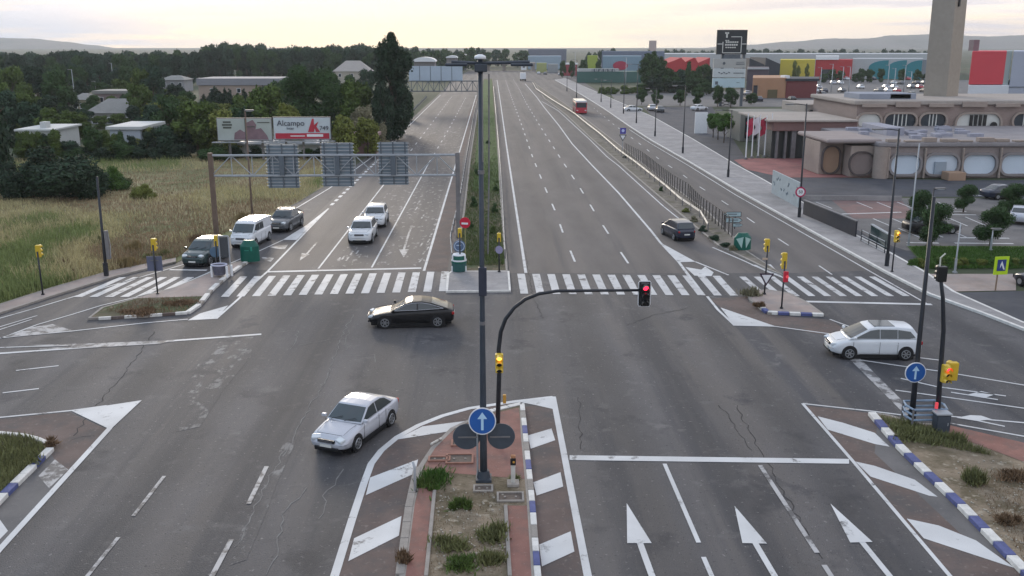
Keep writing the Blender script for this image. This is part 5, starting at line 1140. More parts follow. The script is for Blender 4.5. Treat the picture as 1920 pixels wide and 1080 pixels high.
# entrance range on the left with glazing and red fascia
Y4 = G(1500, 298).y; bx(fb, 'entrance_glazing', U(1452, Y4), U(1600, Y4), Y4 + 1, Y4 + 8, 0, Zp(244, Y4), mat('entrance_glass', (.055, .062, .06), .25, .35, .25, stretch=(2, 1, .3)))
bx(fb, 'entrance_fascia', U(1450, Y4), U(1607, Y4), Y4, Y4 + 10, Zp(246, Y4), Zp(229, Y4), mat('dull_red_fascia', (.20, .12, .11), .85, .12, .4), .08)
bx(fb, 'entrance_roof', U(1440, Y4), U(1607, Y4), Y4 - .4, Y4 + 16, Zp(229, Y4), Zp(225, Y4), CONC, .08)
for p_ in (1458, 1474, 1487, 1491, 1530, 1554, 1557): bx(fb, 'entrance_column', U(p_, Y4), U(p_, Y4) + .3, Y4 + .3, Y4 + .7, 0, Zp(246, Y4), GALVD)
Y5 = Y4 + 22; bx(fb, 'rear_wall', U(1508, Y5), U(1606, Y5), Y5, Y5 + 12, 0, Zp(196, Y5), CONC, .08)
for a, b in ((1513, 1563), (1569, 1598)): window(fb, U(a, Y5), U(b, Y5), Zp(219, Y5), Zp(206, Y5), Y5, PANE, 1.0, mull=5, mm=CONC)
bx(fb, 'long_shed_wall', U(1395, Y5), U(1508, Y5), Y5 + 2, Y5 + 10, 0, Zp(212, Y5), mat('drab_shed', (.22, .215, .19), .85, .1, .4), .05)
for i, p_ in enumerate((1404, 1420, 1436, 1452, 1468, 1484)): bx(fb, 'shed_opening', U(p_, Y5), U(p_ + 8, Y5), Y5 + 1.8, Y5 + 1.98, .5, Zp(222, Y5), BLACK)
# tower
Yt = Y3 + 10; xc = (P(1750, 150, Yt).x + P(1814, 150, Yt).x) / 2; wv = (P(1814, 150, Yt).x - P(1750, 150, Yt).x); zb_ = 0; ztw = 34
tw = thing('bell_tower', 'tall plain square tower of grey-brown concrete rising out of the picture behind the brick building', 'tower', (xc - .1, Yt + 2, 0), R(38))
s_ = wv / (math.cos(R(38)) + math.sin(R(38))); a = s_ / 2; lean = -.75
mb = MB(); mb.v = [(x * a, y * a, 0) for x, y in ((-1, -1), (1, -1), (1, 1), (-1, 1))] + [(x * a * .95 + lean * .6, y * a * .95 - lean * .5, ztw) for x, y in ((-1, -1), (1, -1), (1, 1), (-1, 1))]
mb.f = [(0, 1, 5, 4), (1, 2, 6, 5), (2, 3, 7, 6), (3, 0, 4, 7), (4, 5, 6, 7)]; mb.mi = [0] * 5; mb.build('shaft', mat('tower_concrete', (.33, .285, .235), .9, .08, .12, fine=.05), tw, bevel=.1)
zz1 = P(1785, 4, Yt).z
for dx in (-1, 1): mb = MB(); mb.box((dx * .3 + lean * .6 * zz1 / ztw + (a + .0 if dx > 0 else -a * .3), (-a if dx < 0 else -a * .3) - lean * .5 * zz1 / ztw, zz1), (.35, .35, 1.2)); mb.build('slit_window', BLACK, tw)
# big white / red / blue-grey building at the right edge
Yw = Y3 + 60
RADIAL[0] = 1
wb_ = thing('retail_building', 'large boxy building with a bright red square over white and blue-grey cladding', 'building', (U(1900, Yw), Yw, 0))
bx(wb_, 'white_wall', U(1812, Yw), U(1888, Yw), Yw, Yw + 30, 0, Zp(160, Yw), mat('bright_white_wall', (.66, .68, .72), .7, .05, .2), .1)
bx(wb_, 'red_panel', U(1813, Yw), U(1877, Yw), Yw + .3, Yw + 30, Zp(159, Yw), Zp(96, Yw), mat('bright_red_cladding', (.60, .065, .085), .6, .06, .2), .1)
bx(wb_, 'grey_wall', U(1888, Yw) + .05, U(2150, Yw), Yw + .1, Yw + 40, 0, Zp(96, Yw), mat('blue_grey_cladding', (.38, .41, .49), .6, .08, .1), .1)
bx(wb_, 'grey_return', U(1877, Yw) + .05, U(1888, Yw), Yw + .5, Yw + 30, Zp(160, Yw), Zp(96, Yw), mat('green_grey_cladding', (.33, .39, .39), .6, .08, .1))
bx(wb_, 'sill_line', U(1888, Yw), U(2150, Yw), Yw - .05, Yw + .08, Zp(164, Yw), Zp(163, Yw), SLATD)
bx(wb_, 'loading_door', U(1850, Yw), U(1870, Yw), Yw - .15, Yw - .02, Zp(200, Yw), Zp(184, Yw), SLATD); bx(wb_, 'door_canopy', U(1815, Yw), U(1831, Yw), Yw - .5, Yw - .02, Zp(180, Yw), Zp(178, Yw), SLATD)
bx(wb_, 'chimney', U(1859, Yw), U(1870, Yw), Yw + 10, Yw + 12, Zp(96, Yw), Zp(74, Yw), mat('chimney_brown', (.20, .15, .16), .8, .1, 1))
RADIAL[0] = 0
# totem sign
Yq = G(1365, 199).y; X = lambda p_: U(p_, Yq)
tt = thing('totem_sign', 'tall roadside totem with a black square board above three white panels', 'advertising sign', (X(1365), Yq, 0))
for p_ in (1352, 1391): bx(tt, 'column', X(p_) - .35, X(p_) + .35, Yq, Yq + .7, 0, Zp(100, Yq), SLATD)
mb = MB()
for i in range(4):
    z0_, z1_ = Zp(199 - 6 * i, Yq), Zp(193 - 6 * i, Yq); mb.tube([(X(1352), Yq + .3, z0_), (X(1376), Yq + .3, z1_)], .12, 6); mb.tube([(X(1376), Yq + .3, z0_), (X(1352), Yq + .3, z1_)], .12, 6)
mb.build('lattice', GALVD, tt, world=True)
bd = bx(tt, 'black_board', X(1338), X(1393.5), Yq - .8, Yq - .1, Zp(102, Yq), Zp(56, Yq), mat('near_black_board', (.018, .024, .028), .5, .2, .5), .05)
mb = MB(); r_ = .18; x0_, x1_, z0_, z1_ = X(1349), X(1383), Zp(99, Yq), Zp(69, Yq)
mb.box(((x0_ + x1_) / 2 + 1, Yq - .9, z1_), (x1_ - x0_ - 2, .1, r_)); mb.box(((x0_ + x1_) / 2, Yq - .9, z0_), (x1_ - x0_, .1, r_)); mb.box((x0_, Yq - .9, (z0_ + z1_) / 2 - .6), (r_, .1, z1_ - z0_ - 1.2)); mb.box((x1_, Yq - .9, (z0_ + z1_) / 2), (r_, .1, z1_ - z0_)); mb.build('square_outline', IVORY, bd, world=True)
mb = MB()
for (a_, b_, y_, t_) in ((1352, 1361, 62, .5), (1354, 1359, 67, 1.2), (1354, 1379, 79, .45), (1353, 1378, 84, .5), (1354, 1376, 89, .35), (1353, 1363, 76, .3)):
    for k in range(int((b_ - a_) / 4)): xx = X(a_ + 4 * k); mb.box((xx + .22, Yq - .9, Zp(y_, Yq)), (.40, .1, t_ * .8))
mb.box((X(1345) - .2, Yq - .9, Zp(82.5, Yq)), (X(1349) - X(1340), .1, .18)); mb.box((X(1388), Yq - .9, Zp(82.5, Yq)), (X(1393) - X(1384), .1, .18)); mb.build('lettering', IVORY, bd, world=True)
bx(tt, 'small_board', X(1353), X(1383), Yq - .6, Yq - .1, Zp(110, Yq), Zp(102.5, Yq), SLATD)
for i, (a_, b_, t_, u_) in enumerate(((1334, 1394, 110, 127), (1334, 1394, 128.5, 145), (1334, 1394, 146.5, 164))):
    pn = bx(tt, 'white_panel', X(a_), X(b_), Yq - .9, Yq - .15, Zp(u_, Yq), Zp(t_, Yq), (mat('warm_grey_panel', (.40, .40, .38), .5, .06, .5), mat('pale_panel', (.52, .56, .56), .5, .06, .5), mat('pale_cyan_panel', (.45, .58, .62), .5, .06, .5))[i], .03)
    mb = MB(); zc_ = Zp((t_ + u_) / 2, Yq)
    if i == 0: mb.box((X(1383), Yq - .95, zc_ - .2), (2.2, .06, .2)); mb.box((X(1383), Yq - .95, zc_ + .25), (2.0, .06, .12)); mb.disc((X(1353), Yq - .95, zc_), .35, (0, 1, 0), .06, 10)
    if i == 1:
        for k in range(5): mb.box((X(1345) + k * .62, Yq - .95, zc_ + .12 * (-1) ** k), (.5, .06, .22), ry=.4 * (-1) ** k)
        mb.box((X(1381), Yq - .95, zc_), (2.6, .06, .18))
    if i == 2: mb.box((X(1341), Yq - .95, zc_), (.7, .06, .8)); mb.box((X(1381), Yq - .95, zc_ + .1), (.8, .06, .10))
    mb.build('panel_writing', SLATD, pn, world=True)
# shopping centre units
RADIAL[0] = 1
def unit(label, x0, x1, yb, yt, m, depth=25, name='shop_unit', cat='building', roof=None, top=None):
    Y = G(x0, yb).y; o = thing(name, label, cat, (U((x0 + x1) / 2, Y), Y, 0)); zt_ = Zp(yt, Y)
    if top:
        pts = [(U(x0, Y), Y, 0), (U(x1, Y), Y, 0)] + [(U(a, Y), Y, Zp(b, Y)) for a, b in top]; mb = MB(); mb.slab(pts, (0, depth, 0)); mb.build('wall', m, o, world=True)
    else: bx(o, 'wall', U(x0, Y), U(x1, Y), Y, Y + depth, 0, zt_, m, .1)
    if roof: bx(o, 'roof', U(x0, Y) - .4, U(x1, Y) + .4, Y - .4, Y + depth, zt_, zt_ + .7, roof, .1)
    return o, Y
YM = mat('mustard_cladding', (.52, .42, .05), .7, .1, .1); RM = mat('scarlet_cladding', (.42, .035, .04), .7, .1, .1); TM = mat('teal_cladding', (.02, .20, .235), .6, .1, .1); GM = mat('light_grey_cladding', (.42, .44, .45), .7, .08, .05); DM = mat('dark_gable', (.035, .04, .05), .7, .1, .2)
o, Yy = unit('mustard yellow shop unit between dark gables and the scarlet unit', 1462, 1527, 150, 112, YM); bx(o, 'entrance_recess', U(1486, Yy), U(1496, Yy), Yy - .3, Yy - .1, 0, Zp(132, Yy), DM)
o, Yy = unit('scarlet shop unit with a pale roof edge left of the teal arches', 1528, 1597, 149, 112, RM); bx(o, 'roof_edge', U(1527, Yy), U(1570, Yy), Yy - .6, Yy + 20, Zp(112, Yy), Zp(105, Yy), WHT); bx(o, 'entrance', U(1540, Yy), U(1560, Yy), Yy - .3, Yy - .1, 0, Zp(130, Yy), PANE)
o, Yy = unit('pale shop unit carrying three teal quarter-circle fan walls', 1597, 1728, 148, 110, GM)
for a_, b_ in ((1628, 1664), (1664, 1698), (1698, 1727)):
    xx0, xx1, z1_ = U(a_, Yy), U(b_, Yy), Zp(113, Yy); pts = [(xx1, Yy - .4, 0), (xx0, Yy - .4, 0)] + [(xx0 + (xx1 - xx0) * (1 - math.cos(R(t))), Yy - .4, z1_ * .62 + z1_ * .38 * math.sin(R(t))) for t in range(0, 91, 15)]
    mb = MB(); mb.slab(pts, (0, .35, 0)); mb.build('fan_wall', TM, o, world=True)
bx(o, 'grey_end_wall', U(1728, Yy), U(1760, Yy), Yy, Yy + 20, 0, Zp(112, Yy), mat('mid_grey_cladding', (.20, .22, .24), .7, .1, .2))
unit('dark saw-tooth gabled unit left of the mustard one', 1432, 1462, 152, 118, DM, top=[(1462, 120), (1434, 108), (1434, 121)])
unit('second dark saw-tooth gabled unit behind the orange building', 1402, 1432, 152, 118, DM, top=[(1432, 121), (1404, 109), (1404, 120)])
unit('red saw-tooth roofed shop half hidden by tall dark trees, right one', 1284, 1330, 152, 118, RM, top=[(1330, 108), (1308, 118), (1303, 109), (1300, 108), (1284, 116)])
unit('red saw-tooth roofed shop half hidden by tall dark trees, left one', 1245, 1284, 152, 118, RM, top=[(1284, 116), (1276, 108), (1262, 114), (1250, 118)])
unit('very long pale low hall roof stretching behind the coloured shops', 1245, 1760, 142, 101, GM, depth=60, name='long_hall')
o, Yy = unit('orange-tan flat-roofed restaurant with a corner portal beside the totem', 1411, 1474, 184, 146, mat('orange_tan_render', (.40, .225, .13), .8, .1, .2)); bx(o, 'dark_doorway', U(1413, Yy), U(1420, Yy), Yy - .3, Yy - .1, 0, Zp(160, Yy), DM); bx(o, 'portal_post', U(1420, Yy), U(1422, Yy), Yy - .6, Yy - .2, 0, Zp(160, Yy), TAN); bx(o, 'green_door', U(1440, Yy), U(1458, Yy), Yy - .3, Yy - .1, 0, Zp(168, Yy), mat('olive_door', (.12, .10, .05), .7, .1, 1))
bx(o, 'roof_unit', U(1474, Yy), U(1484, Yy), Yy + 2, Yy + 6, Zp(150, Yy), Zp(142, Yy), WHT)
unit('dark red flat-roofed restaurant joined to the orange-tan one', 1474, 1532, 184, 152, mat('dark_red_render', (.17, .045, .045), .8, .12, .2), depth=18, roof=DM)
o, Yy = unit('dark purple-grey shop with a white sign beam right of the totem', 1400, 1440, 170, 128, mat('purple_grey', (.085, .07, .085), .7, .1, .2)); bx(o, 'sign_beam', U(1400, Yy), U(1440, Yy), Yy - .6, Yy - .2, Zp(130, Yy), Zp(127, Yy), GM)
# more distant roofs towards the road's end
unit('lime green block beside the far junction', 1101, 1120, 140, 104, mat('lime_block', (.30, .38, .06), .7, .1, .1), depth=10)
unit('small red shop with a white fascia at the far junction', 1055, 1082, 142, 121, mat('brick_red_shop', (.30, .05, .06), .7, .1, .2), depth=10, roof=WHT)
o, Yy = unit('long flat green canopy shop with pale lettering band', 1082, 1203, 155, 134, mat('bottle_green_canopy', (.05, .12, .105), .7, .1, .2), depth=12)
bx(o, 'sign_band', U(1084, Yy), U(1160, Yy), Yy - .1, Yy + 3, Zp(134, Yy), Zp(128.5, Yy), mat('pale_band', (.40, .42, .42), .7, .05, .2))
mb = MB(); rr = random.Random(9)
for i in range(11): mb.box((U(1110 + i * 4.2, Yy), Yy - .15, Zp(131.5, Yy)), (.22 + .5 * (i % 2), .05, 1.1), ry=rr.uniform(-.4, .4))
mb.build('band_writing', SLATD, o, world=True)
o, Yy = unit('pale blue warehouse with a red oval panel behind the green canopy', 1130, 1202, 140, 105, mat('sky_blue_warehouse', (.20, .30, .37), .6, .1, .1), depth=20)
mb = MB(); mb.slab([(U(1163 + 14 * math.cos(R(t)), Yy), Yy - .2, Zp(123 - 8.5 * math.sin(R(t)), Yy)) for t in range(0, 360, 20)], (0, .15, 0)); mb.build('red_oval', mat('crimson_panel', (.38, .02, .06), .6, .1, .3), o, world=True)
unit('long grey-blue hall with dark roof above the pale blue warehouse', 1128, 1245, 134, 96, mat('steel_hall', (.14, .17, .23), .7, .1, .1), depth=20, name='long_hall')
unit('pale blue low hall on the far side of the junction', 990, 1052, 130, 105, mat('haze_blue_hall', (.30, .38, .45), .7, .1, .1), depth=20, name='long_hall')
unit('grey hall with a brown ridge beyond the far junction', 990, 1062, 124, 92, mat('slate_hall', (.17, .18, .22), .7, .1, .1), depth=20, name='long_hall')
unit('yellow-green shop front at the end of the main road', 1006, 1025, 136, 118, mat('olive_yellow', (.34, .36, .14), .7, .1, .2), depth=8)
unit('small grey shop front beside the yellow-green one', 1027, 1046, 136, 120, mat('soft_grey_shop', (.30, .31, .31), .7, .1, .2), depth=8)
unit('light grey apartment block behind the lime green block', 1126, 1152, 126, 94, mat('far_white_block', (.42, .42, .43), .7, .1, .1), depth=10)
unit('pinkish distant tower block on the right horizon', 1216, 1230, 110, 76, mat('far_pink_block', (.42, .33, .31), .7, .1, .1), depth=10)
RADIAL[0] = 0
# overpass at the end of the road
Yo = G(960, 133).y; ov = thing('overpass', 'flat concrete overpass crossing the far end of the main road', 'bridge', (U(960, Yo), Yo, 0))
bx(ov, 'deck', U(905, Yo), U(1004, Yo), Yo, Yo + 10, Zp(121, Yo), Zp(117, Yo), CONC)
for p_ in (915, 945, 1000): bx(ov, 'pier', U(p_, Yo) - 1, U(p_, Yo) + 1, Yo + 2, Yo + 8, 0, Zp(121, Yo) , CONC)
o = thing('square_sign', 'white square direction sign facing traffic at the far end of the main road', 'road sign', (U(982, Yo - 30), Yo - 30, 0)); Yb = Yo - 30
bx(o, 'post', U(982, Yb) - .15, U(982, Yb) + .15, Yb, Yb + .3, 0, Zp(128, Yb), GALVD); bx(o, 'panel', U(977, Yb), U(987, Yb), Yb - .2, Yb - .05, Zp(131, Yb), Zp(120, Yb), WHT); bx(o, 'inner_square', U(980, Yb), U(984, Yb), Yb - .3, Yb - .21, Zp(127, Yb), Zp(124, Yb), GALVD)
# service area with rounded white roofs, left of the mast
for (x0, x1, yb, yt, lb) in ((774, 817, 150, 107, 'large rounded white canopy roof behind the far gantry'), (836, 858, 136, 104, 'small rounded white roof right of the larger canopy'), (860, 875, 132, 101, 'smallest rounded white roof near the tall mast')):
    Y = G(x0, yb).y; o = thing('domed_canopy', lb, 'canopy', (U((x0 + x1) / 2, Y), Y, 0)); xm = (U(x0, Y) + U(x1, Y)) / 2; hw_ = (U(x1, Y) - U(x0, Y)) / 2; z0_, z1_ = Zp(yt + (x1 - x0) * .2, Y), Zp(yt, Y)
    mb = MB(); mb.slab([(xm + hw_ * math.cos(R(t)), Y, z0_ + (z1_ - z0_) * math.sin(R(t))) for t in range(0, 181, 15)], (0, 14, 0)); mb.build('roof', WHT, o, world=True)
    bx(o, 'wall', xm - hw_ * .9, xm + hw_ * .9, Y + 1, Y + 13, 0, z0_ - .02, GALVD)
# flags
FR, FW_ = mat('flag_red', (.40, .03, .07), .8, .15, 2), mat('flag_white', (.62, .60, .64), .8, .1, 2)
FN = ['first', 'second', 'third', 'fourth', 'fifth', 'sixth']
for i, (px, yb, yt, m_, lb) in enumerate(((1398, 299, 212, None, 'bare white flagpole at the left end of the flag row'), (1409, 297, 216, FR, 'white flagpole flying a red flag, left in the row'), (1421, 296, 214, FW_, 'white flagpole flying a white flag in the middle of the row'), (1433, 295, 216, FR, 'white flagpole flying a red flag, right of the white flag'), (1443, 295, 212, None, 'bare white flagpole at the right end of the flag row'))):
    g = G(px, yb); H = HT(px, yb, yt); o = thing('flagpole', lb, 'flagpole', g, 0, 'flagpoles on the red plaza'); mb = MB(); mb.tube([(0, 0, 0), (0, 0, H)], [.10, .06], 8); mb.build('pole', WHT, o)
    mb = MB(); mb.tube([(0, 0, 0), (0, 0, .3)], .25, 8); mb.build('base', GALVD, o)
    if m_:
        mb = MB(); rows = 14; hh_ = 2.2
        for r_ in range(rows + 1):
            for c_ in range(4): mb.v.append((-.08 - c_ * (.24 + .07 * math.sin(r_ * .7)), .12 * math.sin(c_ * 1.9 + r_ * .5), H - .3 - hh_ * r_ / rows - .12 * c_))
        for r_ in range(rows):
            for c_ in range(3): a_ = r_ * 4 + c_; mb.f.append((a_, a_ + 1, a_ + 5, a_ + 4)); mb.mi.append(0)
        mb.build('flag', m_, o, smooth=True, fix=False)
mb = MB(); A_, B_ = G(1396, 297), G(1446, 293); 
# ================================================================ left side: billboards and houses
Yk = G(520, 300).y
for x0, x1, y0, y1, lb in ((409, 512, 221, 264, 'pale poster billboard with dim pictures of food at the left, its bottom edge white'), (514, 622, 219, 262, 'white and red supermarket poster billboard with a large red lettered advert')):
    A_, B_ = P(x0, y1, Yk), P(x1, y1, Yk); zt_ = P(x0, y0, Yk).z
    o = thing('billboard', lb, 'billboard', (A_.x, Yk, 0)); cx, cz = (A_.x + B_.x) / 2, (A_.z + zt_) / 2; ww, hh_ = B_.x - A_.x, zt_ - A_.z
    mb = MB(); mb.box((cx, Yk, cz), (ww, .25, hh_)); mb.build('frame', GALVD, o, world=True)
    mb = MB(); mb.box((cx, Yk - .14, cz), (ww * .975, .06, hh_ * .93)); ps = mb.build('poster', mat('poster_grey', (.38, .42, .40), .6, .1, .4) if x0 < 500 else mat('poster_white', (.50, .56, .60), .6, .06, .4), o, world=True)
    for f_ in (.2, .5, .8): mb = MB(); mb.box((A_.x + ww * f_, Yk + .2, A_.z / 2), (.25, .25, A_.z)); mb.build('leg', GALVD, o, world=True)
    mb = MB(); mb.box((cx, Yk - .5, A_.z - .15), (ww + 1.2, .9, .10)); mb.build('walkway', GALV, o, world=True)
    ps_loc = lambda x, z, y=-.20: (x - A_.x, y, z)
    if x0 < 500:
        dk = mat('poster_dark', (.07, .08, .07), .6, .1, 2); pu = mat('poster_mauve', (.20, .13, .15), .6, .2, 1.5)
        mb = MB()
        for z_, w2 in ((.82, .14), (.70, .18), (.58, .15)): mb.box((A_.x + ww * .19, Yk - .2, A_.z + hh_ * z_), (ww * w2, .06, hh_ * .07))
        mb.build('burger_picture', dk, ps, world=True)
        mb = MB(); mb.slab([(A_.x + ww * u, Yk - .18, A_.z + hh_ * v) for u, v in ((.30, .06), (.32, .35), (.42, .50), (.50, .38), (.55, .80), (.66, .92), (.72, .70), (.70, .5), (.80, .56), (.90, .25), (.93, .06))], (0, -.05, 0)); mb.build('figure_picture', pu, ps, world=True)
        mb = MB(); mb.box((A_.x + ww * .52, Yk - .26, cz), (.12, .06, hh_ * .96)); mb.box((A_.x + ww * .85, Yk - .22, A_.z + hh_ * .8), (ww * .22, .05, .10)); mb.box((A_.x + ww * .62, Yk - .26, A_.z + hh_ * .62), (ww * .15, .05, .12)); mb.build('poster_lines', dk, ps, world=True)
    else:
        rd = mat('poster_red', (.42, .025, .05), .6, .1, 1); dk = mat('poster_ink', (.045, .05, .075), .6, .1, 2)
        mb = MB(); mb.box((cx, Yk - .20, A_.z + hh_ * .17), (ww * .93, .06, hh_ * .24)); mb.build('red_band', rd, ps, world=True)
        mb = MB(); mb.box((A_.x + ww * .72, Yk - .25, A_.z + hh_ * .19), (ww * .28, .05, hh_ * .11)); mb.box((A_.x + ww * .42, Yk - .25, A_.z + hh_ * .17), (ww * .25, .05, hh_ * .04)); mb.build('band_writing', WHT, ps, world=True)
        mb = MB(); mb.slab([(A_.x + ww * u, Yk - .19, A_.z + hh_ * v) for u, v in ((.60, .34), (.65, .70), (.68, .92), (.71, .92), (.71, .64), (.79, .80), (.75, .58), (.81, .34), (.74, .34), (.72, .5), (.70, .34))], (0, -.05, 0)); mb.build('red_figure', rd, ps, world=True)
        t_ = text('Alcampo', hh_ * .34, dk, o, (A_.x + ww * .30 - A_.x, -.24, A_.z + hh_ * .72)); t_.parent = ps; t_.location = (A_.x + ww * .31 - o.location.x, -.24, A_.z + hh_ * .72)
        t_ = text('Inter', hh_ * .17, dk, ps, (A_.x + ww * .30 - o.location.x, -.24, A_.z + hh_ * .50)); t_ = text('749', hh_ * .27, dk, ps, (A_.x + ww * .88 - o.location.x, -.24, A_.z + hh_ * .50))
def house(label, x0, x1, yb, ytw, ytr, wm, rm, depth=9, flat_=False, wins=3, cat='house'):
    Y = G(x0, yb).y; o = thing('house', label, cat, (U((x0 + x1) / 2, Y), Y, 0)); X0, X1, zw, zr_ = U(x0, Y), U(x1, Y), Zp(ytw, Y), Zp(ytr, Y)
    zw = P((x0 + x1) / 2, ytw, Y).z; zr_ = P((x0 + x1) / 2, ytr, Y).z
    bx(o, 'wall', X0, X1, Y, Y + depth, 0, zw, wm)
    if flat_: bx(o, 'roof', X0 - .4, X1 + .4, Y - .4, Y + depth + .4, zw, zr_, rm, .05)
    else:
        xm = (X0 + X1) / 2; mb = MB(); e = .5
        mb.v = [(X0 - e, Y - e, zw), (X1 + e, Y - e, zw), (X1 + e, Y + depth + e, zw), (X0 - e, Y + depth + e, zw), (X0 + (X1 - X0) * .3, Y + depth / 2, zr_), (X1 - (X1 - X0) * .3, Y + depth / 2, zr_)]
        mb.f = [(0, 1, 5, 4), (2, 3, 4, 5), (1, 2, 5), (3, 0, 4), (0, 3, 2, 1)]; mb.mi = [0] * 5; mb.build('roof', rm, o, world=True)
    for i in range(wins):
        x = X0 + (X1 - X0) * (i + .5) / wins; fr = bx(o, 'window', x - .55, x + .55, Y - .08, Y - .02, zw - 2.1, zw - .8, WHT); bx(fr, 'pane', x - .45, x + .45, Y - .11, Y - .085, zw - 2.0, zw - .9, PANE)
    return o
WR = mat('white_render', (.50, .51, .50), .8, .08, .4); TR = mat('grey_tile_roof', (.24, .235, .22), .9, .15, .6, fine=.1); GR = mat('brown_tile_roof', (.20, .15, .13), .9, .15, .6, fine=.1)
o = house('white house with a blank sloping gable half buried in trees beside the field', 205, 262, 292, 243, 237, mat('pale_blue_render', (.46, .50, .56), .8, .05, .3), WR, flat_=True, wins=0); 
house('low white flat-roofed house with a square chimney behind the big dark bush', 32, 95, 285, 246, 242, WR, WR, flat_=True, wins=4)
o = bx(bpy.data.objects[ 'house.001'] if 'house.001' in bpy.data.objects else o, 'chimney', P(63, 240, G(32, 285).y).x, P(74, 240, G(32, 285).y).x, G(32, 285).y + 2, G(32, 285).y + 3.5, P(68, 242, G(32, 285).y).z, P(68, 231, G(32, 285).y).z, WR)
house('grey hipped-roof bungalow among the trees left of the picture', 160, 247, 232, 212, 187, mat('grey_render', (.28, .28, .27), .8, .05, .3), TR)  # walls in one even grey render colour
house('small beige house with a pale roof at the far left among trees', 132, 158, 205, 187, 176, mat('dun_render', (.30, .28, .20), .8, .05, .3), TR, wins=2)
house('brownish house with a flat pale roof behind the hipped bungalow', 176, 250, 200, 176, 170, mat('mauve_render', (.25, .19, .19), .8, .05, .3), TR, flat_=True)
house('long low industrial roof above a beige wall beyond the cypresses', 372, 522, 186, 160, 147, mat('beige_wall', (.36, .28, .23), .85, .08, .2), mat('long_grey_roof', (.25, .25, .27), .85, .1, .2), flat_=True, wins=3, cat='warehouse', depth=16)
house('pale house with scaffolding-like porch above the long grey roof', 300, 345, 172, 150, 142, mat('mid_grey_render', (.30, .30, .31), .8, .08, .3), TR, wins=3)
house('grey low house on the tree line left of the long roof', 236, 270, 165, 150, 144, mat('mid_grey_render', (.30, .30, .31), .8, .08, .3), GR, wins=2)
o = house('large cream villa with a broad gable right of the pine wood', 626, 694, 160, 134, 114, mat('cream_wall', (.42, .38, .32), .8, .06, .3), mat('cream_grey_roof', (.36, .33, .30), .85, .08, .3), wins=3)
house('white low building below the roadside billboards', 425, 600, 292, 272, 268, WR, GALV, flat_=True, wins=6, cat='warehouse', depth=5)
house('pinkish narrow wall building between the gantry panels', 652, 704, 292, 256, 250, mat('rose_wall', (.22, .125, .12), .85, .15, .5), mat('rose_coping', (.26, .17, .16), .85, .1, .5), flat_=True, wins=0, cat='shed', depth=3)

# ================================================================ trees and plants
def leafmat(name, c, v=.35):
    return mat(name, c, .75, v, 1.1, spec=.15, fine=.35)
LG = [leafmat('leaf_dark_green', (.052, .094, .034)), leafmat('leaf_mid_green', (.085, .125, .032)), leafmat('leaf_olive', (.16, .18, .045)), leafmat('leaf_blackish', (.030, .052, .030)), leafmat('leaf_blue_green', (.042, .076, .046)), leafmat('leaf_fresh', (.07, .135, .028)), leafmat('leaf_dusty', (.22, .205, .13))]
def crown(seed, kind='round', n=2200, leaf=.07):
    """unit crown: height 1, radius about .5, built of small leaf quads on lobes"""
    r = random.Random(seed); mb = MB(); lobes = []
    if kind == 'round':
        for i in range(16):
            a, h_ = r.uniform(0, 6.28), r.uniform(.12, .86); rad = .34 * math.sin(math.pi * (.12 + .8 * h_)) * r.uniform(.3, 1.1); lobes.append((rad * math.cos(a), rad * math.sin(a), h_, r.uniform(.12, .21)))
    elif kind == 'tall':
        for i in range(46):
            h_ = .03 + .92 * (i + r.random()) / 46; a = r.uniform(0, 6.28); env = .27 * min(1, .12 + (1.0 - h_) * 2.4) * min(1, .6 + h_ * 2); rad = max(.02, env) * r.uniform(.2, .85); lobes.append((rad * math.cos(a), rad * math.sin(a), h_, r.uniform(.07, .13) * (.6 if h_ > .85 else 1)))
    elif kind == 'cypress':
        for i in range(18): h_ = i / 18; lobes.append((r.uniform(-.05, .05), r.uniform(-.05, .05), .06 + h_ * .9, .22 * (1 - h_ ** 1.8) + .03))
    elif kind == 'pine':
        for i in range(12): a = r.uniform(0, 6.28); rad = r.uniform(.05, .38); lobes.append((rad * math.cos(a), rad * math.sin(a), r.uniform(.45, .85), r.uniform(.12, .18)))
    elif kind == 'bush':
        for i in range(14): a = r.uniform(0, 6.28); rad = r.uniform(0, .38); lobes.append((rad * math.cos(a), rad * math.sin(a), r.uniform(.15, .7) * (1 - rad), r.uniform(.14, .26)))
    tot = sum(l[3] ** 2 for l in lobes)
    for lx, ly, lz, lr in lobes:
        for k in range(max(6, int(n * lr * lr / tot))):
            d = Vector((r.gauss(0, 1), r.gauss(0, 1), r.gauss(0, 1))).normalized(); q = lr * (r.random() ** .35) * r.choice([1, 1, 1, 1.18])
            c_ = Vector((lx, ly, lz)) + d * q * Vector((1, 1, .85)) if 0 else Vector((lx + d.x * q, ly + d.y * q, max(.0, lz + d.z * q * .85)))
            s_ = leaf * r.uniform(.5, 1.2); u = Vector((r.gauss(0, 1), r.gauss(0, 1), r.gauss(0, .6))).normalized(); v_ = d.cross(u)
            if v_.length < .1: continue
            v_.normalize(); b_ = len(mb.v); mb.v += [tuple(c_ + u * s_ * .5), tuple(c_ + v_ * s_ * .3), tuple(c_ - u * s_ * .5), tuple(c_ - v_ * s_ * .3 + d * s_ * .15)]; mb.f.append((b_, b_ + 1, b_ + 2, b_ + 3)); mb.mi.append(0)
    me = bpy.data.meshes.new('crown'); me.from_pydata(mb.v, [], mb.f); return me
CM = {k: [crown(10 * i + j, k, n, lf) for j in range(3)] for i, (k, n, lf) in enumerate((('round', 5200, .080), ('tall', 5600, .065), ('cypress', 3400, .07), ('pine', 3600, .05), ('bush', 3600, .09)))}
FINE = {k: [crown(77, k, n, lf)] for k, n, lf in (('round', 15000, .045), ('tall', 22000, .036), ('bush', 16000, .05))}
_cm = {}
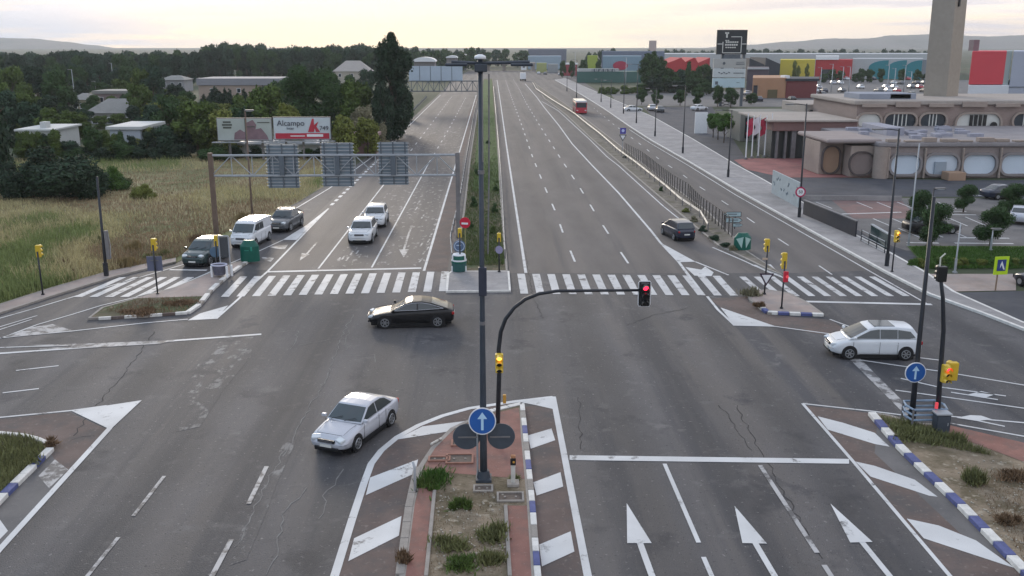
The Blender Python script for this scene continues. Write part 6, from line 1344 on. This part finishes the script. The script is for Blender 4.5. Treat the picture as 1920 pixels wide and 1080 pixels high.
def crown_me(kind, v, m, fine=False):
    key = (kind, v, m.name, fine)
    if key not in _cm:
        c_ = (FINE if fine else CM)[kind][0 if fine else v].copy(); c_.materials.clear(); c_.materials.append(m); _cm[key] = c_
    return _cm[key]
_tr = {}
def trunk_me(kind):
    if kind not in _tr:
        mb = MB(); r = random.Random(4)
        mb.tube([(0, 0, 0), (.01, 0, .3), (-.01, .01, .7)], [.035, .026, .012], 7)
        for i in range(7): a = i * 2.4; z = .25 + .05 * i; mb.tube([(0, 0, z), (.14 * math.cos(a), .14 * math.sin(a), z + .14), (.26 * math.cos(a), .26 * math.sin(a), z + .20)], [.015, .009, .004], 5)
        me = bpy.data.meshes.new('trunk'); me.from_pydata(mb.v, [], mb.f); me.materials.append(BARK); _tr[kind] = me
    return _tr[kind]
rt = random.Random(21)
STUFF = {}
FARC = [crown(300 + j, 'round', 800, .16) for j in range(3)]
def tree(px, pyb, pyt, wpx, kind, mi, label, group=None, name='tree', cat='tree', fine=False, bare=.18, z=0):
    if pyb <= 143 and group:             # one of the countless farthest crowns of a wood: goes into that wood's single mesh
        g = G(px, pyb); H = HT(px, pyb, pyt); Wd = wpx / SC(pyb); v, f, q = STUFF.setdefault(('left' if px < 1000 else 'right'), ([], [], [])); me = FARC[rt.randrange(3)]
        a_, o_ = rt.uniform(0, 6.28), len(v); ca, sa = math.cos(a_) * Wd, math.sin(a_) * Wd
        for p in me.vertices: v.append((g.x + p.co.x * ca - p.co.y * sa, g.y + p.co.x * sa + p.co.y * ca, p.co.z * H))
        for p in me.polygons: f.append(tuple(i + o_ for i in p.vertices)); q.append(rt.random() < .0 or mi in (0, 1)) 
        return None
    g = G(px, pyb); H = max(.6, HT(px, pyb, pyt)); Wd = wpx / SC(pyb)
    g.z = z; o = thing(name, label, cat, g, rt.uniform(0, 6.28), group)
    base_ = H * bare; c_ = bpy.data.objects.new('crown', crown_me(kind, rt.randrange(3), LG[mi], fine)); COL.objects.link(c_); c_.parent = o; c_.location = (0, 0, base_)
    kx = {'round': 1.0, 'tall': .72, 'cypress': .5, 'pine': 1.05, 'bush': 1.1}[kind]; c_.scale = (Wd / kx, Wd / kx, (H - base_) / 1.0)
    if kind != 'bush': t_ = bpy.data.objects.new('trunk', trunk_me(kind)); COL.objects.link(t_); t_.parent = o; t_.scale = (max(Wd, H * .5) * .9, max(Wd, H * .5) * .9, H * .9)
    else: t_ = bpy.data.objects.new('stem', trunk_me(kind)); COL.objects.link(t_); t_.parent = o; t_.scale = (Wd * .5, Wd * .5, H * .9)
    return o
# landmark trees on the left
tree(738, 262, 54, 96, 'tall', 3, 'very tall dark poplar towering over the oncoming lanes', fine=True, bare=.02)
tree(722, 268, 150, 50, 'round', 3, 'dark dense tree at the foot of the tall poplar, left side', bare=.05)
tree(752, 250, 130, 50, 'round', 3, 'dark dense tree at the foot of the tall poplar, road side', bare=.02)
tree(560, 262, 122, 90, 'round', 0, 'broad dark-green tree standing behind the red and white billboard', fine=True, bare=.03)
tree(618, 262, 128, 92, 'round', 0, 'wide dark tree between the billboards and the cream villa', fine=True, bare=.03)
tree(668, 262, 145, 80, 'round', 1, 'olive-green tree left of the tall poplar', bare=.05)
tree(505, 270, 160, 80, 'round', 1, 'yellow-green rounded tree left of the broad dark tree', bare=.05)
tree(545, 288, 190, 56, 'round', 2, 'low yellow-green tree top just above the billboards', bare=.05)
tree(425, 292, 205, 90, 'round', 2, 'pale olive tree behind the food poster billboard', bare=.05)
tree(372, 292, 188, 90, 'round', 1, 'mid-green tree left of the food poster billboard', bare=.05)
tree(650, 300, 213, 66, 'round', 2, 'bright olive tree right of the red poster billboard', bare=.05)
tree(690, 296, 217, 54, 'round', 2, 'olive tree close to the far left lane edge', bare=.05)
tree(683, 285, 190, 48, 'round', 6, 'dusty pale flowering tree below the olive tree group', bare=.1)
tree(718, 285, 222, 34, 'bush', 6, 'pale dry bush at the lane edge below the tall poplar', 'x', bare=0)
tree(768, 225, 165, 30, 'bush', 0, 'dark bush at the foot of the far gantry', bare=0)
tree(-4, 350, 92, 56, 'cypress', 3, 'near-black conifer cut by the left edge of the photo', fine=False, bare=.02)
tree(-42, 350, 90, 80, 'cypress', 3, 'near-black conifer mostly beyond the left edge of the photo', bare=.02)
tree(95, 372, 240, 190, 'bush', 3, 'huge dark bush standing in the dry field', name='bush', cat='bush', fine=True, bare=0)
tree(160, 368, 262, 110, 'bush', 3, 'dark rounded bush right of the huge one in the dry field', name='bush', cat='bush', fine=True, bare=0)
tree(25, 370, 280, 100, 'bush', 3, 'dark bush at the left end of the field thicket', name='bush', cat='bush', fine=True, bare=0)
tree(212, 355, 296, 72, 'bush', 5, 'bright green bush at the right side of the field thicket', name='bush', cat='bush', fine=True, bare=0)
tree(232, 355, 318, 40, 'bush', 0, 'small dark bush at the right foot of the field thicket', name='bush', cat='bush', bare=0)
tree(272, 372, 335, 52, 'bush', 2, 'lone small olive bush in the middle of the dry field', name='bush', cat='bush', fine=True, bare=0)
for x in (205, 260, 315, 360): pass
# hedge-like trees along the field's far edge
def free(px, w_=0): return True
hedge_lab = 'dark green tree in the dense belt along the far edge of the dry field'
for x in range(110, 440, 30): tree(x + rt.uniform(-8, 8), 300 + rt.uniform(-4, 2), 262 + rt.uniform(-8, 10), 56, 'bush', rt.choice([0, 3, 3, 0]), hedge_lab, 'belt of trees along the far edge of the field', bare=0)
for x in range(-20, 30, 26): tree(x, 312, 238 + rt.uniform(-6, 6), 60, 'round', 3, hedge_lab, 'belt of trees along the far edge of the field', bare=0)
for x in (620, 600, 575, 440, 480): tree(x, 296, 268, 44, 'bush', rt.choice([0, 3]), hedge_lab, 'belt of trees along the far edge of the field', bare=0)
# middle distance on the left, leaving the houses in view
lab2 = 'dark broadleaf tree among the houses beyond the field'
for (x, yb, yt, w_) in ((20, 262, 170, 70), (60, 232, 150, 60), (105, 268, 195, 66), (140, 262, 205, 60), (150, 262, 222, 50), (115, 222, 130, 66), (75, 205, 120, 66), (30, 215, 120, 60), (265, 232, 150, 56), (285, 270, 195, 66), (318, 270, 170, 70), (345, 262, 192, 56), (268, 205, 128, 44), (290, 205, 112, 50), (150, 185, 118, 40), (330, 232, 178, 50), (275, 290, 240, 60), (310, 295, 232, 66), (350, 292, 235, 60), (385, 285, 215, 60), (470, 268, 195, 60), (455, 240, 178, 50), (395, 232, 190, 40), (640, 215, 150, 60), (590, 210, 140, 70), (530, 215, 150, 60), (345, 215, 175, 30), (128, 300, 262, 60), (50, 300, 262, 50)):
    tree(x, yb, yt, w_, 'round', rt.choice([0, 0, 1, 1, 2, 3, 4]), lab2, 'trees among the houses on the left', bare=.04)
for (x, yb, yt, w_) in ((383, 208, 174, 12), (400, 208, 166, 14), (408, 208, 160, 26), (425, 208, 162, 12), (433, 206, 164, 12), (460, 205, 164, 14), (393, 208, 178, 12), (448, 206, 172, 14), (415, 208, 170, 14)):
    tree(x, yb, yt, w_ * 1.3, 'cypress', 3, 'slim dark cypress before the beige wall left of the villa', 'slim cypresses before the beige wall', bare=.02)
for (x, yb, yt, w_) in ((40, 296, 250, 46), (85, 298, 252, 50), (70, 292, 256, 40), (12, 296, 240, 50), (215, 300, 262, 46), (190, 292, 246, 44), (178, 298, 236, 40), (240, 302, 270, 40), (160, 240, 200, 40), (190, 242, 214, 36), (225, 240, 213, 40), (255, 238, 196, 44), (175, 222, 178, 40), (210, 212, 178, 36), (245, 214, 172, 40), (130, 212, 168, 50), (100, 240, 176, 60), (65, 262, 190, 60), (40, 245, 165, 60), (5, 240, 150, 60), (150, 195, 150, 40), (190, 190, 150, 40), (228, 188, 148, 40), (262, 186, 140, 40), (300, 196, 148, 40), (330, 198, 158, 40), (352, 208, 170, 36), (385, 225, 188, 50), (420, 228, 190, 50), (455, 225, 186, 50), (485, 215, 172, 40), (500, 205, 162, 36), (300, 250, 188, 60), (340, 245, 200, 56), (410, 255, 205, 60), (380, 262, 208, 60), (440, 262, 200, 60), (610, 190, 138, 50), (655, 182, 138, 36), (690, 185, 130, 40), (625, 176, 136, 30)):
    tree(x, yb, yt, w_, 'round', rt.choice([0, 0, 1, 1, 2, 3, 4]), lab2, 'trees among the houses on the left', bare=.04)
for (x, yb, yt, w_) in ((52, 298, 243, 28), (72, 300, 247, 30), (248, 298, 250, 26), (232, 300, 246, 24), (222, 296, 248, 30), (205, 296, 244, 24), (44, 300, 244, 30), (88, 298, 248, 24), (278, 296, 246, 36), (300, 290, 240, 40), (110, 300, 240, 40)): tree(x, yb, yt, w_, 'round', rt.choice([0, 1, 3]), lab2, 'trees among the houses on the left', bare=.02)
lab3 = 'blurry dark tree in the wood along the left horizon'
for row, (yb, t0, x0, x1, st) in enumerate(((176, 120, 0, 300, 24), (160, 104, -20, 380, 21), (148, 98, -20, 400, 17), (139, 97, 0, 420, 15))):
    x = x0
    while x < x1: tree(x + rt.uniform(-5, 5), yb, t0 + rt.uniform(-5, 7), 36, 'round', rt.choice([4, 4, 3, 0]), lab3, 'far wood on the left', bare=.02); x += st
for row, (yb, t0, x0, x1, st) in enumerate(((150, 92, 385, 735, 13), (141, 88, 392, 740, 13), (133, 84, 400, 760, 12))):
    x = x0
    while x < x1:
        bump_ = -4 * math.exp(-((x - 440) / 45) ** 2) + 5 * math.exp(-((x - 520) / 16) ** 2)
        tree(x + rt.uniform(-4, 4), yb, t0 + bump_ + rt.uniform(-3, 4), 34, 'round', rt.choice([4, 0, 3, 3]), 'tree of the dense pine wood on the horizon behind the cream villa', 'dense wood behind the villa', bare=.02); x += st
for row, (yb, t0, x0, x1, st) in enumerate(((134, 92, 745, 900, 12), (126, 88, 760, 990, 12))):
    x = x0
    while x < x1: tree(x + rt.uniform(-4, 4), yb, t0 + (6 if 835 < x < 880 else 0) + (7 if x > 910 else 0) + rt.uniform(-4, 5), 24, 'round', rt.choice([4, 0, 1]), 'distant tree behind the end of the main road', 'trees behind the end of the road', bare=.02); x += st
# right side
for (x, yb, yt, w_, k, c_) in ((1212, 172, 92, 34, 'tall', 0), (1224, 172, 88, 34, 'tall', 0), (1238, 172, 98, 34, 'tall', 0), (1258, 173, 118, 36, 'round', 0), (1278, 172, 122, 36, 'round', 4), (1298, 172, 124, 36, 'round', 0), (1318, 172, 112, 34, 'round', 0), (1330, 172, 118, 28, 'round', 3), (1290, 174, 108, 20, 'tall', 0), (1246, 172, 126, 36, 'round', 4), (1310, 174, 140, 40, 'round', 0), (1265, 174, 142, 40, 'round', 3), (1228, 174, 138, 40, 'round', 3), (1205, 174, 150, 30, 'round', 0), (1325, 178, 148, 30, 'round', 0)):
    tree(x, yb, yt + 6, w_ * 1.1, k, c_, 'tall dark tree in the dense clump left of the totem sign', 'dense tree clump left of the totem', bare=.02)
for (x, yb, yt, w_, lb) in ((1203, 196, 168, 22, 'small round dark tree at the near end of the kerbside row'), (1232, 198, 166, 24, 'small round tree beside the tall lamp post at the yard'), (1275, 198, 168, 28, 'rounded tree between two lamp posts beyond the dark yard'), (1308, 198, 160, 30, 'wide rounded tree just left of the totem foot'), (1345, 200, 158, 24, 'dark tree at the left foot of the totem'), (1370, 202, 164, 30, 'dense dark tree right at the foot of the totem'), (1408, 196, 172, 26, 'round dark shrub-like tree in front of the orange building')):
    tree(x, yb, yt, w_, 'round', 0, lb, bare=.1)
for (x, yb, yt, w_, lb) in ((1337, 258, 209, 34, 'mop-headed green tree at the yard corner, left one of the trio'), (1357, 268, 212, 40, 'mop-headed green tree at the yard corner, middle one of the trio'), (1346, 262, 214, 36, 'mop-headed green tree at the yard corner, rear one of the trio')):
    tree(x, yb, yt, w_, 'round', 5, lb, bare=.35)
for (x, yb, yt, w_, lb) in ((1745, 462, 383, 62, 'dark round tree of the car park directly behind the dark column'), (1716, 432, 358, 44, 'dark tree of the car park beside the pale lamp post'), (1806, 398, 348, 40, 'small dark tree in the middle of the car park'), (1892, 405, 346, 52, 'dark tree at the far right of the car park'), (1856, 462, 388, 62, 'round green tree in the car park above the lawn')):
    tree(x, yb, yt - 3, w_ * 1.3, 'round', 0, lb, fine=True, bare=.14)
for (x, yb, yt, w_) in ((1488, 152, 112, 12), (1512, 152, 118, 12), (1495, 153, 122, 12)): tree(x, yb, yt, w_, 'tall', 2, 'slim brownish tree against the mustard shop unit', 'slim trees before the mustard shop', bare=.1)
for x in (1605, 1615, 1560, 1545, 1575, 1630, 1650, 1690, 1720, 1735): tree(x, 155, 128 + rt.uniform(-4, 10), 18, 'round', 0, 'small dark tree before the scarlet and teal shop units', 'small trees before the shops', bare=.05)
for (x, w_) in ((1150, 26), (1170, 30), (1185, 26), (1140, 20), (1130, 20), (1195, 24)): tree(x, 176, 157, w_, 'bush', 1, 'low shrub on the bank below the green canopy shop', 'shrubs on the bank below the green canopy', bare=0)
for x in range(1105, 1260, 11): tree(x, 127, 92 + rt.uniform(-3, 6), 16, 'round', rt.choice([4, 0]), 'distant tree behind the halls on the right horizon', 'distant trees on the right horizon', bare=.02)
for x in (1072, 1090, 1096, 1122, 1055): tree(x, 146, 112, 14, 'round', 0, 'dark tree among the shops at the far junction', 'trees among the far shops', bare=.05)
for x in range(1240, 1760, 13): tree(x, 120, 93 + rt.uniform(-3, 5), 20, 'round', 4, 'distant tree behind the long pale hall', 'distant tree line behind the long hall', bare=.02)
for k_, lb in (('left', 'solid far wood on the horizon left of the main road'), ('right', 'thin line of far trees behind the long pale hall')):
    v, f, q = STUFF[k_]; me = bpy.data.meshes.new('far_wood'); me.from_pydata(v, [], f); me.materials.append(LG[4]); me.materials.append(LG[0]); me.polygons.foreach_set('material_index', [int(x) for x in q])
    o = bpy.data.objects.new('far_wood', me); COL.objects.link(o); tag(o, lb, 'wood', None, 'stuff')
# lawn hedge and central reservation shrubs
for x in range(1712, 1940, 16): tree(x + rt.uniform(-3, 3), 500, 478 + rt.uniform(-4, 3), 30, 'bush', rt.choice([1, 5, 2, 5]), 'low clipped green shrub along the lawn edge', 'shrubs along the lawn edge', name='shrub', cat='shrub', bare=0)
for i, (x, y, w_, h_) in enumerate(((896, 330, 22, 30), (930, 360, 18, 24), (888, 390, 24, 40), (928, 400, 20, 34), (882, 430, 20, 30), (925, 440, 22, 30), (915, 270, 14, 14))):
    tree(x, y, y - h_ * .6, w_ * .75, 'bush', rt.choice([0, 4, 1]), 'ragged dark shrub growing in the central reservation', 'shrubs in the central reservation', name='shrub', cat='shrub', bare=0, z=.1)
for i, (x, y, w_, h_, m_) in enumerate(((1300, 418, 20, 12, 6), (1285, 400, 18, 10, 2), (1318, 436, 20, 12, 4), (1340, 452, 26, 14, 4), (1360, 466, 24, 12, 4), (1374, 472, 18, 12, 6), (1240, 360, 12, 6, 0), (1172, 298, 10, 6, 3))):
    tree(x, y, y - h_, w_, 'bush', m_, 'low scrubby plant under the guard rail of the right separator', 'scrub in the right separator', name='shrub', cat='shrub', bare=0, z=.1)
def weed(px, py, w_, h_, mi, label, z=.13):
    g = G(px, py); o = thing('weed', label, 'weed', (g.x, g.y, z), rt.uniform(0, 6))
    r = random.Random(px * 7 + py); mb = MB(); W_ = w_ / SC(py) / 2; H_ = h_ / SC(py); n = int(300 + 900 * W_)
    subs = [(r.uniform(-1, 1) * W_ * .75, r.uniform(-1, 1) * W_ * .6, r.uniform(.25, .6), r.uniform(.35, 1)) for _ in range(7)]
    for i in range(n):
        sx_, sy_, sr_, sh_ = r.choice(subs); a, q = r.uniform(0, 6.28), W_ * sr_ * abs(r.gauss(0, .7)); b_ = Vector((sx_ + q * math.cos(a), sy_ + q * math.sin(a), 0)); hh_ = H_ * sh_ * r.uniform(.3, 1); t = b_ + Vector((r.gauss(0, .10), r.gauss(0, .10), hh_)); n_ = Vector((r.gauss(0, 1), r.gauss(0, 1), 0)).normalized() * .016 * r.uniform(.6, 2)
        m2 = b_.lerp(t, .5) + n_ * 1.6; k = len(mb.v); mb.v += [tuple(b_ - n_), tuple(b_ + n_), tuple(m2), tuple(t)]; mb.f.append((k, k + 1, k + 2, k + 3)); mb.mi.append(0)
    mb.build('foliage', LG[mi] if isinstance(mi, int) else mi, o, fix=False)
DRY = leafmat('dry_grass_blade', (.26, .20, .10)); DRYB = leafmat('brown_stalk', (.19, .125, .075)); DRYG = leafmat('grey_green_grass', (.17, .175, .075))
for a in ((828, 908, 78, 26, 5, 'wide bright green weed clump left of the tall mast foot'), (803, 915, 40, 22, 1, 'low green weed patch beside the bent marker post'), (862, 958, 34, 24, 1, 'green weed clump in the soil in front of the mast'), (845, 1030, 60, 26, DRYG, 'flat weed patch in the island soil near the picture bottom'), (930, 1010, 70, 34, DRYG, 'dry grey-green weeds in the island soil, right of centre'), (865, 1065, 60, 20, 1, 'green weed patch at the very bottom of the island'), (915, 1060, 46, 30, DRYG, 'dry weeds at the bottom of the island beside the kerb line'), (755, 1062, 26, 30, DRYB, 'brown withered weed by the left kerb near the bottom'), (968, 905, 16, 10, DRYG, 'tiny weed beside the short bollard'),
          (1828, 910, 34, 40, DRYG, 'tall grey-green weed standing in the sandy verge'), (1890, 985, 46, 22, DRYB, 'brown withered weed on the sandy verge near the right edge'), (1790, 835, 30, 34, DRYG, 'weed clump in the grass right of the small cabinet'), (1735, 830, 90, 20, DRYG, 'broad grass patch at the feet of the two masts'), (1690, 810, 50, 16, DRYG, 'grass tuft at the top of the blue and white kerb'), (1900, 900, 60, 20, DRYB, 'brown scrub at the right edge of the verge'),
          (1408, 556, 30, 20, LG[6], 'pale dry weed with round seed heads on the right refuge'), (1422, 578, 20, 14, DRYB, 'brown dead plant at the tip of the kerbed refuge'), (100, 838, 24, 16, DRYB, 'brown dry twigs at the corner of the left island'), (30, 870, 80, 20, DRYG, 'grass clump on the left island'), (265, 588, 80, 12, DRYB, 'brown dry grass on the left triangular island'), (330, 575, 60, 10, DRYB, 'brown dry grass near the paved part of the left triangular island')):
    weed(*a)
# dry grass of the field: uncountable
def inpoly(x, y, pl_):
    c_ = False; n = len(pl_)
    for i in range(n):
        x1_, y1_ = pl_[i]; x2_, y2_ = pl_[i - 1]
        if (y1_ > y) != (y2_ > y) and x < (x2_ - x1_) * (y - y1_) / (y2_ - y1_) + x1_: c_ = not c_
    return c_
from mathutils import noise as mnoise
def grass(name, label, polys, n, h, w_, m, seed, z=0.0, pw=1.0, pick=None):
    r = random.Random(seed); mb = MB(); v, f = [], []
    for pl_ in polys:
        xs = [p[0] for p in pl_]; ys = [p[1] for p in pl_]; k = 0; tries = 0
        while k < n // len(polys) and tries < n * 4:
            tries += 1; x = r.uniform(min(xs), max(xs)); y = min(ys) + (max(ys) - min(ys)) * r.random() ** pw
            if not inpoly(x, y, pl_): continue
            k += 1; g = G(x, y)
            nv_ = 1.1 * mnoise.noise((g.x * .045, g.y * .035, 1.7)) + .45 * mnoise.noise((g.x * .16, g.y * .13, 5.1)) + r.gauss(0, .05)
            if pick and not pick(nv_, x, y): continue
            hh_ = h * r.uniform(.35, 1.15) * (1 + .9 * max(-.5, min(.5, nv_))); a = r.uniform(0, 3.14); dx, dy = math.cos(a) * w_ * .5, math.sin(a) * w_ * .5; lx, ly = r.gauss(0, .25) * hh_, r.gauss(0, .25) * hh_
            b_ = len(v); v += [(g.x - dx, g.y - dy, z), (g.x + dx, g.y + dy, z), (g.x + dx * .7 + lx * .6, g.y + dy * .7 + ly * .6, z + hh_ * .65), (g.x + lx, g.y + ly, z + hh_)]; f.append((b_, b_ + 1, b_ + 2, b_ + 3))
    me = bpy.data.meshes.new(name); me.from_pydata(v, [], f); me.materials.append(m); o = bpy.data.objects.new(name, me); COL.objects.link(o)
    return tag(o, label, 'grass', None, 'stuff')
FP = [(-60, 300), (350, 291), (560, 293), (640, 290), (630, 330), (555, 382), (480, 412), (400, 448), (325, 487), (200, 512), (80, 545), (-60, 585)]
gb = lambda x, y: .34 * math.exp(-((x - 90) / 150) ** 2 - ((y - 410) / 50) ** 2) + .16 * math.exp(-((x - 370) / 90) ** 2 - ((y - 325) / 30) ** 2) - .34 * max(0, min(1, (y - 445) / 30)) - .18 * max(0, min(1, (x - 380) / 60))
grass('dry_grass', 'straw-coloured grass of the field left of the slip lane', [FP], 64000, .62, .05, leafmat('straw', (.46, .40, .22), .4), 1, pick=lambda n_, x, y: -.20 < n_ + gb(x, y) < .17)
grass('green_grass', 'greener grass patches in the field left of the slip lane', [FP], 64000, .60, .055, leafmat('field_green', (.21, .25, .095), .35), 2, pick=lambda n_, x, y: n_ + gb(x, y) >= .13)
grass('brown_grass', 'rust-brown dead grass patches in the field and near the slip lane', [FP], 60000, .45, .05, leafmat('rusty_grass', (.29, .21, .13), .35), 3, pick=lambda n_, x, y: n_ + gb(x, y) <= -.16)
for i_, (x, y) in enumerate(((60, 535), (140, 515), (235, 500), (300, 482), (370, 452), (455, 412), (30, 548), (110, 500), (250, 470), (180, 455))): weed(x, y, 30 + 9 * (i_ % 4), 14 + 5 * (i_ % 3), (DRYG, DRYB, DRY)[i_ % 3], 'straggling roadside weed number' if 0 else ('grey-green', 'brown', 'straw-coloured')[i_ % 3] + ' weed clump in the near edge of the dry field', 0)
for o_ in [o for o in bpy.data.objects if str(o.get('label', '')).endswith('weed clump in the near edge of the dry field')]: o_['group'] = 'weed clumps along the edge of the dry field'
grass('verge_grass', 'sparse dry grass on the right verge and the islands', [[(1650, 787), (1715, 800), (1760, 815), (1860, 860), (1800, 850), (1690, 830)], [(0, 822), (60, 826), (88, 845), (0, 930)]], 4200, .26, .03, DRYG, 4, .12)
grass('island_stubble', 'sparse brown stubble on the left triangular island', [[(190, 588), (262, 566), (380, 560), (350, 588), (270, 596)]], 900, .16, .03, DRYB, 14, .125)
grass('median_grass', 'rough grass and weeds of the central reservation', [[(858, 500), (872, 400), (885, 300), (900, 180), (922, 180), (932, 300), (940, 400), (946, 500)]], 11000, .28, .05, leafmat('median_green', (.10, .13, .045), .35), 5, .1)
grass('island_litter', 'scattered dry stalks on the sandy soil of the big island', [[(820, 930), (945, 930), (952, 1085), (800, 1085)], [(1800, 880), (1925, 900), (1925, 1070)]], 1500, .12, .02, DRYB, 6, .135)
grass('lawn_grass', 'green lawn grass beyond the side road', [[(1705, 465), (1925, 465), (1925, 505), (1740, 505)]], 9000, .22, .07, LG[5], 8, .05)
# stones on the verge
mb = MB(); r = random.Random(8)
for i in range(420):
    px, py = r.choice([(r.uniform(1790, 1925), r.uniform(870, 1075)), (r.uniform(815, 948), r.uniform(920, 1080))]); 
    if px > 1700 and not inpoly(px, py, [(1720, 850), (1925, 850), (1925, 1060), (1830, 965)]): continue
    g = G(px, py); s_ = r.uniform(.015, .05); mb.box((g.x, g.y, .14 if px < 1700 else .125), (s_ * 1.5, s_, s_), rz=r.uniform(0, 3))
o = mb.build('gravel', mat('pale_stones', (.38, .34, .28), .9, .3, 8), smooth=False); tag(o, 'small pale stones scattered on the bare soil', 'gravel', None, 'stuff')

# ================================================================ hills and haze
def hill(name, pts, Y, depth, m):
    mb = MB(); n = len(pts); v = []
    r = random.Random(3)
    fine = []
    for (a, b) in zip(pts, pts[1:]):
        for k in range(8): t = k / 8; t2 = t * t * (3 - 2 * t); fine.append((a[0] + (b[0] - a[0]) * t, a[1] + (b[1] - a[1]) * t2 + r.uniform(-.4, .4)))
    fine.append(pts[-1]); n = len(fine)
    for j, (fy, fh) in enumerate(((-1, 0), (-.55, .55), (0, 1), (.8, 0))):
        for x, y in fine:
            q = P(x, y, Y); mb.v.append((q.x * (1 + fy * depth / Y * .0), Y + fy * depth, -15 if fh == 0 else (q.z + 15) * fh - 15 + r.uniform(-4, 4) * (fh < 1)))
    for j in range(3):
        for i in range(n - 1): a = j * n + i; mb.f.append((a, a + 1, a + n + 1, a + n)); mb.mi.append(0)
    return struct(name, mb, m, smooth=True, fix=True)
HM = mixmat('hill_scrub', [((.16, .15, .13), .002, 0, 0, None), ((.10, .11, .09), .004, .55, .1, None)], rough=.95, bump=0)
hill('hills', [(1280, 92), (1400, 84), (1480, 78), (1560, 72), (1620, 72), (1680, 66), (1760, 64), (1850, 68), (1920, 66), (2100, 64), (2400, 80)], 4300, 500, HM)
hill('hills', [(-500, 84), (-300, 74), (-60, 74), (0, 71), (60, 72), (120, 78), (170, 84), (230, 92), (330, 97)], 4500, 500, HM)
mb = MB(); mb.box((0, 2650, 59), (9400, 6100, 150))
hz = bpy.data.materials.new('haze'); hz.use_nodes = True; nt = hz.node_tree; nt.nodes.remove(nt.nodes['Principled BSDF']); pv = nt.nodes.new('ShaderNodeVolumePrincipled')
pv.inputs['Color'].default_value = (.93, .96, 1.0, 1); pv.inputs['Density'].default_value = HAZE_D = .00013; pv.inputs['Anisotropy'].default_value = .2
nt.links.new(pv.outputs[0], nt.nodes['Material Output'].inputs['Volume'])
o = mb.build('haze', hz); tag(o, None, None, None, 'stuff'); o.location.z = 0
# box spans z -5..165: its floor lies under the terrain, its top over the hills
for lo in lite:
    if lo.name and lo.get('label') == 'x': bpy.data.objects.remove(lo)
